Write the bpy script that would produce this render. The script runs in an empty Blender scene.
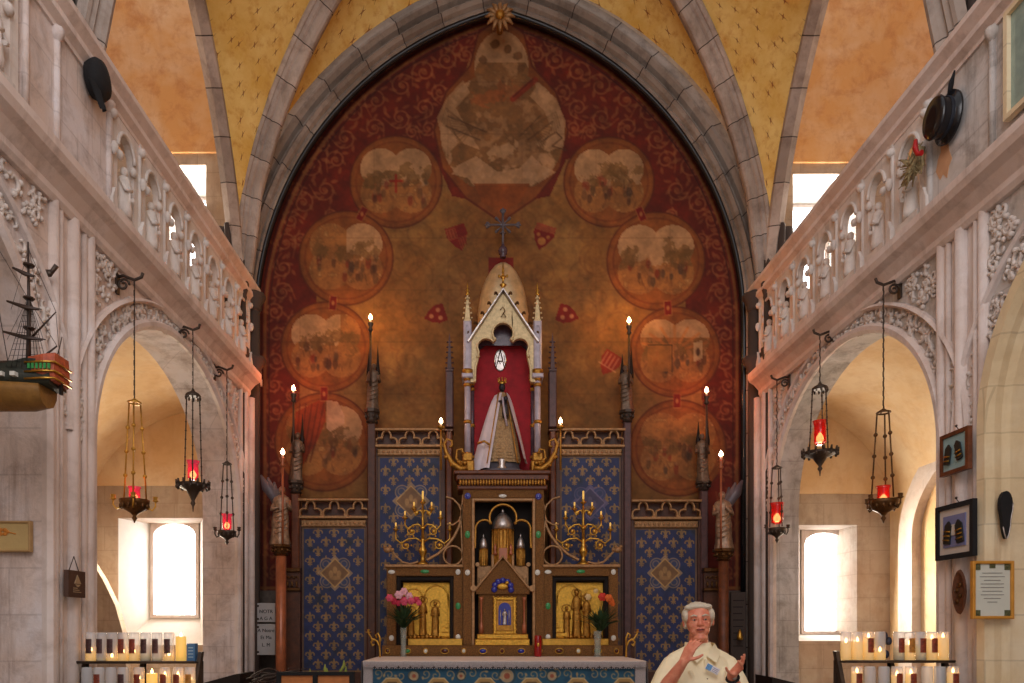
import bpy, math, random
import numpy as np
from mathutils import Vector, Matrix, noise as mnoise
PI = math.pi
COL = bpy.context.scene.collection
random.seed(7)
# ---------------------------------------------------------------- coordinates
F = 700.0; VX = 480.0; HY = 628.0; EYE = 1.6
def S(Y): return F / Y
def P(x, y, Y): return Vector(((x - VX) * Y / F, Y, EYE + (HY - y) * Y / F))
def PX(x, Y): return (x - VX) * Y / F
def PZ(y, Y): return EYE + (HY - y) * Y / F
def lin(c):
    return tuple(((v / 255) / 12.92 if v <= 10 else (((v / 255) + .055) / 1.055) ** 2.4) for v in c)
# ---------------------------------------------------------------- mesh builder
class MB:
    def __init__(s):
        s.v = []; s.f = []; s.sm = []; s.uv = {}; s.xf = None
    def add(s, vs, fs, smooth=False, uvs=None):
        o = len(s.v)
        if s.xf is not None: vs = [s.xf @ Vector(p) for p in vs]
        s.v += [tuple(p) for p in vs]
        for i, f in enumerate(fs):
            if uvs: s.uv[len(s.f)] = uvs[i]
            s.f.append(tuple(o + k for k in f)); s.sm.append(smooth)
        return s
    def box(s, x0, x1, y0, y1, z0, z1):
        vs = [(x, y, z) for z in (z0, z1) for y in (y0, y1) for x in (x0, x1)]
        return s.add(vs, [(0, 2, 3, 1), (4, 5, 7, 6), (0, 1, 5, 4), (2, 6, 7, 3), (0, 4, 6, 2), (1, 3, 7, 5)])
    def bbox(s, x0, x1, y0, y1, z0, z1, b=.006):
        # box whose front (low y) edges are chamfered
        vs = [(x0 + b, y0, z0 + b), (x1 - b, y0, z0 + b), (x1 - b, y0, z1 - b), (x0 + b, y0, z1 - b),
              (x0, y0 + b, z0), (x1, y0 + b, z0), (x1, y0 + b, z1), (x0, y0 + b, z1),
              (x0, y1, z0), (x1, y1, z0), (x1, y1, z1), (x0, y1, z1)]
        return s.add(vs, [(0, 1, 2, 3), (4, 5, 1, 0), (5, 6, 2, 1), (6, 7, 3, 2), (7, 4, 0, 3),
                          (8, 9, 5, 4), (9, 10, 6, 5), (10, 11, 7, 6), (11, 8, 4, 7), (11, 10, 9, 8)])
    def tube(s, pts, r, n=8, closed=False, flat=1.0):
        pts = [Vector(p) for p in pts]; m = len(pts)
        rs = list(r) if hasattr(r, '__len__') else [r] * m
        vs = []; up = None
        for i, p in enumerate(pts):
            a = pts[(i - 1) % m] if (closed or i > 0) else p
            b = pts[(i + 1) % m] if (closed or i < m - 1) else p
            t = (b - a)
            if t.length < 1e-9: t = Vector((0, 0, 1))
            t.normalize()
            if up is None:
                up = Vector((0, 1, 0)) if abs(t.y) < .9 else Vector((1, 0, 0))
            nn = up - t * up.dot(t)
            if nn.length < 1e-4:
                nn = Vector((1, 0, 0)) - t * t.x
            nn.normalize(); up = nn; bb = t.cross(nn)
            for k in range(n):
                an = 2 * PI * k / n
                vs.append(p + nn * math.cos(an) * rs[i] * flat + bb * math.sin(an) * rs[i])
        fs = []
        for i in range(m if closed else m - 1):
            for k in range(n):
                a = i * n + k; b = i * n + (k + 1) % n; c = ((i + 1) % m) * n + (k + 1) % n; d = ((i + 1) % m) * n + k
                fs.append((a, b, c, d))
        s.add(vs, fs, True)
        if not closed:
            o = len(s.v) - len(vs)
            s.f.append(tuple(o + k for k in range(n))[::-1]); s.sm.append(False)
            s.f.append(tuple(o + (m - 1) * n + k for k in range(n))); s.sm.append(False)
        return s
    def cyl(s, p0, p1, r0, r1=None, n=10):
        return s.tube([p0, p1], [r0, r0 if r1 is None else r1], n)
    def lathe(s, c, prof, n=16, sq=1.0, smooth=True, cap=True):
        vs = []
        for (r, z) in prof:
            for k in range(n):
                a = 2 * PI * (k + .5) / n
                vs.append((c[0] + r * math.cos(a), c[1] + r * math.sin(a) * sq, c[2] + z))
        fs = [(i * n + k, i * n + (k + 1) % n, (i + 1) * n + (k + 1) % n, (i + 1) * n + k) for i in range(len(prof) - 1) for k in range(n)]
        s.add(vs, fs, smooth)
        o = len(s.v) - len(vs)
        if cap:
            s.f.append(tuple(o + k for k in range(n))[::-1]); s.sm.append(False)
            s.f.append(tuple(o + (len(prof) - 1) * n + k for k in range(n))); s.sm.append(False)
        return s
    def sph(s, c, r, n=10, rot=None):
        if not hasattr(r, '__len__'): r = (r, r, r)
        m = max(4, n // 2 + 1); vs = []
        for i in range(m + 1):
            th = PI * i / m
            for k in range(n):
                a = 2 * PI * k / n
                p = Vector((r[0] * math.sin(th) * math.cos(a), r[1] * math.sin(th) * math.sin(a), r[2] * math.cos(th)))
                if rot is not None: p = rot @ p
                vs.append((c[0] + p.x, c[1] + p.y, c[2] + p.z))
        fs = [(i * n + k, (i + 1) * n + k, (i + 1) * n + (k + 1) % n, i * n + (k + 1) % n) for i in range(m) for k in range(n)]
        return s.add(vs, fs, True)
    def prism(s, poly, y0, y1, bev=0):
        # polygon of (X, Z) extruded along Y
        n = len(poly)
        vs = [(p[0], y0, p[1]) for p in poly] + [(p[0], y1, p[1]) for p in poly]
        fs = [tuple(range(n)), tuple(range(2 * n - 1, n - 1, -1))] + [(i, i + n, (i + 1) % n + n, (i + 1) % n) for i in range(n)]
        return s.add(vs, fs)
    def prismX(s, poly, x0, x1):
        n = len(poly)
        vs = [(x0, p[0], p[1]) for p in poly] + [(x1, p[0], p[1]) for p in poly]
        fs = [tuple(range(n)), tuple(range(2 * n - 1, n - 1, -1))] + [(i, i + n, (i + 1) % n + n, (i + 1) % n) for i in range(n)]
        return s.add(vs, fs)
    def prismZ(s, poly, z0, z1):
        n = len(poly)
        vs = [(p[0], p[1], z0) for p in poly] + [(p[0], p[1], z1) for p in poly]
        fs = [tuple(range(n))[::-1], tuple(range(n, 2 * n))] + [(i, (i + 1) % n, (i + 1) % n + n, i + n) for i in range(n)]
        return s.add(vs, fs)
    def band(s, pts, w, y0, y1, closed=False):
        # a flat bar of width w following (X, Z) points, thick from y0 to y1
        pts = [Vector(p) for p in pts]; m = len(pts); L = []; R = []
        for i, p in enumerate(pts):
            a = pts[(i - 1) % m] if (closed or i > 0) else p
            b = pts[(i + 1) % m] if (closed or i < m - 1) else p
            t = (b - a).normalized(); n = Vector((-t.y, t.x)) * w / 2
            L.append(p + n); R.append(p - n)
        vs = []
        for l, r in zip(L, R):
            c = (l + r) / 2
            vs += [(l.x, y0 + w * .3, l.y), (c.x * .5 + l.x * .5, y0, c.y * .5 + l.y * .5), (c.x * .5 + r.x * .5, y0, c.y * .5 + r.y * .5), (r.x, y0 + w * .3, r.y), (r.x, y1, r.y), (l.x, y1, l.y)]
        fs = []
        for i in range(m if closed else m - 1):
            for k in range(6):
                j = (i + 1) % m
                fs.append((i * 6 + k, i * 6 + (k + 1) % 6, j * 6 + (k + 1) % 6, j * 6 + k))
        if not closed: fs += [(5, 4, 3, 2, 1, 0), tuple((m - 1) * 6 + k for k in range(6))]
        return s.add(vs, fs)
    def sweep(s, path, prof, nrm, axis, smooth=False, closed=False):
        # path: points; nrm: list of unit 'outward' vectors; axis: fixed vector; prof: (outward, along axis)
        axis = Vector(axis); vs = []; L = [0]
        for i in range(1, len(path)): L.append(L[-1] + (Vector(path[i]) - Vector(path[i - 1])).length)
        m = len(prof)
        for p, n in zip(path, nrm):
            for (a, b) in prof: vs.append(Vector(p) + Vector(n) * a + axis * b)
        fs = []; uv = []
        for i in range(len(path) - 1):
            for k in range(m if closed else m - 1):
                k2 = (k + 1) % m
                fs.append((i * m + k, i * m + k2, (i + 1) * m + k2, (i + 1) * m + k))
                uv.append([(L[i], k / m), (L[i], (k + 1) / m), (L[i + 1], (k + 1) / m), (L[i + 1], k / m)])
        s.add(vs, fs, smooth, uv)
        return s
    def build(s, name, m, parent=None, autosmooth=False):
        me = bpy.data.meshes.new(name)
        me.from_pydata(s.v, [], s.f); me.validate()
        if len(me.polygons) == len(s.f):
            me.polygons.foreach_set('use_smooth', s.sm)
            if s.uv:
                ul = me.uv_layers.new(name='UVMap')
                for fi, uvs in s.uv.items():
                    pl = me.polygons[fi]
                    for q, li in enumerate(pl.loop_indices): ul.data[li].uv = uvs[q]
        me.update()
        o = bpy.data.objects.new(name, me)
        if m is not None: me.materials.append(m)
        COL.objects.link(o)
        if parent is not None:
            o.parent = parent
            o.matrix_parent_inverse = Matrix.Translation(-Vector(parent.location)) if not parent.get('_rot') else Matrix.Identity(4)
        return o
def remesh(mb, name, m, parent=None, voxel=.006, smooth=4, fac=.5):
    o = mb.build(name, m, parent)
    r = o.modifiers.new('r', 'REMESH'); r.mode = 'VOXEL'; r.voxel_size = voxel; r.use_smooth_shade = True
    if smooth:
        q = o.modifiers.new('s', 'SMOOTH'); q.iterations = smooth; q.factor = fac
    dg = bpy.context.evaluated_depsgraph_get(); dg.update()
    me = bpy.data.meshes.new_from_object(o.evaluated_get(dg))
    o.modifiers.clear(); o.data = me; me.name = name
    if m is not None and len(me.materials) == 0: me.materials.append(m)
    return o
def empty(name, loc):
    o = bpy.data.objects.new(name, None); o.location = loc; o.empty_display_size = .1
    COL.objects.link(o); return o
def tag(o, label=None, cat=None, group=None, kind=None):
    if label: o['label'] = label
    if cat: o['category'] = cat
    if group: o['group'] = group
    if kind: o['kind'] = kind
    return o
def thing(name, loc, label, cat, group=None): return tag(empty(name, loc), label, cat, group)
def struct(o): o['kind'] = 'structure'; return o
def children(o): return [c for c in bpy.data.objects if c.parent == o]
def copy_tree(o, loc, label=None, mirror=False):
    def cp(q, par):
        c = q.copy(); COL.objects.link(c); c.parent = par
        for ch in children_map.get(q.name, []): cp(ch, c)
        return c
    children_map = {}
    for q in bpy.data.objects:
        if q.parent: children_map.setdefault(q.parent.name, []).append(q)
    r = cp(o, None); r.location = loc
    if mirror: r.scale.x = -1
    if label: r['label'] = label
    return r
def arc(cx, cz, r, a0, a1, n=16, rz=None):
    rz = rz or r
    return [(cx + r * math.cos(math.radians(a0 + (a1 - a0) * i / n)), cz + rz * math.sin(math.radians(a0 + (a1 - a0) * i / n))) for i in range(n + 1)]
def spiral(cx, cz, r0, r1, a0, a1, n=20):
    return [(cx + (r0 + (r1 - r0) * i / n) * math.cos(math.radians(a0 + (a1 - a0) * i / n)), cz + (r0 + (r1 - r0) * i / n) * math.sin(math.radians(a0 + (a1 - a0) * i / n))) for i in range(n + 1)]
# ---------------------------------------------------------------- materials
def newmat(name):
    m = bpy.data.materials.new(name); m.use_nodes = True
    nt = m.node_tree; return m, nt, nt.nodes, nt.links, nt.nodes['Principled BSDF']
def mixc(nt, fac, a, b, mode='MIX'):
    n = nt.nodes.new('ShaderNodeMix'); n.data_type = 'RGBA'; n.blend_type = mode; L = nt.links
    for sock, v in ((n.inputs[0], fac), (n.inputs[6], a), (n.inputs[7], b)):
        if hasattr(v, 'is_output') or hasattr(v, 'links'): L.new(v, sock)
        elif hasattr(v, '__len__'): sock.default_value = (*v, 1) if len(v) == 3 else v
        else: sock.default_value = v
    return n.outputs[2]
def ramp(nt, src, lo, hi):
    n = nt.nodes.new('ShaderNodeMapRange'); n.inputs[1].default_value = lo; n.inputs[2].default_value = hi
    nt.links.new(src, n.inputs[0]); return n.outputs[0]
def noisen(nt, scale, detail=6, rough=.6, vec=None, dist=0):
    n = nt.nodes.new('ShaderNodeTexNoise'); n.inputs['Scale'].default_value = scale; n.inputs['Detail'].default_value = detail
    n.inputs['Roughness'].default_value = rough; n.inputs['Distortion'].default_value = dist
    if vec is None:
        g = nt.nodes.new('ShaderNodeNewGeometry'); vec = g.outputs['Position']
    nt.links.new(vec, n.inputs['Vector']); return n.outputs['Fac']
def bumpn(nt, b, h, strength, dist=.02):
    n = nt.nodes.new('ShaderNodeBump'); n.inputs['Strength'].default_value = strength; n.inputs['Distance'].default_value = dist
    nt.links.new(h, n.inputs['Height']); nt.links.new(n.outputs[0], b.inputs['Normal'])
def mat(name, col, rough=.6, metal=0.0, var=.25, scale=12, bump=.15, col2=None, **kw):
    m, nt, N, L, b = newmat(name)
    c = lin(col); d = lin(col2) if col2 else tuple(v * (1 - var) for v in c)
    f = noisen(nt, scale)
    L.new(mixc(nt, ramp(nt, f, .35, .65), d, c), b.inputs['Base Color'])
    b.inputs['Roughness'].default_value = rough; b.inputs['Metallic'].default_value = metal
    if bump: bumpn(nt, b, noisen(nt, scale * 4), bump)
    for k, v in kw.items(): b.inputs[k.replace('_', ' ')].default_value = v
    return m
def emit(name, col, strength):
    m, nt, N, L, b = newmat(name)
    b.inputs['Base Color'].default_value = (*lin(col), 1); b.inputs['Emission Color'].default_value = (*lin(col), 1)
    b.inputs['Emission Strength'].default_value = strength
    return m
def stone(name, base, stain, pale, joints=0, bw=.55, bh=.28, bump=.3, uvj=0, streak=.5, dirt=.5):
    m, nt, N, L, b = newmat(name)
    g = N.new('ShaderNodeNewGeometry'); sep = N.new('ShaderNodeSeparateXYZ'); L.new(g.outputs['Position'], sep.inputs[0])
    f1 = noisen(nt, 1.3, 8, .62, g.outputs['Position'], .4)
    f2 = noisen(nt, 5.0, 8, .7, g.outputs['Position'], .3)
    mp = N.new('ShaderNodeMapping'); mp.inputs['Scale'].default_value = (7, 7, .8); L.new(g.outputs['Position'], mp.inputs[0])
    f3 = noisen(nt, 1.0, 6, .7, mp.outputs[0])
    c = mixc(nt, ramp(nt, f1, .42, .62), lin(base), lin(pale))
    k = N.new('ShaderNodeMath'); k.operation = 'MULTIPLY'; k.inputs[1].default_value = dirt; L.new(ramp(nt, f2, .48, .72), k.inputs[0])
    c = mixc(nt, k.outputs[0], c, lin(stain))
    k = N.new('ShaderNodeMath'); k.operation = 'MULTIPLY'; k.inputs[1].default_value = streak; L.new(ramp(nt, f3, .52, .75), k.inputs[0])
    c = mixc(nt, k.outputs[0], c, lin(stain))
    h = f2
    if joints:
        ad = N.new('ShaderNodeMath'); L.new(sep.outputs[0], ad.inputs[0]); L.new(sep.outputs[1], ad.inputs[1])
        cb = N.new('ShaderNodeCombineXYZ'); L.new(ad.outputs[0], cb.inputs[0]); L.new(sep.outputs[2], cb.inputs[1])
        br = N.new('ShaderNodeTexBrick'); L.new(cb.outputs[0], br.inputs['Vector'])
        br.inputs['Scale'].default_value = 1; br.inputs['Mortar Size'].default_value = .006; br.inputs['Mortar Smooth'].default_value = .3
        br.inputs['Brick Width'].default_value = bw; br.inputs['Row Height'].default_value = bh
        br.inputs['Color1'].default_value = (1, 1, 1, 1); br.inputs['Color2'].default_value = (.86, .84, .82, 1); br.inputs['Mortar'].default_value = (.42, .38, .36, 1)
        c = mixc(nt, joints, c, mixc(nt, 1.0, c, br.outputs['Color'], 'MULTIPLY'))
    if uvj:
        tc = N.new('ShaderNodeUVMap'); s2 = N.new('ShaderNodeSeparateXYZ'); L.new(tc.outputs[0], s2.inputs[0])
        a = N.new('ShaderNodeMath'); a.operation = 'DIVIDE'; a.inputs[1].default_value = uvj; L.new(s2.outputs[0], a.inputs[0])
        fr = N.new('ShaderNodeMath'); fr.operation = 'FRACT'; L.new(a.outputs[0], fr.inputs[0])
        lt = N.new('ShaderNodeMath'); lt.operation = 'LESS_THAN'; lt.inputs[1].default_value = .025; L.new(fr.outputs[0], lt.inputs[0])
        fl = N.new('ShaderNodeMath'); fl.operation = 'FLOOR'; L.new(a.outputs[0], fl.inputs[0])
        wn = N.new('ShaderNodeTexWhiteNoise'); wn.noise_dimensions = '1D'; L.new(fl.outputs[0], wn.inputs['W'])
        c = mixc(nt, 1.0, c, mixc(nt, wn.outputs['Value'], (.78, .77, .76), (1.08, 1.06, 1.04)), 'MULTIPLY')
        c = mixc(nt, lt.outputs[0], c, lin((70, 58, 52)))
    L.new(c, b.inputs['Base Color']); b.inputs['Roughness'].default_value = .85
    bumpn(nt, b, h, bump, .03)
    return m
def vcol(name, rough=.8, metal=0, bump=.1, bscale=60):
    m, nt, N, L, b = newmat(name)
    a = N.new('ShaderNodeVertexColor'); a.layer_name = 'Col'
    f = noisen(nt, 9, 6)
    L.new(mixc(nt, 1.0, a.outputs[0], mixc(nt, f, (.82, .82, .82), (1.15, 1.15, 1.15)), 'MULTIPLY'), b.inputs['Base Color'])
    b.inputs['Roughness'].default_value = rough; b.inputs['Metallic'].default_value = metal
    if bump: bumpn(nt, b, noisen(nt, bscale), bump, .005)
    return m
# ---------------------------------------------------------------- painted surfaces (paint stored per vertex)
def vnoise(X, Y, scale, seed=0):
    out = np.zeros(X.shape); amp = 1; tot = 0
    for o in range(4):
        rng = np.random.RandomState(seed + o * 13)
        G = rng.rand(128, 128); u = X / scale * (2 ** o); v = Y / scale * (2 ** o)
        i = np.floor(u).astype(int); j = np.floor(v).astype(int); fu = u - i; fv = v - j
        fu = fu * fu * (3 - 2 * fu); fv = fv * fv * (3 - 2 * fv)
        g = lambda a, b: G[a % 128, b % 128]
        out += amp * ((g(i, j) * (1 - fu) + g(i + 1, j) * fu) * (1 - fv) + (g(i, j + 1) * (1 - fu) + g(i + 1, j + 1) * fu) * fv)
        tot += amp; amp *= .55
    return out / tot
class Canvas:
    def __init__(s, x0, x1, y0, y1, res, col):
        s.b = (x0, x1, y0, y1)
        nx = int(round((x1 - x0) / res)) + 1; ny = int(round((y1 - y0) / res)) + 1
        s.xs = np.linspace(x0, x1, nx); s.ys = np.linspace(y0, y1, ny)
        s.X, s.Y = np.meshgrid(s.xs, s.ys)
        s.C = np.ones((ny, nx, 3)) * np.array(col)
        s.aa = res
    def win(s, x0, x1, y0, y1):
        i0, i1 = np.searchsorted(s.xs, [x0, x1]); j0, j1 = np.searchsorted(s.ys, [y0, y1])
        return slice(j0, j1 + 1), slice(i0, i1 + 1)
    def mix(s, w, a, col):
        a = np.clip(a, 0, 1)[..., None]
        s.C[w] = s.C[w] * (1 - a) + np.array(col, dtype=float) * a
    def ell(s, cx, cy, rx, ry, col, a=1.0, rot=0, rag=0, seed=1, clip=None):
        R = max(rx, ry) + 2; w = s.win(cx - R, cx + R, cy - R, cy + R)
        x = s.X[w] - cx; y = s.Y[w] - cy
        c, n = math.cos(rot), math.sin(rot); u = x * c + y * n; v = -x * n + y * c
        d = np.sqrt((u / rx) ** 2 + (v / ry) ** 2)
        if rag: d = d + (vnoise(s.X[w], s.Y[w], 4, seed) - .5) * rag
        q = (1 - d) * min(rx, ry) / s.aa + .5
        m = np.clip(q, 0, 1) * a
        if clip is not None: m = m * clip[w]
        s.mix(w, m, col)
    def ring(s, cx, cy, rx, ry, wd, col, a=1.0):
        R = max(rx, ry) + wd + 1; w = s.win(cx - R, cx + R, cy - R, cy + R)
        d = np.abs(np.sqrt(((s.X[w] - cx) / rx) ** 2 + ((s.Y[w] - cy) / ry) ** 2) - 1) * min(rx, ry)
        s.mix(w, ((wd / 2 - d) / s.aa + .5).clip(0, 1) * a, col)
    def stroke(s, pts, wd, col, a=1.0):
        pts = np.array(pts, dtype=float); x0, y0 = pts.min(0) - wd - 1; x1, y1 = pts.max(0) + wd + 1
        w = s.win(x0, x1, y0, y1); X = s.X[w]; Y = s.Y[w]
        if X.size == 0: return
        D = np.full(X.shape, 1e9)
        for p, q in zip(pts[:-1], pts[1:]):
            d = q - p; l = max((d * d).sum(), 1e-9)
            t = np.clip(((X - p[0]) * d[0] + (Y - p[1]) * d[1]) / l, 0, 1)
            D = np.minimum(D, (X - p[0] - t * d[0]) ** 2 + (Y - p[1] - t * d[1]) ** 2)
        s.mix(w, ((wd / 2 - np.sqrt(D)) / s.aa + .5).clip(0, 1) * a, col)
    def pmask(s, pts):
        x0 = min(p[0] for p in pts); x1 = max(p[0] for p in pts); y0 = min(p[1] for p in pts); y1 = max(p[1] for p in pts)
        w = s.win(x0 - 1, x1 + 1, y0 - 1, y1 + 1); X = s.X[w]; Y = s.Y[w]; m = np.zeros(X.shape, bool)
        for (ax, ay), (bx, by) in zip(pts, pts[1:] + pts[:1]):
            if ay == by: continue
            m ^= ((ay > Y) != (by > Y)) & (X < (bx - ax) * (Y - ay) / (by - ay) + ax)
        return w, m
    def poly(s, pts, col, a=1.0):
        w, m = s.pmask(pts)
        if m.size: s.mix(w, m * a, col)
    def mottle(s, scale, amt, seed=3):
        n = vnoise(s.X, s.Y, scale, seed)[..., None]
        s.C = s.C * (1 + (n - .5) * 2 * amt)
    def mesh(s, name, Yp, m, parent=None, th=.02):
        ny, nx = s.X.shape
        C = np.clip(s.C, 0, 255) / 255.0
        Ln = np.where(C <= .04045, C / 12.92, ((C + .055) / 1.055) ** 2.4)
        V = np.stack([(s.X - VX) * Yp / F, np.full(s.X.shape, Yp), EYE + (HY - s.Y) * Yp / F], -1).reshape(-1, 3)
        idx = np.arange(nx * ny).reshape(ny, nx)
        q = np.stack([idx[:-1, :-1], idx[1:, :-1], idx[1:, 1:], idx[:-1, 1:]], -1).reshape(-1, 4)
        faces = q.tolist(); k = nx * ny
        bk = [(V[idx[j, i]][0], Yp + th, V[idx[j, i]][2]) for j, i in ((0, 0), (0, -1), (-1, -1), (-1, 0))]
        faces.append(tuple(idx[0, :].tolist() + [k + 1, k])); faces.append(tuple(idx[-1, ::-1].tolist() + [k + 3, k + 2]))
        faces.append(tuple(idx[::-1, 0].tolist() + [k, k + 3])); faces.append(tuple(idx[:, -1].tolist() + [k + 2, k + 1]))
        faces.append((k, k + 1, k + 2, k + 3))
        me = bpy.data.meshes.new(name); me.from_pydata(V.tolist() + bk, [], faces)
        ca = me.color_attributes.new('Col', 'FLOAT_COLOR', 'POINT')
        rgba = np.ones((k + 4, 4)); rgba[:k, :3] = Ln.reshape(-1, 3); rgba[k:, :3] = Ln.reshape(-1, 3).mean(0)
        ca.data.foreach_set('color', rgba.ravel()); me.update(); me.materials.append(m)
        o = bpy.data.objects.new(name, me); COL.objects.link(o)
        if parent is not None: o.parent = parent; o.matrix_parent_inverse = Matrix.Translation(-Vector(parent.location))
        return o
LAMPS = []
# ================================================================ MATERIALS
M = {}
M['wall'] = stone('nave_limestone', (214, 194, 182), (142, 120, 108), (220, 212, 212), joints=.3, bump=.4, dirt=.65, streak=.75)
M['wallr'] = stone('grey_limestone', (190, 182, 174), (124, 114, 106), (214, 210, 208), joints=.35, bump=.4, dirt=.75, streak=.8)
M['carve'] = stone('carved_limestone', (218, 206, 198), (134, 120, 110), (220, 214, 208), bump=.5, dirt=.35)
M['mould'] = stone('moulded_limestone', (218, 200, 190), (146, 124, 112), (228, 218, 214), bump=.2, dirt=.4)
M['rib'] = stone('grey_rib_stone', (170, 154, 142), (108, 94, 86), (192, 180, 172), uvj=.42, bump=.3, dirt=.6)
M['arch'] = stone('dark_arch_stone', (144, 130, 118), (88, 76, 68), (164, 152, 142), uvj=.5, bump=.35, dirt=.7)
M['end'] = stone('end_wall_stone', (176, 152, 130), (128, 104, 86), (188, 172, 154), joints=.3, bump=.3)
M['plaster_o'] = stone('orange_plaster', (222, 164, 100), (192, 124, 72), (230, 190, 146), bump=.15, dirt=.75, streak=.2)
M['plaster_p'] = stone('pale_aisle_plaster', (226, 190, 142), (196, 148, 100), (234, 208, 170), bump=.15, dirt=.4, streak=.25)
M['floor'] = stone('floor_slabs', (128, 112, 98), (88, 76, 66), (144, 130, 116), bump=.2)
M['white'] = mat('white_reveal_plaster', (238, 234, 226), .9, bump=.05, var=.05)
M['cream'] = stone('cream_jamb_stone', (226, 204, 164), (184, 156, 118), (236, 222, 192), joints=.35, bump=.2, dirt=.3, streak=.4)
M['black_marble'] = mat('black_marble', (24, 24, 28), .25, var=.5, scale=6, bump=.02)
M['iron'] = mat('dark_wrought_iron', (84, 72, 64), .5, .7)
M['bronze'] = mat('aged_bronze', (112, 78, 46), .42, .85, var=.45, scale=25)
M['brass'] = mat('polished_brass', (214, 164, 72), .3, .9, var=.3, scale=30)
M['gold'] = mat('gilt_bronze', (196, 142, 62), .38, .8, var=.4, scale=40, bump=.3)
M['gold_b'] = mat('bright_gilt_relief', (224, 172, 70), .32, .85, var=.35, scale=40, bump=.3)
M['oldgold'] = mat('old_engraved_gilt', (164, 116, 66), .5, .25, var=.5, scale=70, bump=.9)
M['silver'] = mat('tarnished_silver', (206, 196, 190), .32, .85, var=.35, scale=20)
M['dome'] = mat('silver_gilt_dome', (238, 208, 160), .28, .6, var=.3, scale=10)
M['shrine'] = mat('pale_gilt_stone', (228, 204, 156), .45, .35, var=.3, scale=30, bump=.3)
M['marble'] = mat('pale_mauve_marble', (190, 178, 190), .35, .0, var=.3, scale=14, bump=.05)
M['porphyry'] = mat('dark_marble_shaft', (92, 72, 84), .25, .0, var=.5, scale=14, bump=.05)
M['wood'] = mat('dark_oak', (84, 44, 22), .5, .0, var=.45, scale=16, bump=.2)
M['wood2'] = mat('red_brown_oak', (112, 58, 28), .5, .0, var=.45, scale=16, bump=.2)
M['wood_p'] = mat('purple_brown_oak', (88, 58, 58), .5, .0, var=.4, scale=16, bump=.2)
M['tracery'] = mat('gilded_oak_tracery', (178, 134, 88), .5, .3, var=.4, scale=30, bump=.2)
M['copper'] = mat('copper_marble_shaft', (176, 102, 66), .3, .2, var=.35, scale=9, bump=.05)
M['crimson'] = mat('crimson_velvet', (166, 20, 34), .8, .0, var=.35, scale=9, bump=.1)
M['glass_red'] = None
M['flame'] = emit('candle_flame', (255, 190, 110), 14)
M['bulb'] = emit('lamp_bulb', (255, 214, 160), 40)
M['black'] = mat('black_felt', (16, 16, 20), .85, var=.3, bump=.2)
M['navy'] = mat('navy_wool', (20, 26, 40), .6, var=.3, bump=.2)
M['skyglow'] = emit('daylit_window_pane', (250, 252, 255), 7.0)
def glass(name, col, rough=.05, alpha=.35, em=0, emc=None):
    m, nt, N, L, b = newmat(name)
    b.inputs['Base Color'].default_value = (*lin(col), 1); b.inputs['Roughness'].default_value = rough
    b.inputs['Alpha'].default_value = alpha
    if em: b.inputs['Emission Color'].default_value = (*lin(emc or col), 1); b.inputs['Emission Strength'].default_value = em
    return m
M['red_glass'] = glass('ruby_glass', (190, 16, 16), .1, .72, .12, (220, 30, 20))
M['pink_glass'] = glass('pink_ruby_glass', (210, 50, 84), .1, .7, .2, (230, 60, 90))
M['clear'] = glass('clear_candle_glass', (226, 226, 228), .08, .38)
M['vase'] = glass('clear_vase_glass', (170, 176, 166), .06, .3)
M['wax'] = mat('cream_wax', (236, 214, 150), .6, var=.08, bump=0); 
M['wax_glow'] = emit('glowing_wax', (240, 190, 96), .55)  # candle glow put into the wax as emission, flameless candelabra candles included
M['jewel_g'] = mat('green_enamel', (60, 150, 84), .15, var=.2, bump=0); M['jewel_b'] = mat('blue_enamel', (44, 48, 150), .15, var=.2, bump=0)
M['jewel_w'] = mat('pearl_enamel', (222, 220, 210), .2, var=.1, bump=0); M['jewel_r'] = mat('garnet_enamel', (80, 24, 22), .15, var=.2, bump=0)
M['void'] = mat('dark_niche_wood', (26, 15, 9), .9, var=.3)
M['paint'] = vcol('painted_plaster', .85, 0, .15)
M['panelpaint'] = vcol('painted_gilt_panel', .6, 0, .1)
M['cloth'] = vcol('embroidered_cloth', .9, 0, .3, 200)
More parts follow.
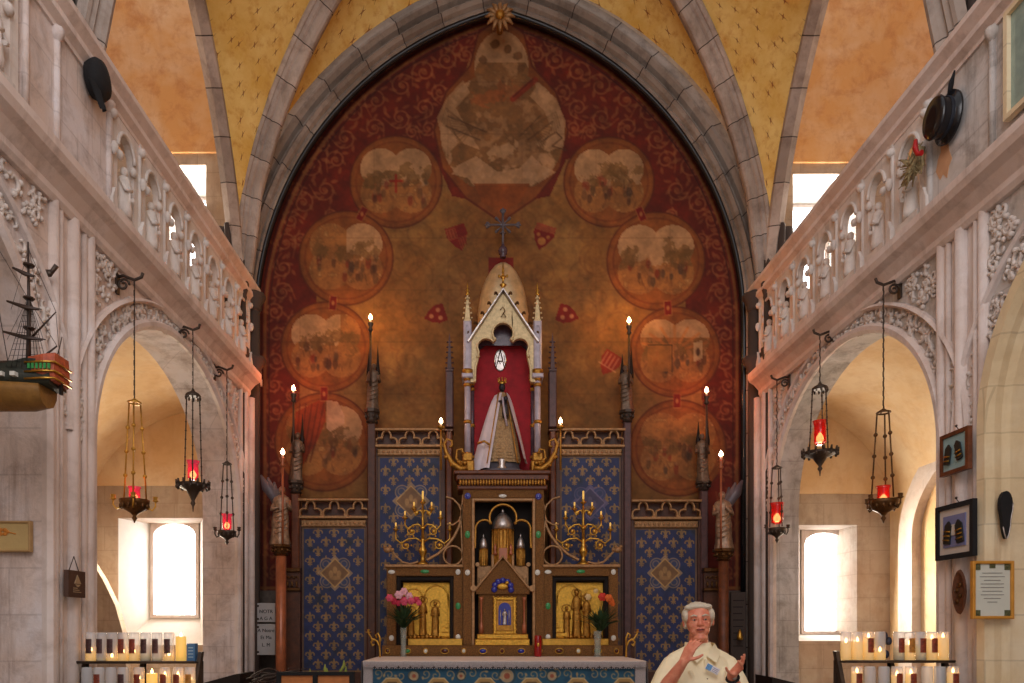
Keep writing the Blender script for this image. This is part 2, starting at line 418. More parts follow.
def webmat():
    m, nt, N, L, b = newmat('starred_vault_plaster')
    tc = N.new('ShaderNodeUVMap'); mp = N.new('ShaderNodeMapping'); mp.inputs['Scale'].default_value = (3.6, 3.6, 1); L.new(tc.outputs[0], mp.inputs[0])
    v = N.new('ShaderNodeTexVoronoi'); v.inputs['Scale'].default_value = 1; v.inputs['Randomness'].default_value = .35; v.feature = 'F1'
    L.new(mp.outputs[0], v.inputs['Vector'])
    d = N.new('ShaderNodeVectorMath'); d.operation = 'SUBTRACT'; L.new(mp.outputs[0], d.inputs[0]); L.new(v.outputs['Position'], d.inputs[1])
    s = N.new('ShaderNodeSeparateXYZ'); L.new(d.outputs[0], s.inputs[0])
    def ab(o):
        a = N.new('ShaderNodeMath'); a.operation = 'ABSOLUTE'; L.new(o, a.inputs[0]); return a.outputs[0]
    x, y = ab(s.outputs[0]), ab(s.outputs[1])
    def op(o, a, bb):
        n = N.new('ShaderNodeMath'); n.operation = o
        for i, q in enumerate((a, bb)):
            if isinstance(q, float): n.inputs[i].default_value = q
            else: L.new(q, n.inputs[i])
        return n.outputs[0]
    pr = op('MULTIPLY', x, y); ss = op('ADD', x, y)
    cr = op('MULTIPLY', op('LESS_THAN', pr, .0018), op('LESS_THAN', ss, .2))
    n1 = noisen(nt, 2.2, 8, .65); n2 = noisen(nt, 9, 8, .7)
    c = mixc(nt, ramp(nt, n1, .35, .65), lin((222, 178, 84)), lin((240, 212, 134)))
    c = mixc(nt, ramp(nt, n2, .5, .75), c, lin((204, 146, 66)))
    c = mixc(nt, op('MULTIPLY', cr, .75), c, lin((120, 40, 24)))
    L.new(c, b.inputs['Base Color']); b.inputs['Roughness'].default_value = .9; bumpn(nt, b, n2, .15)
    return m
M['web'] = webmat()
# ================================================================ THE SHELL
XL, XR, XC = -2.61, 3.16, .275
def holed(mb, fmap, u0, u1, z0, z1, holes, t0, t1, n=26):
    us = {u0, u1}
    for (a, b, lo, hi) in holes:
        k = n if callable(hi) else 1
        for i in range(k + 1): us.add(a + (b - a) * (.5 - .5 * math.cos(PI * i / k)) if callable(hi) else a + (b - a) * i / k)
    us = sorted(u for u in us if u0 - 1e-9 <= u <= u1 + 1e-9)
    def hexa(a, b, la, lb, ha, hb):
        vs = [fmap(a, la, t0), fmap(b, lb, t0), fmap(b, hb, t0), fmap(a, ha, t0), fmap(a, la, t1), fmap(b, lb, t1), fmap(b, hb, t1), fmap(a, ha, t1)]
        mb.add(vs, [(0, 1, 2, 3), (7, 6, 5, 4), (0, 4, 5, 1), (3, 2, 6, 7), (1, 5, 6, 2), (0, 3, 7, 4)])
    for a, b in zip(us[:-1], us[1:]):
        mid = (a + b) / 2; hs = sorted([h for h in holes if h[0] < mid < h[1]], key=lambda h: h[2])
        z = (z0, z0)
        for h in hs:
            if h[2] > z0 + 1e-6: hexa(a, b, z[0], z[1], h[2], h[2])
            z = (h[3](a), h[3](b)) if callable(h[3]) else (h[3], h[3])
        hexa(a, b, z[0], z[1], z1, z1)
def arch_f(c, a, zs, b):
    return lambda u: zs + b * math.sqrt(max(0, 1 - ((u - c) / a) ** 2))
def leaf_scroll(mb, place, u, v, size, rot, flip=1):
    # carved curl of foliage lying on a face; place(u, v, t) -> world, t = height off the face
    pts = []; rs = []
    for i in range(9):
        a = rot + flip * i / 8 * 4.6; r = size * (1 - i / 8 * .75)
        pts.append(place(u + r * math.cos(a), v + r * math.sin(a), size * .22)); rs.append(size * (.26 - .1 * i / 8))
    mb.tube(pts, rs, 5)
    for k in range(3):
        a = rot + flip * (k * .9 + .2); q = place(u + size * 1.15 * math.cos(a), v + size * 1.15 * math.sin(a), size * .2)
        mb.sph(q, size * .33, 6)
AY, AA, AZ, AB = 6.1, 1.4, 2.85, 1.23           # far arch of the nave side
def side(sg, X, wm, name):
    arches = [(AY, AA), (2.85, 1.35), (-.6, 1.5)] if sg < 0 else [(6.15, 1.36), (2.95, 1.4), (-.6, 1.5)]; pc = 4.46 if sg < 0 else 4.57
    out = -sg                                    # direction into the nave
    def fm(u, z, t): return (X + sg * t, u, z)
    mb = MB()
    holed(mb, fm, -2.5, 8.3, 0, 4.25, [(c - a, c + a, 0, arch_f(c, a, AZ, AB)) for c, a in arches], 0, .36 if sg < 0 else .26)
    struct(mb.build('wall_' + name, wm))
    # mouldings round each arch (soffit roll, plain fillet, outer label)
    mm = MB()
    for c, a in arches:
        for (ra, prof) in ((0, [(-.0, .02), (-.015, -.02), (.01, -.045), (.04, -.045), (.06, -.02), (.06, .01)]), (.27, [(0, .01), (0, -.03), (.015, -.045), (.035, -.03), (.035, .01)])):
            path = []; nr = []
            N_ = 40
            if ra == 0:
                path.append((X, c + a, 0)); nr.append((0, 1, 0))
            for i in range(N_ + 1):
                th = PI * i / N_
                y = c + (a + ra) * math.cos(th); z = AZ + (AB + ra * .55) * math.sin(th)
                path.append((X, y, z)); nv = Vector((0, math.cos(th) / a, math.sin(th) / AB)).normalized(); nr.append(tuple(nv))
            if ra == 0:
                path.append((X, c - a, 0)); nr.append((0, -1, 0))
            mm.sweep(path, prof, nr, (sg, 0, 0))
    # string course under the gallery and its vertical shafts on the piers
    def horiz(mbx, y0, y1, prof): mbx.sweep([(X, y0, 0), (X, min(y1, 7.82), 0)], [(p[1], p[0]) for p in prof], [(0, 0, 1)] * 2, (out, 0, 0))
    horiz(mm, -2.5, 8.3, [(0, 4.18), (.03, 4.18), (.05, 4.21), (.05, 4.25), (.10, 4.31), (.15, 4.34), (.17, 4.38), (.17, 4.43), (.14, 4.45), (0, 4.47)])
    struct(mm.build('trim_1' if sg < 0 else 'trim_2', M['mould']))
    sh = MB()
    for yc in (7.52, pc, 1.2):
        sg_ = [(-.2, .035), (-.13, .02), (.0, .045), (.13, .02), (.2, .035)] if yc < 7 else [(.06, .03), (.2, .045), (.4, .05), (.56, .03)]
        for d, r in sg_:
            sh.tube([(X + out * .012, yc + d, 0), (X + out * .012, yc + d, 4.2)], r, 8)
            sh.lathe((X + out * .012, yc + d, .0), [(r * 2, 0), (r * 2, .5), (r * 1.6, .56), (r * 1.6, .7), (r, .76)], 8)
        if yc < 7:
            for d in (-.165, .165): sh.box(min(X, X + out * .02), max(X, X + out * .02), yc + d - .015, yc + d + .015, 0, 4.2)
            for d, w in ((-.07, .075), (.07, .075)):
                sh.box(min(X, X + out * .008), max(X, X + out * .008), yc + d - w / 2, yc + d + w / 2, 0, 4.2)
    o = sh.build('pier_shafts', M['mould']); o['kind'] = 'structure'; o.name = 'trim_3' if sg < 0 else 'trim_4'
    # carved foliage
    cv = MB(); rnd = random.Random(5 + sg)
    def pl(u, v, t): return (X + out * (t - .004), u, v)
    for c, a in arches[:2]:
        for i in range(44):
            th = PI * (i + .5) / 44
            for rr in (.1, .19):
                y = c + (a + rr) * math.cos(th) ; z = AZ + (AB + rr * .7) * math.sin(th)
                leaf_scroll(cv, pl, y + rnd.uniform(-.02, .02), z + rnd.uniform(-.02, .02), rnd.uniform(.045, .062), rnd.uniform(0, 6.3), rnd.choice((-1, 1)))
        for s_ in (-1, 1):
            for i in range(70):
                u = c + s_ * rnd.uniform(a * .62, a - .02); z = rnd.uniform(3.3, 4.14)
                zz = arch_f(c, a + .33, AZ, AB + .24)(u)
                if z < zz + .05: continue
                leaf_scroll(cv, pl, u, z, rnd.uniform(.04, .06), rnd.uniform(0, 6.3), rnd.choice((-1, 1)))
    o = cv.build('carving', M['carve']); o['kind'] = 'structure'; o.name = 'trim_5' if sg < 0 else 'trim_6'
    # gallery floor and the masonry behind the parapet, solid part above the pier
    fl = MB(); x0, x1 = sorted((X, X + sg * 2.6))
    fl.box(x0, x1, -2.5, 8.3, 4.25, 4.46)
    o = fl.build('gallery_floor', M['end']); o['kind'] = 'structure'; o.name = 'trim_7' if sg < 0 else 'trim_8'
    pn = MB()
    for (y0, y1) in ((3.98, 4.92), (.6, 1.5)):
        x0, x1 = sorted((X - sg * .005, X + sg * .14)); pn.box(x0, x1, y0, y1, 4.46, 5.3)
        for yy in (y0 + .02, (y0 + y1) / 2 - .15, y1 - .02):
            pn.tube([(X + out * .01, yy, 4.46), (X + out * .01, yy, 5.28)], .022, 8)
            pn.lathe((X + out * .01, yy, 4.46), [(.04, 0), (.04, .06), (.022, .1)], 8); pn.lathe((X + out * .01, yy, 5.2), [(.022, 0), (.045, .05), (.045, .08)], 8)
    o = pn.build('parapet_pier', wm if sg > 0 else M['wall']); o['kind'] = 'structure'; o.name = 'trim_9' if sg < 0 else 'trim_10'
    # parapet: hand rail, shafts, tracery, little carved figures
    side_w = 'left' if sg < 0 else 'right'
    T = thing('gallery_balustrade', (X, 6.5, 4.46), 'carved pale stone gallery balustrade with traceried niches on the %s side of the nave' % side_w, 'balustrade')
    rl = MB()
    rl.sweep([(X, 8.05, 0), (X, -1, 0)], [(p[1], p[0]) for p in [(-.14, 5.27), (.02, 5.27), (.02, 5.30), (.06, 5.33), (.06, 5.37), (.04, 5.39), (.09, 5.44), (.09, 5.48), (-.16, 5.5), (-.14, 5.27)]], [(0, 0, 1)] * 2, (out, 0, 0))
    rl.build('handrail', M['mould'], T)
    bs = MB(); x0, x1 = sorted((X - out * .1, X + out * .03)); bs.box(x0, x1, 4.92, 8.3, 4.46, 4.54); bs.build('base_course', M['mould'], T)
    W = .42; first = None; tr = None; fg = None; y = 4.92
    def fv(mb, yc):                               # one post
        mb.tube([(X + out * .0, yc, 4.5), (X + out * .0, yc, 5.28)], .03, 6)
        mb.prismX([(yc - .035, 4.5), (yc + .035, 4.5), (yc + .03, 4.62), (yc, 4.7), (yc - .03, 4.62)], X - .05, X + .05)
        mb.sph((X + out * .04, yc, 4.98), (.03, .028, .05), 6); mb.sph((X + out * .03, yc, 5.22), (.035, .04, .035), 6)
    def bay(mb, ya):                              # trefoil-headed open panel
        c = ya + W / 2
        def mapb(pts): return [(q[0], q[1]) for q in pts]
        head = arc(c, 5.06, .12, 0, 180, 12, .14)
        outer = [(ya + .03, 5.28)] + [(ya + .03, 4.96)] + [(c - .12, 4.96)] + head[::-1] + [(c + .12, 4.96), (ya + W - .03, 4.96), (ya + W - .03, 5.28)]
        n = len(head)
        for i in range(n - 1):
            a1, b1 = head[i], head[i + 1]
            x0, x1 = sorted((X - out * .04, X + out * .015))
            mb.add([(x0, a1[0], a1[1]), (x0, b1[0], b1[1]), (x0, b1[0], 5.28), (x0, a1[0], 5.28), (x1, a1[0], a1[1]), (x1, b1[0], b1[1]), (x1, b1[0], 5.28), (x1, a1[0], 5.28)],
                   [(0, 3, 2, 1), (4, 5, 6, 7), (0, 1, 5, 4), (2, 3, 7, 6), (0, 4, 7, 3), (1, 2, 6, 5)])
        for s_ in (-1, 1):
            x0, x1 = sorted((X - out * .04, X + out * .015)); a1, b1 = sorted((c + s_ * .12, c + s_ * (W / 2 - .02)))
            mb.box(x0, x1, a1, b1, 4.5, 5.28)
            mb.sph((X + out * .02, c + s_ * .1, 5.0), (.03, .035, .035), 6)
        mb.tube([(X + out * .02, p[0], p[1]) for p in head], .014, 6)
        mb.box(*sorted((X - out * .04, X + out * .04)), ya + .08, ya + W - .08, 4.5, 4.6)
    def figure(mb, yc):
        z = 4.6; xx = X + out * .0
        mb.lathe((xx, yc, z), [(.055, 0), (.058, .05), (.045, .16), (.052, .24), (.04, .29), (.015, .31)], 9)
        mb.sph((xx, yc, z + .34), (.03, .03, .036), 8)
        mb.tube([(xx, yc - .05, z + .26), (xx + out * .04, yc - .055, z + .18), (xx + out * .06, yc, z + .2)], .014, 6)
        mb.tube([(xx, yc + .05, z + .26), (xx + out * .04, yc + .06, z + .17), (xx + out * .06, yc + .01, z + .14)], .014, 6)
        mb.tube([(xx + out * .03, yc + .03, z + .02), (xx + out * .05, yc - .02, z + .22)], .01, 5)
    m1, m2, m3 = MB(), MB(), MB(); fv(m1, y); bay(m2, y); figure(m3, y + W / 2)
    po = m1.build('post', M['carve'], T); bo = m2.build('tracery', M['carve'], T); fo = m3.build('carved_figure', M['carve'], T)
    for i in range(1, 8):
        for q in (po,) + ((bo, fo) if i < 7 else ()):
            c = q.copy(); COL.objects.link(c); c.location.y = i * W
    c = bo.copy(); COL.objects.link(c); c.location.y = -W * 3.3; c = fo.copy(); COL.objects.link(c); c.location.y = -W * 3.3
    if sg > 0: c.location.y = -W * 3.2
side(-1, XL, M['wall'], 'left'); side(1, XR, M['wallr'], 'right')
# --- end wall with the chancel arch, gallery and aisle windows
AR, ACX, ASY = 328., 580., 320.
def chancel(dr=0.0, n=24, Y=8.05, half=0):
    pts = []; nr = []
    amax = 180 - math.degrees(math.acos((ACX - 500) / (AR + dr)))
    for i in range(n + 1):
        th = math.radians(180 + (amax - 180) * i / n)
        x = ACX + (AR + dr) * math.cos(th); y = ASY - (AR + dr) * math.sin(th)
        p = P(x, y, Y); pts.append(p); nr.append(Vector((math.cos(th), 0, math.sin(th))))
    xm = PX(500, Y)
    if half == 1: return pts, nr
    pts2 = [Vector((2 * xm - p.x, p.y, p.z)) for p in pts[::-1]][1:]; nr2 = [Vector((-n_.x, 0, n_.z)) for n_ in nr[::-1]][1:]
    a = pts[0].copy(); a.z = 0; b = pts2[-1].copy(); b.z = 0
    return [a] + pts + pts2 + [b], [nr[0]] + nr + nr2 + [nr2[-1]]
cp, _ = chancel(16, 24, 8.3); cps = cp[1:-1]
def ch_hi(u):
    for p, q in zip(cps[:-1], cps[1:]):
        if p.x - 1e-6 <= u <= q.x + 1e-6: return p.z + (q.z - p.z) * (u - p.x) / max(1e-9, q.x - p.x)
    return cps[0].z
W1 = (PX(118, 8.3), PX(203, 8.3), PZ(645, 8.3), PZ(518, 8.3)); W2 = (PX(797, 8.3), PX(857, 8.3), PZ(641, 8.3), PZ(525, 8.3))
W3 = (PX(162, 8.3), PX(206, 8.3), 5.62, PZ(165, 8.3)); W4 = (PX(793, 8.3), PX(856, 8.3), 5.62, PZ(174, 8.3))
mb = MB()
ends = [(w[0], w[1], w[2], w[3]) for w in (W1, W3, W2, W4)]
holed(mb, lambda u, z, t: (u, 8.3 + t, z), -5.4, 6.1, 0, 10.2, ends + [(cps[0].x, cps[-1].x, 0, ch_hi)], 0, .5, 48)
struct(mb.build('wall_back', M['end']))
# orange plaster above the lintel course in the galleries
for k, (xa, xb, zz) in enumerate(((-5.4, PX(233, 8.25), PZ(149, 8.25)), (PX(772, 8.25), 6.1, PZ(159, 8.25)))):
    mb = MB(); N_ = 14
    for i in range(N_):
        a = xa + (xb - xa) * i / N_; b = xa + (xb - xa) * (i + 1) / N_
        for j in range(8):
            z0 = zz + (10.1 - zz) * j / 8; z1 = zz + (10.1 - zz) * (j + 1) / 8
            g = lambda z: 8.27 - .5 * ((z - zz) / 3) ** 2
            mb.add([(a, g(z0), z0), (b, g(z0), z0), (b, g(z1), z1), (a, g(z1), z1)], [(0, 1, 2, 3)], True)
    mb.box(xa, xb, 8.27, 8.3, zz - .02, zz); o = mb.build('trim_%d' % (11 + k), M['plaster_o']); struct(o)
# windows: splayed reveals, stone surround, glazing
def window(n, w, pane, recess, Yb=8.78, archtop=False, hinge=0):
    x0, x1, z0, z1 = w; px0, px1, pz0, pz1 = pane
    mb = MB(); q = [(x0, 8.31, z0), (x1, 8.31, z0), (x1, 8.31, z1), (x0, 8.31, z1), (px0, Yb, pz0), (px1, Yb, pz0), (px1, Yb, pz1), (px0, Yb, pz1)]
    mb.add(q, [(0, 1, 5, 4), (1, 2, 6, 5), (2, 3, 7, 6), (3, 0, 4, 7)])
    T = struct(mb.build('window_%d' % n, recess))
    f = MB(); t = .04
    f.box(px0, px0 + t, Yb - .05, Yb + .02, pz0, pz1); f.box(px1 - t, px1, Yb - .05, Yb + .02, pz0, pz1); f.box(px0 + t, px1 - t, Yb - .05, Yb + .02, pz0, pz0 + t)
    c = (px0 + px1) / 2; r = (px1 - px0) / 2 - t
    if archtop:
        pts = [(px0 + t, pz1)] + [(p[0], p[1]) for p in arc(c, pz1 - t - r * .55, r, 180, 0, 12, r * .55)] + [(px1 - t, pz1)]
        for a, b in zip(pts[1:-2], pts[2:-1]): f.prism([(a[0], a[1]), (b[0], b[1]), (b[0], pz1), (a[0], pz1)], Yb - .05, Yb + .02)
    else: f.box(px0 + t, px1 - t, Yb - .05, Yb + .02, pz1 - t, pz1)
    f.build('window_frame', M['mould'], T)
    g = MB(); g.box(px0, px1, Yb + .03, Yb + .04, pz0, pz1); g.build('pane', M['skyglow'], T)
    if hinge: 
        s = MB(); s.box(px1 - .02 - hinge * .3, px1 - .015, Yb - .3, Yb - .28, pz0 + .08, pz1 - .1); s.build('casement', M['rib'], T)
Yb = 8.78
window(1, W1, (PX(152, Yb), PX(200, Yb), PZ(618, Yb), PZ(521, Yb)), M['white'], archtop=True)
window(2, W2, (PX(800, Yb), PX(846, Yb), PZ(634, Yb), PZ(530, Yb)), M['white'], archtop=True)
window(3, W3, (W3[0] + .05, W3[1] - .05, 5.65, W3[3] - .12), M['white'])
window(4, W4, (W4[0] + .03, W4[1] - .12, 5.65, W4[3] - .1), M['white'])
# aisles: outer walls, low barrel vaults
for sg, X, Xo in ((-1, XL, -4.62), (1, XR, 4.86)):
    mb = MB(); x0, x1 = sorted((Xo, Xo + sg * .3)); mb.box(x0, x1, -2.5, 8.3, 0, 4.25)
    struct(mb.build('wall_left_aisle' if sg < 0 else 'wall_right_aisle', M['plaster_p']))
    mb = MB(); xa = X + sg * .36; c = (xa + Xo) / 2; hw = abs(Xo - xa) / 2; n = 18
    ar = [(Xo + (xa - Xo) * (1 - math.cos(PI / 2 * i / n)), 2.95 + 1.27 * math.sin(PI / 2 * i / n)) for i in range(n + 1)]
    for a, b in zip(ar[:-1], ar[1:]): mb.add([(a[0], -2.5, a[1]), (b[0], -2.5, b[1]), (b[0], 8.3, b[1]), (a[0], 8.3, a[1])], [(3, 2, 1, 0)], True)
    struct(mb.build('ceiling_left_aisle' if sg < 0 else 'ceiling_right_aisle', M['plaster_p']))
    mb = MB(); yc = 6.0; path = []; nr = []
    ra = 1.72
    for i in range(25):
        th = PI * i / 24; path.append((Xo, yc + ra * math.cos(th), 2.6 + 1.0 * math.sin(th))); nr.append((0, math.cos(th), math.sin(th)))
    path = [(Xo, yc + ra, 0)] + path + [(Xo, yc - ra, 0)]; nr = [nr[0]] + nr + [nr[-1]]
    mb.sweep(path, [(0, .0), (0, .1), (.09, .1), (.11, .07), (.3, .07), (.3, 0)], nr, (-sg, 0, 0))
    struct(mb.build('trim_13' if sg < 0 else 'trim_14', M['mould']))
    mb = MB(); x0, x1 = sorted((X + sg * 2.55, X + sg * 2.75)); mb.box(x0, x1, -2.5, 8.3, 4.25, 10.2)
    struct(mb.build('wall_left_gallery' if sg < 0 else 'wall_right_gallery', M['plaster_o']))
mb = MB(); mb.prism([(PX(x, 7.6), PZ(y, 7.6)) for x, y in ((40, 520), (70, 538), (92, 562), (103, 580), (115, 605), (122, 630), (126, 650), (126, 830), (40, 830))], 7.6, 7.7)
struct(mb.build('trim_15', M['end']))
for k, (xa, xb, yy) in enumerate(((-4.62, -2.9, 486), (3.4, 4.86, 494))):
    mb = MB(); mb.box(xa, xb, 8.28, 8.305, PZ(yy, 8.3), 4.3); struct(mb.build('trim_%d' % (24 + k), M['plaster_p']))
# little niches in the right aisle end wall
for k, (x, y) in enumerate(((881, 566), (907, 564))):
    pass
# chancel arch ring, black marble shaft
pts, nr = chancel(0, 30, 8.1)
mb = MB(); mb.sweep(pts, [(.0, .17), (0, .09), (.025, .06), (.05, .07), (.065, .02), (.095, -.01), (.125, .02), (.135, .07), (.165, .06), (.18, .0), (.215, -.04), (.24, -.045), (.26, -.02), (.39, .03), (.40, .22)], nr, (0, 1, 0))
struct(mb.build('trim_16', M['arch']))
mb = MB(); mb.tube([p + Vector((0, .12, 0)) - n * .0 for p, n in zip(*chancel(0, 30, 8.1))], .042, 8)
struct(mb.build('trim_17', M['black_marble']))
# corner responds with moulded imposts
mb = MB()
for sg, X in ((-1, XL), (1, XR)):
    for (dx, dy, r) in ((.03, 7.98, .07), (-.06, 7.86, .05), (.0, 7.7, .035)):
        xx = X + sg * dx * -1
        mb.tube([(xx, dy, 0), (xx, dy, 5.35)], r, 10)
        for z in (4.48, 5.2): mb.lathe((xx, dy, z), [(r, 0), (r * 1.3, .04), (r * 1.2, .07), (r * 1.9, .16), (r * 1.9, .2), (r, .22)], 8)
    for (dx, dy, r) in ((.14, 7.96, .09), (.3, 7.9, .07), (.2, 7.8, .04)):
        mb.tube([(X + sg * dx, dy, 4.4), (X + sg * dx, dy, 6.1)], r, 10)
struct(mb.build('trim_18', M['rib']))
# --- nave vault: wall ribs, diagonals, webs
def q_arc(c0, c1, zs, r, n=16):
    L = (Vector(c1) - Vector(c0)).length; out = []; nn = []
    for i in range(n + 1):
        s = L * i / n; z = zs + math.sqrt(max(0, r * r - (r - s) ** 2)); p = Vector(c0).lerp(Vector(c1), i / n)
        out.append(Vector((p.x, p.y, z))); h = (Vector(c1) - Vector(c0)).normalized(); k = (r - s) / r
        nn.append(Vector((-h.x * k, -h.y * k, math.sqrt(max(0, 1 - k * k)))))
    return out, nn
MX = lambda v: Vector((2 * XC - v.x, v.y, v.z)); MY = lambda v: Vector((v.x, 12.8 - v.y, v.z))
def mxn(v): return Vector((-v.x, v.y, v.z))
def myn(v): return Vector((v.x, -v.y, v.z))
form, fn = q_arc((-2.76, 8.05), (-2.76, 6.4), 4.85, 4.0)
diag, dn = q_arc((-2.8, 8.06), (XC, 6.4), 5.22, 4.25)
tr_, _ = chancel(30, 16, 8.0, 1)
tn = _
vault = MB(); ribs = MB()
def loft(A, B, bulge, fx):
    n = len(A); m = 8; G = []
    for i in range(n):
        row = []
        for j in range(m + 1):
            t = j / m; p = A[i].lerp(B[i], t); p.z += bulge * math.sin(PI * t) * (i / n + .15)
            row.append(fx(p))
        G.append(row)
    vs = [p for r in G for p in r]; fs = []; uv = []
    for i in range(n - 1):
        for j in range(m):
            f = (i * (m + 1) + j, i * (m + 1) + j + 1, (i + 1) * (m + 1) + j + 1, (i + 1) * (m + 1) + j); fs.append(f)
            w0 = (A[i] - B[i]).length; w1 = (A[i + 1] - B[i + 1]).length; h = .35
            uv.append([(w0 * j / m, i * h), (w0 * (j + 1) / m, i * h), (w1 * (j + 1) / m, (i + 1) * h), (w1 * j / m, (i + 1) * h)])
    vault.add(vs, fs, True, uv)
RP = [(.02, -.14), (-.04, -.14), (-.06, -.12), (-.055, -.1), (-.09, -.085), (-.09, -.05), (-.13, -.045), (-.165, -.03), (-.175, 0), (-.165, .03), (-.13, .045), (-.09, .05), (-.09, .085), (-.055, .1), (-.06, .12), (-.04, .14), (.02, .14)]
WP = [(.02, -.08), (-.04, -.08), (-.07, -.04), (-.1, 0), (-.07, .04), (-.04, .08), (.02, .08)]
for mx in (0, 1):
    for my in (0, 1):
        fx = lambda v, mx=mx, my=my: (MX if mx else (lambda q: q))((MY if my else (lambda q: q))(v))
        nx = lambda v, mx=mx, my=my: (mxn if mx else (lambda q: q))((myn if my else (lambda q: q))(v))
        loft(form, diag, .16, fx); loft(diag, tr_, .16, fx)
        dd = (Vector((XC, 6.4, 0)) - Vector((-2.78, 8.06, 0))).normalized(); ax = Vector((-dd.y, dd.x, 0))
        ax = nx(ax)
        ribs.sweep([fx(p) for p in diag], RP, [nx(v) for v in dn], ax)
        ribs.sweep([fx(p) for p in form], WP, [nx(v) for v in fn], (1, 0, 0))
        if my: ribs.sweep([fx(p) for p in tr_], [(.1, -.2), (-.1, -.2), (-.16, -.1), (-.16, .1), (-.1, .2), (.1, .2)], [nx(v) for v in tn], (0, 1, 0))
struct(vault.build('ceiling', M['web'])); struct(ribs.build('trim_19', M['rib']))
# piers that carry the near wall ribs above the gallery
mb = MB()
for sg, X in ((-1, XL), (1, XR)):
    x0, x1 = sorted((X + sg * .16, X + sg * .62)); mb.box(x0, x1, 4.3, 4.72, 4.46, 8.2)
    for d in (.0, .14, .28): mb.tube([(X + sg * .15, 4.4 + d, 4.46), (X + sg * .15, 4.4 + d, 8.2)], .05, 8)
struct(mb.build('trim_20', M['rib']))
# clerestory walls over the near bays and the roof slab so that daylight only enters where it should
mb = MB(); mb.box(-5.4, 6.1, -2.5, 8.8, -.12, 0); struct(mb.build('floor', M['floor']))
mb = MB(); mb.box(-2.2, 3.0, 5.6, 8.3, 0, .17); mb.box(-1.9, 2.6, 6.0, 8.3, .17, .34); o = mb.build('trim_21', M['floor']); struct(o)
# boss of the chancel arch
T = thing('keystone_boss', P(500, 17, 7.95), 'round gilded rosette boss hanging at the point of the great arch', 'boss')
mb = MB(); c = P(500, 17, 7.95)
for k in range(12):
    a = k * PI / 6; d = Vector((math.cos(a), 0, math.sin(a))); mb.tube([c + d * .03, c + d * .11 + Vector((0, -.03, 0)), c + d * .17], [.02, .026, .008], 6)
mb.build('petals', M['tracery'], T); mb = MB(); mb.sph(c - Vector((0, .03, 0)), (.055, .05, .055), 10); mb.cyl(c, c + Vector((0, .2, 0)), .04); mb.build('core', M['gold'], T)
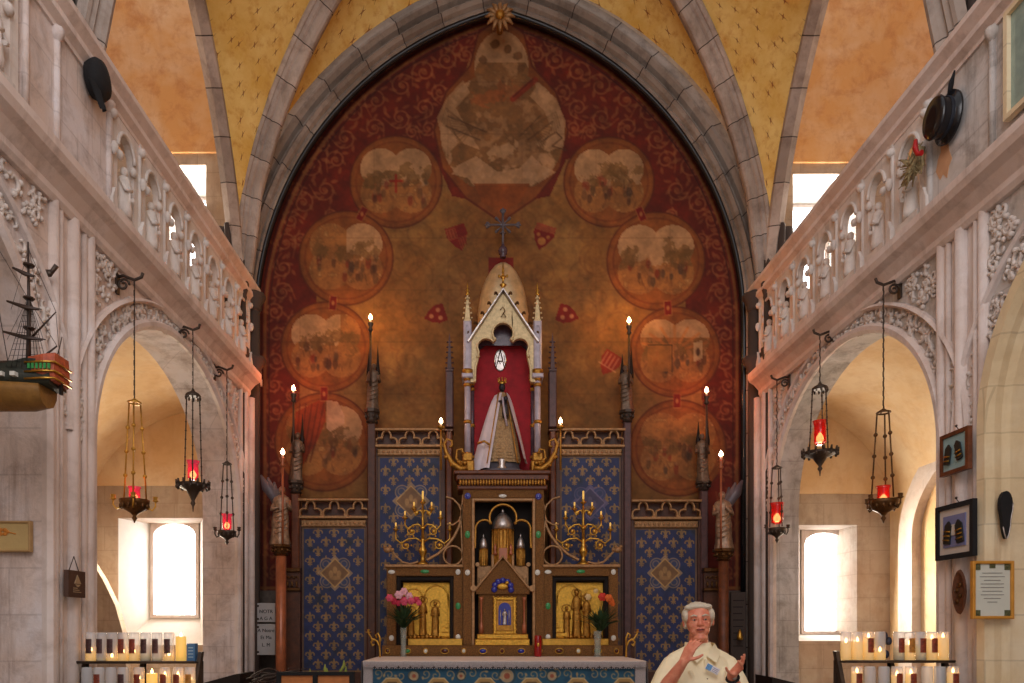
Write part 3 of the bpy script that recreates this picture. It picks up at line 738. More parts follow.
# ================================================================ THE PAINTED WALL
def fresco():
    c = Canvas(246, 760, -6, 782, 1.0, (138, 90, 38)); X, Y = c.X, c.Y
    n1 = vnoise(X, Y, 26, 1); n2 = vnoise(X, Y, 7, 5); n3 = vnoise(X, Y, 60, 9)
    c.mix(np.s_[:, :], (n1 - .42) * 2.2, (162, 116, 60)); c.mix(np.s_[:, :], (n3 - .5) * 1.6, (146, 102, 56))
    c.mix(np.s_[:, :], (n2 - .55) * 1.6, (112, 62, 24))
    LX = lambda pts: [(1002 - x, y) for x, y in pts]
    # faint swirling foliage in the middle field
    rnd = random.Random(3)
    for i in range(46):
        x = rnd.uniform(380, 500); y = rnd.uniform(215, 480); r = rnd.uniform(8, 22); a = rnd.uniform(0, 360)
        sp = spiral(x, y, r, 2, a, a + rnd.choice((-1, 1)) * 420, 20)
        for q in (sp, LX(sp)): c.stroke(q, 2.0, (112, 64, 28), .28)
    # maroon border field with rinceaux
    inner = [(262, 620), (300, 620), (300, 500), (286, 470), (296, 440), (300, 400), (300, 350), (316, 310), (318, 260), (345, 230), (366, 200), (372, 168), (400, 146), (436, 160), (452, 196), (470, 200), (446, 150), (440, 110), (462, 78), (478, 40), (501, 14), (501, -20), (246, -20), (246, 620)]
    for q in (inner, LX(inner)): c.poly(q, (104, 26, 10))
    w = np.s_[:, :]
    red = (np.abs(c.C[..., 0] - 104) < 3) & (c.C[..., 1] < 30)
    c.mix(w, red * (n1 - .45) * 1.6, (132, 42, 16)); c.mix(w, red * (n2 - .55) * 1.5, (74, 16, 8))
    rnd = random.Random(11)
    for k in range(400):
        # centres strung along the border between arch and medallions
        t = k / 22.
        if t > 17: break
        row = k % 2
    spots = [(275, 470, 9), (277, 440, 9), (276, 410, 10), (274, 385, 8), (276, 360, 10), (277, 335, 9), (275, 312, 9), (282, 292, 10), (283, 268, 10), (285, 243, 11), (291, 220, 9), (303, 203, 11), (325, 190, 11), (296, 190, 8), (312, 165, 12), (336, 160, 10), (345, 138, 11), (322, 145, 8), (352, 112, 11), (374, 128, 10), (376, 100, 12), (400, 118, 11), (402, 86, 12), (424, 108, 10), (424, 72, 12), (428, 128, 8), (446, 60, 11), (440, 92, 9), (452, 42, 9), (466, 55, 8), (470, 32, 8), (275, 500, 9), (274, 525, 9), (274, 550, 9), (274, 572, 8), (412, 132, 7), (360, 85, 6), (390, 66, 7), (300, 240, 7), (294, 320, 7), (330, 215, 6), (292, 395, 6)]
    for (x, y, r) in spots:
        a = rnd.uniform(0, 360); s_ = rnd.choice((-1, 1))
        sp = spiral(x, y, r, 2.2, a, a + s_ * 500, 26)
        tail = [(x + r * math.cos(math.radians(a)), y + r * math.sin(math.radians(a))), (x + r * 1.5 * math.cos(math.radians(a - 40 * s_)), y + r * 1.5 * math.sin(math.radians(a - 40 * s_)))]
        for q in (sp, LX(sp)): c.stroke(q, 1.9, (162, 96, 54), .66)
        for q in (tail, LX(tail)): c.stroke(q, 1.6, (158, 88, 46), .55)
        for j in range(7):
            b = math.radians(a + j * 53); ex, ey = x + r * (.8 + .35 * (j % 2)) * math.cos(b), y + r * (.8 + .35 * (j % 2)) * math.sin(b)
            for sx_, xx in ((1, ex), (-1, 1002 - ex)): c.ell(xx, ey, r * .34, r * .15, (164, 98, 54), .55, sx_ * (b + .6), .5, j)
        for xx in (x, 1002 - x): c.ell(xx, y, r * .3, r * .22, (166, 98, 52), .55, .6)
    # outer tan line following the arch
    for dr, wd, col in ((-13, 3, (150, 92, 44)), (-9.5, 1.6, (66, 16, 8)), (-17, 1.2, (64, 18, 10))):
        pts = []
        for i in range(40):
            th = math.radians(180 - 78 * i / 39); pts.append((ACX + (AR + dr) * math.cos(th) , ASY + 6 - (AR + dr) * math.sin(th)))
        pts = [(pts[0][0], 590)] + [p for p in pts if p[0] < 502]
        for q in (pts, LX(pts)): c.stroke(q, wd, col, .85)
    for q in ([(262, 588), (290, 588)], LX([(262, 588), (290, 588)])): c.stroke(q, 3, (150, 92, 44), .85)
    # grey stone below the painted border
    w = np.s_[:, :]; c.mix(w, (Y > 590) * 1.0, (112, 98, 88)); c.mix(w, (Y > 590) * (n2 - .5) * 2, (80, 70, 64))
    # medallions
    def medallion(cx, cy, r, kind, seed, light):
        ro = r + 3
        c.ell(cx, cy, ro, ro, (138, 74, 28), 1, rag=.02); c.ring(cx, cy, ro, ro, 1.6, (92, 36, 14), .8)
        c.ell(cx, cy, r, r, (152, 84, 34), .9)
        wn = c.win(cx - r, cx + r, cy - r, cy + r); nn = vnoise(X[wn], Y[wn], 9, seed)
        d = np.hypot(X[wn] - cx, Y[wn] - cy)
        c.mix(wn, (d < r) * (nn - .45) * 1.5, (112, 56, 20))
        c.ring(cx, cy, r * .93, r * .93, 2, (120, 54, 20), .6)
        # quatrefoil scene field
        base = (172, 112, 56)
        m = np.zeros(X.shape)
        wn = c.win(cx - r, cx + r, cy - r, cy + r); q = r * .42; xx = X[wn] - cx; yy = Y[wn] - cy
        mm = np.zeros(xx.shape, bool)
        for a, b in ((q * .85, q * .6), (-q * .85, q * .6), (q * .85, -q * .75), (-q * .85, -q * .75)): mm |= np.hypot(xx - a, yy - b) < q * 1.12
        mm |= (abs(xx) < q) & (abs(yy) < q * 1.3)
        m[wn] = mm
        c.mix(wn, mm * .85, base); nn = vnoise(X[wn], Y[wn], 5, seed + 3)
        sky = mm & (yy < -q * .0 + (vnoise(X[wn], Y[wn], 8, seed + 7) - .5) * 22) & light(xx / r, yy / r)
        c.mix(wn, sky * .85, (196, 148, 102))
        c.mix(wn, mm * ~sky * (nn - .5) * 2.4, (104, 60, 24)); c.mix(wn, mm * ~sky * (nn - .62) * 4, (206, 150, 88))
        rn = random.Random(seed)
        for i in range(17):
            x = cx + rn.uniform(-.7, .7) * r; y = cy + rn.uniform(-.05, .5) * r; h = rn.uniform(.08, .14) * r
            col = rn.choice(((74, 40, 20), (128, 40, 20), (98, 62, 34), (60, 44, 36)))
            c.ell(x, y, h * .5, h, col, .6, rag=.5, seed=seed + i, clip=m); c.ell(x, y - h * 1.15, h * .32, h * .35, (166, 112, 70), .7, clip=m)
        for i in range(9):
            x = cx + rn.uniform(-.75, .75) * r; y = cy - rn.uniform(-.05, .3) * r
            c.ell(x, y, r * rn.uniform(.1, .22), r * rn.uniform(.08, .2), (118, 80, 36), .6, rag=2.2, seed=seed + 20 + i, clip=m)
        for i in range(10): x = cx + rn.uniform(-.7, .7) * r; y = cy + rn.uniform(-.1, .5) * r; c.stroke([(x, y), (x + rn.uniform(-3, 3), y + rn.uniform(3, 8))], .9, (92, 50, 24), .5)
        return m
    al = lambda x, y: np.ones(x.shape, bool)
    meds = [(396, 182, 43, 31, al), (609, 182, 42, 32, al), (346, 258, 44, 33, lambda x, y: (x > .0) & (y > -.8)), (656, 261, 46, 34, al), (326, 347, 42, 35, lambda x, y: x < .35), (675, 352, 42, 36, lambda x, y: y < -.35), (324, 442, 46, 37, lambda x, y: x > .1), (678, 448, 45, 38, lambda x, y: y > 5)]
    for cx, cy, r, sd, lf in meds: medallion(cx, cy, r, 0, sd, lf)
    for (x, y) in ((396, 184),): c.stroke([(x, y - 9), (x, y + 8)], 2, (160, 30, 16), .9); c.stroke([(x - 6, y - 3), (x + 6, y - 3)], 2, (160, 30, 16), .9)
    # rays over the sixth scene and its little dark window
    for k in range(7):
        a = math.radians(200 + k * 23); c.stroke([(675 + 12 * math.cos(a), 352 + 10 * math.sin(a)), (675 + 34 * math.cos(a), 352 + 26 * math.sin(a))], 3, (206, 116, 48), .5)
    c.poly([(648, 345), (672, 345), (672, 372), (648, 372)], (150, 96, 42), .8); c.stroke([(648, 345), (672, 345), (672, 372)], 1, (72, 44, 20), .8)
    c.poly([(694, 343), (703, 340), (703, 358), (694, 362)], (200, 160, 110), .9); c.ell(698, 352, 2, 4, (80, 46, 24), .9)
    # draped red curtain in the lowest left scene
    c.poly([(296, 412), (324, 398), (326, 420), (318, 440), (300, 470), (290, 450)], (156, 52, 18), .8)
    for k in range(5): c.stroke([(300 + k * 6, 404), (297 + k * 5, 436), (294 + k * 4, 462)], 1.2, (96, 28, 12), .7)
    c.poly([(327, 400), (338, 402), (345, 416), (344, 424), (330, 432), (327, 428)], (206, 158, 118), .9)
    # painted straps joining the medallions
    for (x, y, a) in ((362, 214, .5), (333, 303, .1), (324, 394, 0), (641, 214, -.4), (668, 308, -.05), (677, 401, 0)):
        h = 7; w_ = 3.5; ca, sa = math.cos(a), math.sin(a)
        rec = [(x + u * ca - v * sa, y + u * sa + v * ca) for u, v in ((-w_, -h), (w_, -h), (w_, h), (-w_, h))]
        c.poly(rec, (128, 22, 12)); c.stroke(rec + rec[:1], .8, (196, 132, 70), .6); c.ell(x, y, 1.5, 2.5, (196, 132, 70), .8)
    # great central mandorla
    c.poly([(501, 16), (524, 34), (532, 66), (556, 92), (568, 130), (560, 168), (536, 198), (501, 222), (466, 198), (442, 168), (434, 130), (446, 92), (470, 66), (478, 34)], (136, 72, 28))
    wn = c.win(434, 568, 16, 222); nn = vnoise(X[wn], Y[wn], 8, 77); d = np.hypot(X[wn] - 501, Y[wn] - 130)
    c.stroke([(501, 16), (524, 34), (532, 66), (556, 92), (568, 130), (560, 168), (536, 198), (501, 222), (466, 198), (442, 168), (434, 130), (446, 92), (470, 66), (478, 34), (501, 16)], 2, (96, 30, 12), .8)
    m = np.zeros(X.shape); m[(np.hypot(X - 502.5, Y - 133) < 62) | ((((X - 501.5) / 27) ** 2 + ((Y - 68) / 37) ** 2) < 1)] = 1
    m[Y > 186] = 0
    mask = m > 0
    c.mix(np.s_[:, :], m * .95, (184, 136, 92))
    # landscape, winged beasts and rocks against the pale sky
    dark = (116, 76, 36)
    N5 = vnoise(X, Y, 6, 91); N9 = vnoise(X, Y, 16, 92)
    body = ((np.abs(X - 502) < 50 - np.abs(Y - 125) * .42) & (Y > 62) & (Y < 166))
    wing = (((X - 464) / 30) ** 2 + ((Y - 112) / 20) ** 2 < 1) | (((X - 541) / 30) ** 2 + ((Y - 112) / 22) ** 2 < 1) | (((X - 452) / 18) ** 2 + ((Y - 156) / 14) ** 2 < 1) | (((X - 550) / 22) ** 2 + ((Y - 160) / 14) ** 2 < 1)
    hill = Y > 150 + (N9 - .5) * 60
    sh = (body | wing | hill) * np.clip((N5 * .7 + N9 - .68) * 8, 0, 1)
    c.mix(np.s_[:, :], m * sh * .85, dark); c.mix(np.s_[:, :], m * body * .45, (134, 88, 46))
    c.mix(np.s_[:, :], m * sh * (N5 - .45) * 2, (152, 98, 50))
    for x, y, rx, ry in ((495, 44, 5, 5), (508, 49, 4, 5), (518, 56, 5, 4), (483, 60, 4, 5), (521, 68, 4, 4), (502, 90, 4, 13)): c.ell(x, y, rx, ry, (110, 70, 36), .85, rag=.6, seed=int(x), clip=m)
    c.ell(488, 98, 16, 8, (172, 84, 34), .5, rag=1.6, seed=5, clip=m); c.ell(508, 92, 14, 9, (164, 84, 36), .4, rag=2, seed=6, clip=m)
    for pts_ in ([(437, 118), (447, 98), (463, 80), (470, 92), (456, 108), (466, 126), (480, 150), (460, 142), (446, 156)], [(538, 84), (556, 98), (566, 122), (562, 146), (548, 152), (536, 144), (552, 130), (544, 110), (530, 96)]): c.poly(pts_, (190, 142, 98), .75)
    for k in range(14): a = k * .45; c.stroke([(470 + 3 * k % 9, 128), (446 + k, 108 + k * 3), (442 + k * 2, 122 + k * 2)], 1, (104, 68, 34), .5); c.stroke([(530, 126), (556 - k, 112 + k * 3), (560 - k * 2, 126 + k * 2)], 1, (104, 68, 34), .5)
    c.stroke([(513, 99), (535, 80)], 6, (150, 40, 18), .75); c.stroke([(513, 97), (533, 79)], 1, (70, 20, 10), .8)
    for (a, b) in (((448, 116), (486, 132)), ((446, 126), (480, 140)), ((540, 116), (520, 136)), ((552, 122), (528, 140))):
        c.stroke([a, b], 1.6, (84, 52, 24), .6)
    c.stroke([(541, 142), (556, 132), (562, 138), (552, 146), (566, 150)], 1.4, (96, 60, 30), .8)
    c.poly([(457, 166), (476, 156), (490, 166), (498, 172), (520, 168), (532, 155), (540, 164), (556, 172), (544, 180), (530, 186), (474, 186), (468, 178), (452, 174)], (198, 150, 106), .75)
    c.ell(503, 151, 15, 7, (200, 152, 106), .7, -.4, 1.4, 9)
    c.poly([(474, 184), (530, 184), (520, 202), (501, 212), (482, 202)], (146, 72, 24), .9)
    # little coats of arms
    def shield(x, y, s_, rot, kind):
        pts = [(-.8, -1), (.8, -1), (.85, -.2), (.5, .5), (0, 1.05), (-.5, .5), (-.85, -.2)]
        ca, sa = math.cos(rot), math.sin(rot); T = lambda u, v: (x + s_ * (u * ca - v * sa), y + s_ * (u * sa + v * ca))
        c.poly([T(*p) for p in pts], (126, 22, 14) if kind != 3 else (148, 40, 20), .95)
        if kind == 0:
            c.poly([T(*p) for p in ((-.75, -.9), (0, -.9), (0, 0), (-.8, 0))], (176, 112, 60), .5)
            c.poly([T(*p) for p in ((0, 0), (.8, 0), (.5, .5), (0, 1))], (176, 112, 60), .4)
            for k in range(3): c.stroke([T(-.6 + k * .25, -.8), T(-.6 + k * .25, -.1)], 1, (110, 24, 12), .8); c.stroke([T(.1 + k * .2, .1), T(.1 + k * .2, .7)], 1, (110, 24, 12), .8)
        if kind == 1:
            c.poly([T(*p) for p in ((-.8, -1), (.8, -1), (.83, -.45), (-.83, -.45))], (170, 100, 54), .6)
            c.ell(*T(0, .35), s_ * .32, s_ * .32, (196, 130, 60), .9); c.ell(*T(-.4, -.1), s_ * .15, s_ * .15, (196, 130, 60), .8); c.ell(*T(.4, -.1), s_ * .15, s_ * .15, (196, 130, 60), .8)
        if kind == 2:
            for u, v in ((-.35, -.4), (.4, -.4), (0, .35)): c.ell(*T(u, v), s_ * .2, s_ * .2, (196, 130, 84), .9)
        if kind == 3:
            for k in range(4): c.stroke([T(-.6 + k * .35, -.8), T(-.6 + k * .35, .2)], 1.4, (214, 150, 110), .6)
            c.stroke([T(-.8, .3), T(.8, .3)], 1.4, (214, 150, 110), .6)
    shield(458, 238, 12.5, -.3, 0); shield(543, 237, 12.5, .3, 1); shield(435, 315, 11, 1.25, 2); shield(568, 315, 11, -1.25, 2); shield(609, 364, 12, .55, 3)
    c.poly([(489, 258), (514, 258), (514, 300), (489, 300)], (120, 22, 16), .95)
    # plaster joints, age
    for y in range(30, 600, 52): c.stroke([(255, y), (750, y)], .7, (80, 44, 20), .22)
    for x in range(300, 740, 74): c.stroke([(x, 20), (x, 600)], .7, (80, 44, 20), .14)
    c.mottle(14, .22, 21); c.mottle(3, .12, 22)
    c.C = c.C * .86
    o = c.mesh('wall_chancel', 8.36, M['paint'], None, .05); struct(o)
fresco()
# ================================================================ BLUE LILY PANELS, OAK FRAMES
def lily(c, cx, cy, s_, col):
    w = c.win(cx - s_ * 1.1, cx + s_ * 1.1, cy - s_ * 1.25, cy + s_ * 1.25)
    x = (c.X[w] - cx) / s_; y = (c.Y[w] - cy) / (s_ * 1.12)
    if x.size == 0: return
    ax = np.abs(x)
    m = (ax < .26 * np.clip(1 - ((y + .3) / .85) ** 2, 0, 1)) & (y < .5)                      # middle petal
    d = np.hypot(ax - .52, y + .1); m |= (np.abs(d - .36) < .13) & (y < .1) & (ax > .12)      # side petals
    m |= (ax < .5) & (np.abs(y - .28) < .1)                                                   # band
    m |= (ax < .17) & (y > .25) & (y < .95 - ax * 2); m |= (np.abs(y - .5 - ax * .35) < .11) & (ax < .42)
    c.mix(w, m * .92, col)
def blue_panel(name, x0, x1, y0, y1, Yp, mx, my, mr, parent, fade, deep=(30, 40, 84)):
    c = Canvas(x0, x1, y0, y1, .62, deep)
    n = vnoise(c.X, c.Y, 10, int(x0)); c.mix(np.s_[:, :], (n - .4) * 1.4, (34, 50, 74)); c.mix(np.s_[:, :], np.clip((n - .62) * 5, 0, 1) * .5, (20, 22, 30))
    j = 0; y = y0 + 6
    while y < y1 + 4:
        x = (x0 + x1) / 2 + (8 if j % 2 else 0) - 64
        while x < x1 + 8:
            if abs(x - mx) + abs(y - my) * .9 > mr * 1.15 and x0 + 2 < x < x1 - 2: lily(c, x, y, 4.9, (144, 110, 64))
            x += 16
        j += 1; y += 9.4
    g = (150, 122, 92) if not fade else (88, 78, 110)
    for s_, col in ((1.0, g), (.86, (40, 52, 92))):
        q = mr * .42 * s_
        for dx, dy in ((.52, .52), (-.52, .52), (.52, -.52), (-.52, -.52)): c.ell(mx + dx * mr, my + dy * mr, q * 1.02, q * 1.02, col, .9)
        c.poly([(mx, my - mr * 1.12 * s_), (mx + mr * 1.12 * s_, my), (mx, my + mr * 1.12 * s_), (mx - mr * 1.12 * s_, my)], col, .9)
    k = mr * .9; dia = [(mx, my - k), (mx + k, my), (mx, my + k), (mx - k, my)]
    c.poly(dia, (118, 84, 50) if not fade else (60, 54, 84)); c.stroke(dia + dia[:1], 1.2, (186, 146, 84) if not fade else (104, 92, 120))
    for dx, dy in ((.66, .66), (-.66, .66), (.66, -.66), (-.66, -.66)): c.ring(mx + dx * mr * .85, my + dy * mr * .85, mr * .2, mr * .2, 1, g, .7)
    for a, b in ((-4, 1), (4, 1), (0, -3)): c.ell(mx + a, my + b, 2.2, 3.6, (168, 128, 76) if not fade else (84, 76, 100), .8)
    c.ell(mx, my + 5, 6, 2, (168, 128, 76), .5)
    rect = [(x0 + 1, y0 + 1), (x1 - 1, y0 + 1), (x1 - 1, y1 - 1), (x0 + 1, y1 - 1)]; c.stroke(rect + rect[:1], 1.6, (120, 84, 44), .9)
    c.mottle(6, .2, int(x1)); c.mesh(name, Yp, M['panelpaint'], parent, .02)
def quatre_frieze(mb, x0, x1, y0, y1, Yp, n):
    X0, X1, Z1, Z0 = PX(x0, Yp), PX(x1, Yp), PZ(y0, Yp), PZ(y1, Yp); h = Z1 - Z0; wv = (X1 - X0) / n
    mb.bbox(X0, X1, Yp - .05, Yp + .03, Z1 - .03, Z1, .008); mb.bbox(X0, X1, Yp - .04, Yp + .03, Z0 - .01, Z0 + .022, .006)
    for i in range(n):
        c = X0 + wv * (i + .5); zm = Z0 + h * .08; hh = h * .84
        head = arc(c, zm + hh * .6, wv * .19, -25, 205, 12, hh * .36)
        rl_ = arc(c + wv * .27, zm + hh * .22, wv * .19, -30, 110, 8, hh * .26); ll_ = [(2 * c - p[0], p[1]) for p in rl_[::-1]]; pts = [(c + wv * .5, zm - .01)] + rl_ + head + ll_ + [(c - wv * .5, zm - .01)]
        mb.band(pts, .022, Yp - .03, Yp + .01)
    for i in range(n + 1):
        q = X0 + wv * i; mb.band([(q, Z0), (q, Z0 + h * .2)], .024, Yp - .03, Yp + .01)
def panel_bay(side_w, near, x0, x1, yf0, yf1, py0, py1, mx, my, mr, fade):
    Yp = 8.12; w_ = 'inner' if near else 'outer'
    T = thing('lily_panel', (PX((x0 + x1) / 2, Yp), Yp, .34), 'blue panel of gold lilies with quatrefoil crest, %s one on the %s of the altar' % (w_, side_w), 'panel')
    blue_panel('painted_field', x0 + 1, x1 - 1, py0, py1, Yp, mx, my, mr, T, fade)
    f = MB(); quatre_frieze(f, x0 - 2, x1 + 3, yf0, yf1, Yp - .02, 3); f.build('openwork_crest', M['tracery'], T)
    b = MB(); b.box(PX(x0, Yp), PX(x1, Yp), Yp + .05, Yp + .07, PZ(yf1, Yp), PZ(yf0, Yp)); b.build('crest_backing', M['wood'], T)
    b = MB(); b.bbox(PX(x0 - 1, Yp), PX(x1 + 1, Yp), Yp - .03, Yp + .04, PZ(py0, Yp), PZ(yf1 + 2, Yp), .012)
    for i in range(14):
        xx = PX(x0 + (x1 - x0) * (i + .5) / 14, Yp); b.sph((xx, Yp - .03, PZ((py0 + yf1) / 2 + 1, Yp)), (.018, .012, .02), 6)
    b.build('carved_band', M['tracery'], T)
    b = MB(); b.box(PX(x0 - 3, Yp), PX(x0 + 1, Yp), Yp - .03, Yp + .06, .34, PZ(yf1, Yp)); b.box(PX(x1 - 1, Yp), PX(x1 + 3, Yp), Yp - .03, Yp + .06, .34, PZ(yf1, Yp))
    b.box(PX(x0, Yp), PX(x1, Yp), Yp + .0, Yp + .06, .34, PZ(py1, Yp)); b.build('frame', M['wood'], T)
panel_bay('left', True, 377, 442, 429, 447, 456, 668, 411, 501, 17, False)
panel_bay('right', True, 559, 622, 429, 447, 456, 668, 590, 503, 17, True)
panel_bay('left', False, 301, 367, 499, 518, 527, 672, 335, 573, 16, False)
panel_bay('right', False, 633, 698, 500, 519, 528, 672, 665, 573, 16, False)
# oak posts dividing the panels
def post(x0, x1, y0, Yp, lab, m=None):
    T = thing('oak_post', (PX((x0 + x1) / 2, Yp), Yp, .34), lab, 'post'); mb = MB()
    a, b = PX(x0, Yp), PX(x1, Yp); mb.bbox(a, b, Yp - .05, Yp + .12, .34, PZ(y0, Yp), .015)
    mb.bbox(a - .015, b + .015, Yp - .065, Yp + .12, .34, .62, .01)
    mb.build('shaft', m or M['wood2'], T); mb = MB(); zz = PZ(570, Yp)
    mb.bbox(a - .012, b + .012, Yp - .06, Yp + .12, zz, zz + .03, .006); mb.bbox(a - .012, b + .012, Yp - .06, Yp + .12, PZ(y0, Yp) - .03, PZ(y0, Yp), .006); mb.build('moulding', M['wood'], T)
post(446, 452.5, 430, 8.05, 'dark oak post between inner left lily panel and the shrine'); post(549.5, 555.5, 430, 8.05, 'dark oak post between inner right lily panel and the shrine')
# ---------------------------------------------------------------- statues
def robed(mb, c, h, w, seed, arm=1, wings=0, staff_side=1, spikes=False, tilt=0):
    # c = feet centre, h = height; robe with folds, mantle, arms across the breast, bowed head
    x, y, z = c; n = 18; rnd = random.Random(seed); ph = [rnd.uniform(0, 6.3) for _ in range(3)]
    prof = [(.50, 0), (.52, .03), (.46, .12), (.44, .28), (.46, .42), (.40, .54), (.43, .66), (.50, .76), (.42, .82), (.2, .855), (.13, .88)]
    vs = []
    for (r, t) in prof:
        for k in range(n):
            a = 2 * PI * k / n; f = 1 + (.16 * math.sin(a * 5 + ph[0] + t * 3) + .08 * math.sin(a * 9 + ph[1])) * (1 - t) * 1.1 * (1 if t < .8 else 0)
            vs.append((x + w * r * f * math.cos(a) + tilt * t * h * .06, y + w * r * .8 * f * math.sin(a), z + t * h))
    mb.add(vs, [(i * n + k, i * n + (k + 1) % n, (i + 1) * n + (k + 1) % n, (i + 1) * n + k) for i in range(len(prof) - 1) for k in range(n)], True)
    mb.add(vs[:n], [tuple(range(n))[::-1]])
    hx = x + tilt * h * .06
    mb.sph((hx, y - w * .08, z + h * .935), (max(w * .17, h * .05), max(w * .19, h * .052), h * .066), 10); mb.sph((hx, y + w * .02, z + h * .955), (max(w * .2, h * .058), max(w * .2, h * .056), h * .058), 10)
    mb.sph((hx, y - w * .08 - max(w * .19, h * .052), z + h * .93), (h * .01, h * .014, h * .015), 6)
    for s_ in (-1, 1):
        sh = Vector((hx + s_ * w * .4, y, z + h * .76)); el = Vector((hx + s_ * w * .52, y - w * .2, z + h * .6)); ha = Vector((hx + (s_ * w * .1 if s_ != staff_side else staff_side * w * .42), y - w * .48, z + h * (.66 + .04 * s_)))
        mb.tube([sh, el, ha], [w * .13, w * .12, w * .07], 8); mb.sph(ha, w * .085, 8)
    # diagonal mantle folds
    for k in range(5):
        t = .62 - k * .09; pts = []
        for i in range(7):
            u = -1 + i / 3; a = u * 1.1
            pts.append((hx + w * .47 * math.sin(a), y - w * .4 * math.cos(a), z + h * (t - .05 * (1 - u * u) + .05 * u)))
        mb.tube(pts, [w * .02, w * .04, w * .05, w * .055, w * .05, w * .04, w * .02], 6)
def feathers(mb, base, s_, L, w):
    # folded wing raised behind the shoulder
    for k in range(6):
        a = math.radians(62 + k * 14); l = L * (1 - k * .08)
        p0 = Vector(base) + Vector((s_ * .01 * k, .015, -.03 * k)); p1 = p0 + Vector((s_ * l * .55 * math.cos(a) + s_ * .05, .03, l * .6 * math.sin(a))); p2 = p0 + Vector((s_ * (l * .8 * math.cos(a) + .07 - .012 * k), .03, l * math.sin(a)))
        mb.tube([p0, p1, p2], [w * .5, w * .7, w * .12], 6, flat=.35)
def statue_column(x, yflame, ystat0, ystat1, ycap1, Yp, w_px, colm, lab_c, lab_s, kind, seed, xs=None, pole_x=None, post_w=None, ss=1):
    s_ = S(Yp); X = PX(x, Yp); zc = PZ(ycap1, Yp); zt = PZ(ystat1, Yp)
    T = thing('statue_pillar', (X, Yp, .34), lab_c, 'pillar'); r = (post_w or w_px * .33) / s_ / 2
    mb = MB(); mb.tube([(X, Yp, .34), (X, Yp, zc)], r, 12) if kind == 'angel' else mb.bbox(X - r, X + r, Yp - r, Yp + r, .34, zc, .012)
    mb.build('shaft', colm, T); mb = MB(); mb.lathe((X, Yp, .34), [(r * 1.9, 0), (r * 1.9, .16), (r * 1.5, .2), (r * 1.6, .24), (r, .3)], 8); mb.build('base', M['wood'], T)
    mb = MB(); H = zt - zc; R = w_px / s_ / 2
    mb.lathe((X, Yp, zc), [(r * 1.1, 0), (r * 1.5, H * .12), (r * 1.2, H * .25), (R * .85, H * .7), (R * 1.05, H * .78), (R * 1.05, H)], 8, smooth=False)
    for k in range(8): a = k * PI / 4 + .39; mb.sph((X + R * .8 * math.cos(a), Yp + R * .8 * math.sin(a), zc + H * .5), (R * .2, R * .2, H * .18), 6)
    mb.build('capital', M['bronze'] if kind == 'angel' else M['iron'], T)
    X2 = X if xs is None else PX(xs, Yp); zh = PZ(ystat0, Yp); h = zh - zt
    A = thing('angel_statue' if kind == 'angel' else 'saint_statue', (X2, Yp, zt), lab_s, 'statue')
    mb = MB(); robed(mb, (X2, Yp, zt), h, w_px * (.86 if kind == 'angel' else .8) / s_, seed, staff_side=ss, tilt=ss * .6); mb.build('body', M['statue' if kind == 'saint' else 'statue_a'], A)
    px_ = X2 if pole_x is None else PX(pole_x, Yp); zf = PZ(yflame, Yp); yp = Yp - .11
    mb = MB(); z0 = zt if kind == 'angel' else zt + h * .45
    mb.tube([(px_, yp, z0), (px_, yp, zf - .09)], .012, 8); mb.lathe((px_, yp, zf - .16), [(.012, 0), (.03, .02), (.016, .05), (.034, .09), (.034, .1)], 10)
    pole = mb.build('candle_pole', M['copper'] if kind == 'angel' else M['iron'], A); mb = MB(); mb.tube([(px_, yp, zf - .06), (px_, yp, zf - .005)], .012, 8); mb.build('candle', M['jewel_w'], pole)
    mb = MB(); mb.lathe((px_, yp, zf - .02), [(.006, 0), (.022, .012), (.02, .03), (.004, .062)], 8); mb.build('flame', M['bulb'], pole)
    LAMPS.append(((px_, yp - .02, zf + .02), (255, 172, 64) if kind == 'saint' and x in (372, 627) else (255, 104, 44), (16 if x in (372, 627) else 8) if kind == 'saint' else 1.6))
    if kind == 'angel':
        mb = MB(); feathers(mb, (X2 - ss * .03, Yp + .07, zt + h * .7), -ss, h * .62, w_px / s_ * .4); mb.build('wing', M['wing'], A)
    else:
        for dx, dh in ((-.045, .28), (.06, .36)):
            mb = MB(); mb.lathe((X + dx, Yp + .05, zh - .12), [(.026, 0), (.03, .05), (.018, .12), (.0015, dh)], 6); mb.build('pinnacle', M['void2'], A)
M['statue'] = mat('dark_bronze_statue', (132, 108, 88), .45, .3, var=.5, scale=30, bump=.3)
M['statue_a'] = mat('parcel_gilt_statue', (178, 146, 120), .38, .4, var=.5, scale=22, bump=.2)
M['wing'] = mat('grey_wing_plumage', (104, 98, 106), .5, .3, var=.3)
M['void2'] = mat('blackened_iron_spike', (30, 20, 16), .6, .3)
statue_column(372, 322, 364, 410, 424, 8.1, 15, M['wood'], 'dark square oak pillar left of the shrine, bearing a saint and candle', 'dark robed saint with candle high on the inner left pillar', 'saint', 3, post_w=8.5)
statue_column(627, 325, 366, 411, 423, 8.1, 15, M['wood_p'], 'mauve square pillar right of the shrine, bearing a saint and candle', 'dark robed saint with candle high on the inner right pillar', 'saint', 4, post_w=7.5, ss=-1)
statue_column(296, 392, 433, 481, 494, 8.1, 15, M['wood2'], 'dark oak pillar at the outer left edge of the panelling', 'dark robed saint with candle on the outer left pillar, lower than the inner one', 'saint', 5, post_w=8)
statue_column(703.5, 394, 434, 482, 491, 8.1, 15, M['wood_p'], 'mauve pillar at the outer right edge of the panelling', 'dark robed saint with candle on the outer right pillar, lower than the inner one', 'saint', 6, post_w=7.5, ss=-1)
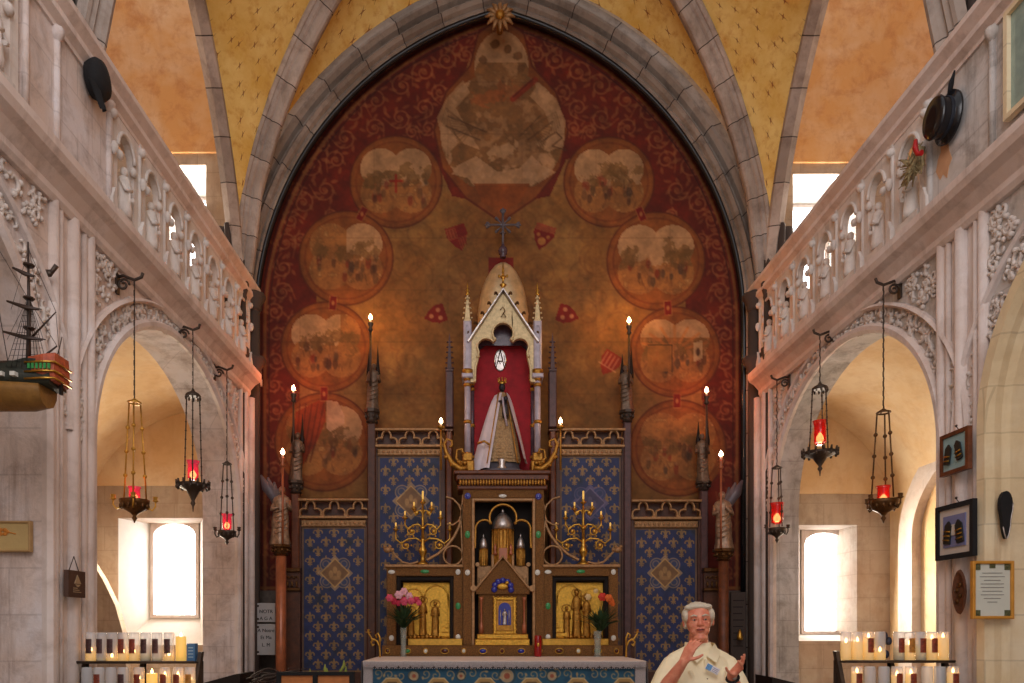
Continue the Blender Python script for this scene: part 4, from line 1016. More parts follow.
statue_column(281, 455, 487, 545, 556, 7.7, 20, M['copper'], 'round copper-red marble column at far left of the altar', 'gilt angel with grey wing holding a tall candle, far left', 'angel', 7, xs=280, pole_x=285.5, post_w=10.5)
statue_column(723.5, 457, 492, 549, 561, 7.7, 20, M['wood2'], 'round red-brown column at far right behind the man', 'gilt angel with grey wing holding a tall candle, far right', 'angel', 8, xs=724, pole_x=717.5, post_w=10, ss=-1)
# low gilt arcade beside each outer pillar
for sx, lab in ((1, 'left'), (-1, 'right')):
    T = thing('dwarf_screen', (PX(290 if sx > 0 else 711, 8.0), 8.0, .34), 'low dark oak screen with gilt arcading behind the far %s column' % lab, 'screen')
    a, b = (285, 300) if sx > 0 else (704, 719); Yp = 7.98
    mb = MB(); mb.box(PX(a, Yp), PX(b, Yp), Yp, Yp + .05, .34, PZ(568, Yp)); mb.build('board', M['wood'], T)
    mb = MB(); mb.bbox(PX(a, Yp) - .01, PX(b, Yp) + .01, Yp - .04, Yp + .06, PZ(572, Yp), PZ(568, Yp), .006)
    for i in range(3):
        xx = PX(a + 3 + i * 4.5, Yp); mb.tube([(p[0], Yp - .02, p[1]) for p in arc(xx, PZ(579, Yp), .02, 0, 180, 8, .03)], .007, 6); mb.lathe((xx, Yp - .02, PZ(587, Yp)), [(.016, 0), (.01, .02), (.016, .04), (.006, .07)], 8)
    mb.bbox(PX(a, Yp) - .01, PX(b, Yp) + .01, Yp - .04, Yp + .06, PZ(591, Yp), PZ(588, Yp), .006); mb.build('arcading', M['bronze'], T)
# ================================================================ ALTARPIECE
def pp(pts, Y): return [(PX(x, Y), PZ(y, Y)) for x, y in pts]
def apx(x0, x1, y0, y1, Y): return PX(x0, Y), PX(x1, Y), PZ(y1, Y), PZ(y0, Y)
def frame(mb, x0, x1, y0, y1, w, Y, ya, yb, b=.008, wb=None):
    wb = w if wb is None else wb
    a, c, z0, z1 = apx(x0, x1, y0, y1, Y); t = w / S(Y); tb = wb / S(Y)
    mb.bbox(a, a + t, ya, yb, z0, z1, b); mb.bbox(c - t, c, ya, yb, z0, z1, b)
    mb.bbox(a + t - b, c - t + b, ya + .001, yb, z1 - t, z1, b)
    if tb > 0: mb.bbox(a + t - b, c - t + b, ya + .001, yb, z0, z0 + tb, b)
def jewel(T, x, y, Y, m, rx=3.0, ry=1.6, name='jewel'):
    mb = MB(); s_ = S(Y); mb.lathe((0, 0, 0), [(1.45, 0), (1.45, .25), (1.05, .3)], 14); mb.lathe((0, 0, .2), [(1.0, 0), (.95, .3), (.6, .55), (.1, .62)], 12)
    q = MB(); 
    for v in mb.v: q.v.append((PX(x, Y) + v[0] * rx / s_ , Y - v[2] * .012, PZ(y, Y) + v[1] * ry / s_))
    q.f = [f[::-1] for f in mb.f]; q.sm = mb.sm
    n = 14 * 3; k = len(q.f)
    return q.build(name, m, T)
Y0 = 7.74
R = thing('altarpiece', (PX(502.5, Y0), Y0, 1.29), 'gilded stepped altarpiece with jewelled frames and arched central niche', 'altarpiece')
mb = MB(); a, c, z0, z1 = apx(382, 623, 645.5, 656.5, 7.66); mb.bbox(a, c, 7.66, 8.0, 1.285, z1, .008); mb.box(a + .05, c - .05, 7.72, 8.0, .34, 1.285); base = mb.build('predella', M['oldgold'], R)
for i in range(13):
    x = 387.4 + 19.1 * i; m_, rx, ry = [('jewel_r', 1.6, 1.6), ('jewel_g', 3.2, 1.7), ('jewel_w', 1.7, 1.7), ('jewel_r', 3.0, 1.8), ('jewel_w', 1.6, 1.6), ('jewel_b', 3.0, 1.8)][i % 6 if i < 7 else (12 - i) % 6]
    ring = MB(); ring.tube([(PX(x, 7.65) + rx * 1.35 / 91 * math.cos(t), 7.652, PZ(651, 7.65) + ry * 1.5 / 91 * math.sin(t)) for t in [k * PI / 8 for k in range(16)]], .006, 5, True); rg = ring.build('jewel_mount', M['brass'], R)
    jewel(rg, x, 651, 7.655, M[m_], rx * .75, ry * .75)
for sx, (x0, x1), (fx0, fx1), (gx0, gx1) in ((-1, (386.5, 463), (397, 460), (403, 457.5)), (1, (543, 618.5), (546, 609), (548, 603.5))):
    mb = MB(); frame(mb, x0, x1, 566.5, 645.5, 9.5, Y0, Y0, Y0 + .09, .01, 0)
    mb.box(*[PX(q, Y0) for q in (x0, x1)], Y0 + .2, 8.0, PZ(645.5, Y0), PZ(567, Y0)); w_ = mb.build('wing_frame', M['oldgold'], R)
    mb = MB(); a, c, z0, z1 = apx(x0 - 1.5, x1 + (1.5 if sx > 0 else 0), 564.5, 567.5, Y0); mb.bbox(a, c, Y0 - .03, 8.0, z0, z1, .008); mb.build('wing_cornice', M['tracery'], R)
    mb = MB(); frame(mb, x0 + 9, x1 - 9, 576, 645.5, 4.5, Y0, Y0 + .03, Y0 + .2, .012, 0); mb.build('inner_moulding', M['void'], w_)
    mb = MB(); a, c, z0, z1 = apx(gx0 + 5 if sx < 0 else gx0 - 6, gx1 + 5, 638.5, 645.5, Y0 - .03); mb.bbox(a, c, Y0 - .05, Y0 + .2, z0, z1, .006); mb.build('plinth_bar', M['brass'], R)
    for (jx, jy, m_, rx, ry) in ((x0 + 5, 572, 'jewel_w', 2.4, 1.4), ((x0 + x1) / 2, 571.5, 'jewel_g', 3, 1.3), (x1 - 5, 572, 'jewel_w', 1.7, 2), (x1 - 5 if sx < 0 else x0 + 5, 606, 'jewel_g', 1.8, 2.4), (x1 - 5 if sx < 0 else x0 + 5, 637, 'jewel_w', 1.7, 2), (x0 + 5 if sx < 0 else x1 - 5, 638, 'jewel_w', 1.7, 2)):
        jewel(w_, jx, jy, Y0 - .002, M[m_], rx, ry)
    # embossed scene
    G = MB(); Yg = Y0 + .13; a, c, z0, z1 = apx(gx0, gx1, 582.5, 638.5, Yg - .04); G.box(a, c, Yg, Yg + .05, z0, z1); W_ = c - a; H_ = z1 - z0
    f = lambda u, v: (a + (u if sx < 0 else 1 - u) * W_, Yg - .01, z0 + v * H_)
    for (u0, u1) in ((.02, .36), (.38, .84)):
        cc = f((u0 + u1) / 2, .74); r = (u1 - u0) / 2 * W_ * .94; G.tube([(p[0], Yg, p[1]) for p in arc(cc[0], cc[2], r, 0, 180, 14)], .01, 6)
        for s_ in (-1, 1): G.cyl((cc[0] + s_ * r, Yg, cc[2]), (cc[0] + s_ * r, Yg, z0 + H_ * .2), .009)
    for k in range(3):
        u0 = .66 + k * .06; p0 = f(u0, .04 + k * .08); p1 = f(.99, .04 + k * .08); x_0, x_1 = sorted((p0[0], p1[0])); G.box(x_0, x_1, Yg - .055 + k * .012, Yg, p0[2], p0[2] + .035)
    q = f(.9, .5); G.box(q[0] - .05, q[0] + .05, Yg - .03, Yg, z0 + H_ * .27, z0 + H_ * .52); G.box(q[0] - .06, q[0] + .06, Yg - .035, Yg, z0 + H_ * .52, z0 + H_ * .55); G.lathe((q[0], Yg - .02, z0 + H_ * .55), [(.02, 0), (.012, .03), (.02, .06), (.004, .12)], 8)
    rl_ = G.build('relief_panel', M['gold_b'], R)
    G = MB()
    for k, (u, v, h, w) in enumerate(((.14, .06, .3, .08), (.36, .06, .42, .085), (.59, .05, .38, .085)) if sx < 0 else ((.48, .04, .52, .1), (.3, .05, .45, .085), (.66, .03, .34, .075))):
        p = f(u, v); robed(G, (p[0], Yg - .02, p[2]), h, w, 20 + k)
        G.tube([(p[0] + .055 * math.cos(t), Yg - .02, p[2] + h * .94 + .045 * math.sin(t)) for t in [j * PI / 6 for j in range(12)]], .005, 5, True)
    for k in range(9): p = f(.06 + k * .075, .03); G.sph(p, (.03, .03, .022 + .01 * (k % 3)), 7)
    G.build('figure_group', M['gold'], rl_)
# central tower frame
mb = MB(); frame(mb, 463, 544, 489.5, 645.5, 8.5, Y0 - .02, Y0 - .03, Y0 + .1, .01, 0); mb.box(*[PX(q, Y0) for q in (463.5, 543.5)], 7.99, 8.02, PZ(645, Y0), PZ(490, Y0))
for (q0, q1) in ((463.5, 466), (541, 543.5)): mb.box(PX(q0, Y0), PX(q1, Y0), Y0 + .09, 7.99, PZ(645, Y0), PZ(490, Y0))
tw = mb.build('tower_frame', M['oldgold'], R)
mb = MB(); frame(mb, 471.5, 535.5, 498, 645.5, 3.2, Y0 - .01, Y0 - .02, Y0 + .05, .008, 0); mb.build('tower_moulding', M['tracery'], tw)
for (jx, jy, m_, rx, ry) in ((467.6, 496, 'jewel_b', 2.2, 2.2), (502.7, 496, 'jewel_w', 2.8, 1.2), (538.5, 496.5, 'jewel_b', 2.2, 2.2), (467.6, 534.5, 'jewel_g', 1.8, 2.6), (538.4, 534.5, 'jewel_g', 1.8, 2.6), (467.5, 572.5, 'jewel_w', 1.8, 2), (537.5, 572.5, 'jewel_w', 1.8, 2)): jewel(tw, jx, jy, Y0 - .035, M[m_], rx, ry)
mb = MB(); frame(mb, 472, 535, 499, 600, 4, Y0, Y0 + .03, Y0 + .2, .008, 0); Yt = Y0 + .03
tr = arc(0, 0, 13.5, 200, -20, 16); head = [(503 + x, 518 - z) for x, z in tr]
l = [(489 - 8.5 + 9 * math.cos(math.radians(t)) + 4, 529 - 9 * math.sin(math.radians(t))) for t in range(60, 200, 14)]
pts = [(1006 - x, y) for x, y in l[::-1]]
mb2 = MB(); mb2.band(pp([(475, 548)] + l[::-1] + [head[0]], Yt), .022, Yt - .02, Yt + .03); mb2.band(pp(head, Yt), .022, Yt - .022, Yt + .03); mb2.band(pp([head[-1]] + pts[::-1] + [(531, 548)], Yt), .022, Yt - .02, Yt + .03)
mb2.sph((PX(490.5, Yt), Yt, PZ(523, Yt)), .02, 8); mb2.sph((PX(515.5, Yt), Yt, PZ(523, Yt)), .02, 8)
mb2.build('trefoil_arch', M['gold'], R)
mb = MB(); mb.box(PX(472, Y0), PX(534, Y0), 7.95, 7.985, PZ(645, Y0), PZ(498, Y0)); mb.build('niche_back', M['void'], R)
# cornice
mb = MB()
for (x0, x1, ya, yb, d) in ((457.5, 547.5, 485, 489.5, .05), (459, 546, 480, 485, .04), (456, 549, 474, 480, .07), (453.5, 551, 470, 474, .1)):
    a, c, z0, z1 = apx(x0, x1, ya, yb, Y0 - d); mb.bbox(a, c, Y0 - d, 8.02, z0, z1 + .002, .012)
mb.build('cornice', M['wood2'], R); mb = MB()
for i in range(30):
    x = PX(459 + 87 * (i + .5) / 30, Y0 - .08); mb.lathe((x, Y0 - .075, PZ(487, Y0)), [(.006, 0), (.014, .02), (.016, .05), (.005, .075)], 6)
mb.build('cornice_leaves', M['gold'], R)
# openwork scrolls either side of the tower
for sx in (-1, 1):
    g = lambda pts: pp([(502.8 + sx * (502.8 - x), y) if sx > 0 else (x, y) for x, y in pts], Y0 + .04)
    mb = MB(); ya, yb = Y0 + .02, Y0 + .07
    mb.band(g([(453 + 9.5 * math.cos(t), 555.5 + 9.5 * math.sin(t)) for t in [k * PI / 12 for k in range(24)]]), .02, ya, yb, True)
    mb.band(g([(462, 505), (461.5, 518), (459, 527), (454, 537), (447, 546), (438, 554), (427, 560)]), .03, ya, yb)
    mb.band(g([(446, 497), (453, 499), (459, 505), (462, 513), (459, 521), (453, 525), (447, 524)]), .02, ya, yb)
    mb.band(g([(463, 495), (461, 520), (462, 545), (463, 564)]), .02, ya, yb)
    mb.build('scroll_bracket', M['tracery'], R)
    mb = MB(); mb.band(g([(386, 548), (390, 549), (396, 556), (402, 562), (410, 564), (418, 562)]), .022, ya, yb); mb.sph((g([(388, 550)])[0][0], ya, g([(388, 550)])[0][1]), (.05, .03, .035), 8)
    for k in range(4): p = g([(385 + k * 2.5, 547 + (k % 2) * 3)])[0]; mb.sph((p[0], ya, p[1]), (.022, .02, .022), 6)
    mb.build('leaf_finial', M['tracery'], R)
# ---------------------------------------------------------------- tabernacle
T = thing('tabernacle', (PX(502.5, 7.8), 7.8, PZ(645, 7.74)), 'small gilt gabled tabernacle with blue enamel door under the trefoil arch', 'tabernacle')
Yb = 7.73
mb = MB(); 
for (x0, x1, y0, y1, d) in ((475, 529.5, 639, 645.5, .06), (477, 528, 634, 639, .045)): mb.bbox(PX(x0, Yb), PX(x1, Yb), Yb - d, 7.93, PZ(y1, Yb), PZ(y0, Yb), .008)
mb.build('steps', M['gold_b'], T)
mb = MB(); mb.box(PX(478.5, Yb), PX(527, Yb), Yb + .03, 7.93, PZ(634, Yb), PZ(589, Yb))
mb.prism(pp([(476, 594), (476, 590), (502.8, 558), (529.5, 590), (529.5, 594)], Yb), Yb, Yb + .2); body = mb.build('body', M['oldgold'], T)
mb = MB(); mb.band(pp([(474, 591), (502.8, 556.5), (531.5, 591)], Yb), .03, Yb - .03, Yb + .04); 
for q in ((473.5, 588.5), (532, 588.5)): mb.tube([(PX(q[0], Yb), Yb - .05, PZ(q[1], Yb)), (PX(q[0], Yb), Yb + .05, PZ(q[1], Yb))], .034, 12)
mb.build('gable_moulding', M['tracery'], T)
# blue enamel plaque in the gable
mb = MB(); 
for k in range(7): a = math.radians(-10 + k * 33); mb.sph((PX(502.7 + 8.5 * math.cos(a), Yb), Yb - .01, PZ(588.5 - 8 * math.sin(a), Yb)), (.035, .012, .033), 8)
mb.build('enamel_garland', M['jewel_b'], T); mb = MB(); mb.sph((PX(502.5, Yb), Yb - .012, PZ(586.5, Yb)), (.065, .014, .035), 10); mb.sph((PX(507, Yb), Yb - .02, PZ(583, Yb)), (.025, .014, .022), 8); mb.sph((PX(503, Yb), Yb - .01, PZ(581, Yb)), (.02, .01, .03), 8); mb.build('lamb_plaque', M['gold_b'], T)
mb = MB(); frame(mb, 493.5, 516, 597, 634, 3, Yb, Yb - .02, Yb + .05, .006); mb.build('door_frame', M['gold_b'], T)
mb = MB(); 
for i in range(26):
    t = i / 26 * 2 * (22.5 + 37); 
    x, y = (493.5 + t, 597) if t < 22.5 else ((516, 597 + t - 22.5) if t < 59.5 else ((516 - (t - 59.5), 634) if t < 82 else (493.5, 634 - (t - 82))))
    mb.sph((PX(x, Yb) , Yb - .022, PZ(y, Yb)), .011, 6)
mb.build('pearl_border', M['gold_b'], T)
mb = MB(); mb.bbox(PX(496, Yb), PX(513.5, Yb), Yb, Yb + .04, PZ(631, Yb), PZ(600, Yb), .004); d_ = mb.build('door', M['gold'], T)
mb = MB(); mb.prism(pp([(498.5, 625)] + [(504.7 + 6.2 * math.cos(math.radians(t)), 609 - 6.5 * math.sin(math.radians(t))) for t in range(180, -1, -18)] + [(511, 625)], Yb), Yb - .008, Yb + .01); mb.build('enamel_panel', M['jewel_b'], d_)
mb = MB(); robed(mb, (PX(504.7, Yb), Yb - .012, PZ(624.5, Yb)), .17, .05, 2); mb.tube([(PX(500.5, Yb), Yb - .01, PZ(624, Yb)), (PX(500.5, Yb), Yb - .01, PZ(610, Yb))], .006, 6); mb.tube([(PX(509, Yb), Yb - .01, PZ(624, Yb)), (PX(509, Yb), Yb - .01, PZ(610, Yb))], .006, 6); mb.build('door_figure', M['silver'], d_)
for x in (481.3, 524.2):
    mb = MB(); z0 = PZ(634, Yb); h = PZ(597, Yb) - z0; mb.lathe((PX(x, Yb), Yb + .0, z0), [(.026, 0), (.026, .1), (.018, .11), (.013, .13), (.013, h - .05), (.018, h - .04), (.026, h)], 10); mb.build('colonnette', M['copper'], T)
# domed turret group behind the gable
T = thing('turreted_reliquary', (PX(502.5, 7.86), 7.86, PZ(589, 7.86)), 'gilt domed turret with small flanking turrets inside the central niche', 'reliquary')
Yd = 7.86
def turret(name, x, r, yb, yt, yd, m2):
    X_ = PX(x, Yd); q = MB(); zb, zt = PZ(yb, Yd), PZ(yt, Yd); rr = r / S(Yd); q.lathe((X_, Yd - .02 if r < 8 else Yd, zb), [(rr * 1.1, 0), (rr, .02), (rr, zt - zb - .02), (rr * 1.15, zt - zb)], 12, smooth=False)
    for k in range(7): a = PI + PI * (k + .5) / 7; q.cyl((X_ + rr * math.cos(a), (Yd - .02 if r < 8 else Yd) + rr * math.sin(a), zb), (X_ + rr * math.cos(a), (Yd - .02 if r < 8 else Yd) + rr * math.sin(a), zt), rr * .1, n=6)
    o_ = q.build(name, M['gold'], T); zd = PZ(yd, Yd) - zt; q = MB(); q.lathe((X_, Yd - .02 if r < 8 else Yd, zt), [(rr * 1.05, 0), (rr * 1.0, zd * .25), (rr * .75, zd * .55), (rr * .3, zd * .75), (rr * .12, zd * .8), (rr * .2, zd * .86), (rr * .06, zd)], 12); q.build('dome', m2, o_)
turret('drum', 502.7, 10.5, 575, 530, 508, M['silver']); turret('turret', 483.5, 4.2, 566, 549, 534, M['silver']); turret('turret', 520.5, 4.2, 566, 549, 534, M['silver'])
mb = MB(); 
for (x0, x1, y0, y1, d) in ((491, 514, 555, 590, .06), (477, 528.5, 566, 590, .02), (479, 526, 578, 590, .05)):
    mb.bbox(PX(x0, Yd), PX(x1, Yd), Yd - d - .02, Yd + .06, PZ(y1, Yd), PZ(y0, Yd), .008)
for (x, y) in ((477.5, 565), (528, 565), (481, 577), (524, 577)): mb.tube([(PX(x, Yd) , Yd - .08, PZ(y, Yd)), (PX(x, Yd), Yd + .04, PZ(y, Yd))], .024, 10)
mb.build('stepped_base', M['tracery'], T)
mb = MB(); 
for x in (495, 510.5): mb.lathe((PX(x, Yd), Yd - .1, PZ(556, Yd)), [(.02, 0), (.026, .02), (.012, .05), (.022, .08), (.004, .13)], 8)
mb.bbox(PX(498.5, Yd), PX(507, Yd), Yd - .13, Yd - .05, PZ(562, Yd), PZ(549, Yd), .005); mb.build('pinnacles', M['copper'], T)
# ---------------------------------------------------------------- canopy shrine
Yc = 7.78; zs = PZ(470, Y0 - .1) + .003
T = thing('shrine_canopy', (PX(503, Yc), Yc, zs), 'tall pale gilt gothic canopy with dome and crimson niche above the altarpiece', 'canopy')
for x in (467.5, 537.5):
    for (dx, dy, r, m_) in ((0, 0, .034, 'marble'), (4.6 if x < 500 else -4.6, .14, .026, 'porphyry')):
        X_ = PX(x + dx, Yc + dy); q = MB(); z0 = zs + .2; z1 = PZ(381, Yc); q.tube([(X_, Yc + dy, z0), (X_, Yc + dy, z1)], r, 12); o_ = q.build('column', M[m_], T)
        q = MB(); 
        for z_, k in ((z0, 1.5), ((z0 + z1) / 2 - .05, 1.35), (z1 - .05, 1.3)): q.lathe((X_, Yc + dy, z_ - .02), [(r, 0), (r * k, .012), (r * k, .03), (r, .042)], 12)
        q.lathe((X_, Yc + dy, z1 - .01), [(r, 0), (r * 1.3, .03), (r * 1.25, .05), (r * 1.9, .1), (r * 1.9, .13)], 8)
        for j in range(6): a = j * PI / 3; q.sph((X_ + r * 1.4 * math.cos(a), Yc + dy + r * 1.4 * math.sin(a), z1 + .06), (r * .4, r * .4, r * .7), 6)
        q.build('capital', M['gold'], o_)
    q = MB(); X_ = PX(x, Yc); q.bbox(X_ - .075, X_ + .075, Yc - .075, Yc + .22, zs, zs + .12, .012); q.bbox(X_ - .055, X_ + .055, Yc - .055, Yc + .2, zs + .12, zs + .21, .01); q.build('pedestal', M['gold'], T)
    # turret pier over each column with crocketed pinnacle
    q = MB(); z1 = PZ(379, Yc); z2 = PZ(322, Yc); q.bbox(X_ - .062, X_ + .062, Yc - .06, Yc + .2, z1, z1 + .05, .01); q.bbox(X_ - .045, X_ + .045, Yc - .045, Yc + .1, z1 + .05, z2, .012)
    q.band([(X_ - .02, z1 + .1), (X_ - .02, z2 - .08), (X_, z2 - .05), (X_ + .02, z2 - .08), (X_ + .02, z1 + .1)], .008, Yc - .055, Yc - .04)
    q.build('turret_pier', M['marble'], T); q = MB()
    q.lathe((X_, Yc + .02, z2), [(.05, 0), (.055, .02), (.04, .03), (.03, .14), (.016, .27), (.006, .33)], 4, smooth=False)
    for k in range(5):
        for s_ in (-1, 1): q.sph((X_ + s_ * (.047 - .008 * k), Yc - .01, z2 + .04 + .055 * k), (.014, .014, .012), 6)
    o_ = q.build('pinnacle', M['shrine'], T); q = MB(); q.lathe((X_, Yc + .02, z2 + .3), [(.006, 0), (.022, .02), (.01, .035), (.022, .06), (.006, .08), (.01, .1), (.002, .15)], 8); q.build('finial', M['brass'], o_)
# front gable with trefoil-cusped arch
def gable(mb, Y):
    hole = []
    # outer triangle and a pointed trefoil opening built as a fan of quads
    ins = [(475, 382), (475.5, 368), (478, 358)] + [(486 + 9 * math.cos(math.radians(t)), 347 - 9 * math.sin(math.radians(t))) for t in (215, 180, 150, 120, 90, 60, 35)] + \
          [(503 + 10.5 * math.cos(math.radians(t)), 333 - 10.5 * math.sin(math.radians(t))) for t in (222, 200, 180, 155, 130, 110, 90, 70, 50, 25, 0, -20, -42)]
    right = [(1006 - x, y) for x, y in ins[:10]][::-1]; ins = ins + right
    n = len(ins); outs = []
    for i, (x, y) in enumerate(ins):
        xx = x - 503
        if y > 344 or abs(xx) > 32: ox = 471.0 if xx < 0 else 535.0; oy = max(y, 342)
        else: ox = x; oy = 293 + abs(xx) * 49 / 34
        outs.append((ox, oy))
    # smooth monotone outline
    L = sum(1 for i in range(n))
    tri = [(470.5, 382), (470.5, 342), (503, 293), (535.5, 342), (535.5, 382)]
    import itertools
    def along(t):
        seg = [math.dist(tri[i], tri[i + 1]) for i in range(4)]; d = t * sum(seg)
        for i, s_ in enumerate(seg):
            if d <= s_ + 1e-6: return (tri[i][0] + (tri[i + 1][0] - tri[i][0]) * d / s_, tri[i][1] + (tri[i + 1][1] - tri[i][1]) * d / s_)
            d -= s_
        return tri[-1]
    acc = [0]
    for i in range(1, n): acc.append(acc[-1] + math.dist(ins[i], ins[i - 1]) * (1 if ins[i][1] < 372 else 1.6))
    outs = [along(a / acc[-1]) for a in acc]; outs[n // 2] = (503, 293)
    fi, fo = pp(ins, Y), pp(outs, Y)
    for i in range(n - 1):
        A, B, C_, D = fi[i], fi[i + 1], fo[i + 1], fo[i]
        vs = [(p[0], yy, p[1]) for yy in (Y, Y + .05) for p in (A, B, C_, D)]
        mb.add(vs, [(0, 1, 2, 3), (7, 6, 5, 4), (0, 4, 5, 1), (2, 6, 7, 3), (0, 3, 7, 4), (1, 5, 6, 2)])
    return ins
q = MB(); ins = gable(q, Yc - .02); gb = q.build('gable', M['shrine'], T)
q = MB(); q.band(pp(ins, Yc - .03), .022, Yc - .05, Yc); 
for x, y in ((494.5, 341), (511.5, 341), (478, 358), (528, 358)): q.sph((PX(x, Yc), Yc - .05, PZ(y, Yc)), .022, 8)
q.build('cusped_arch', M['shrine'], T)
q = MB(); q.band(pp([(468, 344), (503, 291.5), (538, 344)], Yc), .03, Yc - .075, Yc + .04); q.build('gable_moulding', M['silver'], T)
for k in range(5):
    for s_ in (-1, 1):
        t = (k + .6) / 5.2; x = 503 + s_ * 35 * (1 - t); y = 343 - 51 * (1 - (1 - t)) ; q = MB(); X_, Z_ = PX(x + s_ * 2.5, Yc), PZ(y - 2.5, Yc)
        q.tube([(X_ - s_ * .03, Yc - .02, Z_ - .03), (X_, Yc - .03, Z_ + .01), (X_ + s_ * .025, Yc - .04, Z_ - .005)], [.008, .014, .01], 6); q.sph((X_ + s_ * .01, Yc - .04, Z_ + .012), (.018, .015, .014), 6); q.build('crocket', M['bronze'], T)
q = MB(); q.lathe((PX(503, Yc), Yc - .02, PZ(293, Yc)), [(.02, 0), (.012, .05), (.04, .08), (.012, .1), (.012, .14), (.035, .17), (.012, .19), (.016, .23), (.003, .33)], 8)
for k in range(4): a = k * PI / 2; q.sph((PX(503, Yc) + .045 * math.cos(a), Yc - .02 + .045 * math.sin(a), PZ(277, Yc)), (.014, .014, .02), 6)
q.build('gable_finial', M['brass'], T)
q = MB(); q.tube([(PX(x, Yc - .03), Yc - .035, PZ(y, Yc - .03)) for x, y in ((500, 310), (503, 307), (505, 311), (501, 317), (506, 317), (503, 313))], .005, 5); q.build('gable_ornament', M['bronze'], gb)
# side gables, back wall
for s_ in (-1, 1):
    X_ = PX(503 + s_ * 34.5, Yc); q = MB(); q.prismX([(Yc + .06, PZ(345, Yc)), (Yc + .13, PZ(318, Yc)), (Yc + .2, PZ(345, Yc))], X_ - .02, X_ + .02); q.build('side_gable', M['porphyry'], T)
q = MB(); a, c, z0, z1 = apx(473, 533, 345, 470, Yc + .22); q.prism(pp([(474, 470), (474, 362), (480, 350), (490, 342), (503, 336), (516, 342), (526, 350), (532, 362), (532, 470)], Yc + .22), Yc + .22, Yc + .25); q.build('crimson_backcloth', M['crimson'], T)
q = MB(); q.prism(pp([(471, 470), (471, 345), (503, 300), (535, 345), (535, 470)], Yc + .2501), Yc + .255, Yc + .27); q.build('back_board', M['porphyry'], T)
q = MB(); q.prism(pp([(473, 345), (503, 303), (533, 345.5), (473, 345.5)], Yc + .12), Yc + .12, Yc + .13); q.build('gable_backing', M['porphyry'], T)
q = MB(); q.lathe((0, 0, 0), [(1, 0), (1, .2), (.9, .3)], 20); o = MB()
for v in q.v: o.v.append((PX(500.3, Yc + .2) + v[0] * .07, Yc + .215 - v[2] * .03, PZ(360, Yc + .2) + v[1] * .125 * (1 if abs(v[1]) < .7 else 1)))
o.f = [f[::-1] for f in q.f]; o.sm = q.sm; med = o.build('monogram_medallion', M['silver'], T)
q = MB(); yy = Yc + .2
for pts in (((495, 366), (496.5, 355), (500.3, 364), (504, 355), (505.5, 366)), ((500.3, 350), (496, 368)), ((500.3, 350), (504.5, 368)), ((497.5, 361), (503, 361))): q.tube([(PX(x, yy), yy, PZ(y, yy)) for x, y in pts], .006, 5)
q.build('monogram', M['bronze'], med)
# dome with ball and flowered cross
q = MB(); zd = PZ(338, Yc + .1); dome_c = (PX(503, Yc + .3), Yc + .32, zd); k = 1 / S(Yc + .32)
q.lathe(dome_c, [(24.5 * k, 0), (25 * k, 6 * k), (26.5 * k, 7 * k), (26.5 * k, 9 * k), (24.5 * k, 11 * k), (25 * k, 24 * k), (25.5 * k, 30 * k), (25.8 * k, 31.5 * k), (25.2 * k, 33 * k), (24.5 * k, 38 * k), (23 * k, 48 * k), (20.5 * k, 58 * k), (17.3 * k, 66 * k), (13 * k, 74 * k), (8 * k, 80 * k), (3 * k, 83 * k)], 32, sq=.5)
q.build('dome', M['dome'], T); q = MB(); X_, Yx = dome_c[0], dome_c[1]
q.lathe((X_, Yx, PZ(258, Yx)), [(.03, 0), (.038, .015), (.028, .03), (.05, .05), (.055, .085), (.04, .12), (.015, .135), (.02, .15)], 14); q.build('orb', M['porphyry'], T)
q = MB(); zc = PZ(225, Yx); q.tube([(X_, Yx, PZ(250, Yx)), (X_, Yx, PZ(212, Yx))], .014, 8); q.tube([(PX(488, Yx), Yx, zc), (PX(518, Yx), Yx, zc)], .013, 8)
for (dx, dz) in ((1, 0), (-1, 0), (0, 1)):
    c_ = Vector((X_ + dx * .17, Yx, zc + dz * .155)); 
    for a in (-60, 0, 60):
        b = math.atan2(dz, dx) + math.radians(a); q.tube([c_ - Vector((dx, 0, dz)) * .03, c_ + Vector((math.cos(b), 0, math.sin(b))) * .025], [.008, .018], 6); q.sph(c_ + Vector((math.cos(b), 0, math.sin(b))) * .028, .014, 6)
for a in (45, 135, 225, 315):
    b = math.radians(a); d = Vector((math.cos(b), 0, math.sin(b))); o_ = Vector((X_, Yx, zc)); q.tube([o_, o_ + d * .06, o_ + d * .1], [.01, .006, .018], 6); q.sph(o_ + d * .11, .018, 6)
q.lathe((X_, Yx, PZ(234, Yx)), [(.01, 0), (.035, .01), (.01, .03)], 8); q.build('cross', M['wing'], T)
# crocketed oak pinnacles behind the canopy
for x, lab in ((449.5, 'slim dark crocketed pinnacle left of the canopy'), (552.5, 'slim dark crocketed pinnacle right of the canopy')):
    Yp = 8.06; q = MB(); X_ = PX(x, Yp); z0 = PZ(428, Yp); q.bbox(X_ - .045, X_ + .045, Yp - .04, Yp + .05, z0, PZ(372, Yp), .01); q.lathe((X_, Yp, PZ(372, Yp)), [(.06, 0), (.06, .02), (.035, .03), (.012, .38), (.002, .45)], 4, smooth=False)
    for k_ in range(6):
        for s_ in (-1, 1): q.sph((X_ + s_ * (.04 - .004 * k_), Yp, PZ(368, Yp) + .06 * k_), (.016, .014, .011), 6)
    o_ = q.build('oak_pinnacle', M['wood_p']); tag(o_, lab, 'pinnacle')
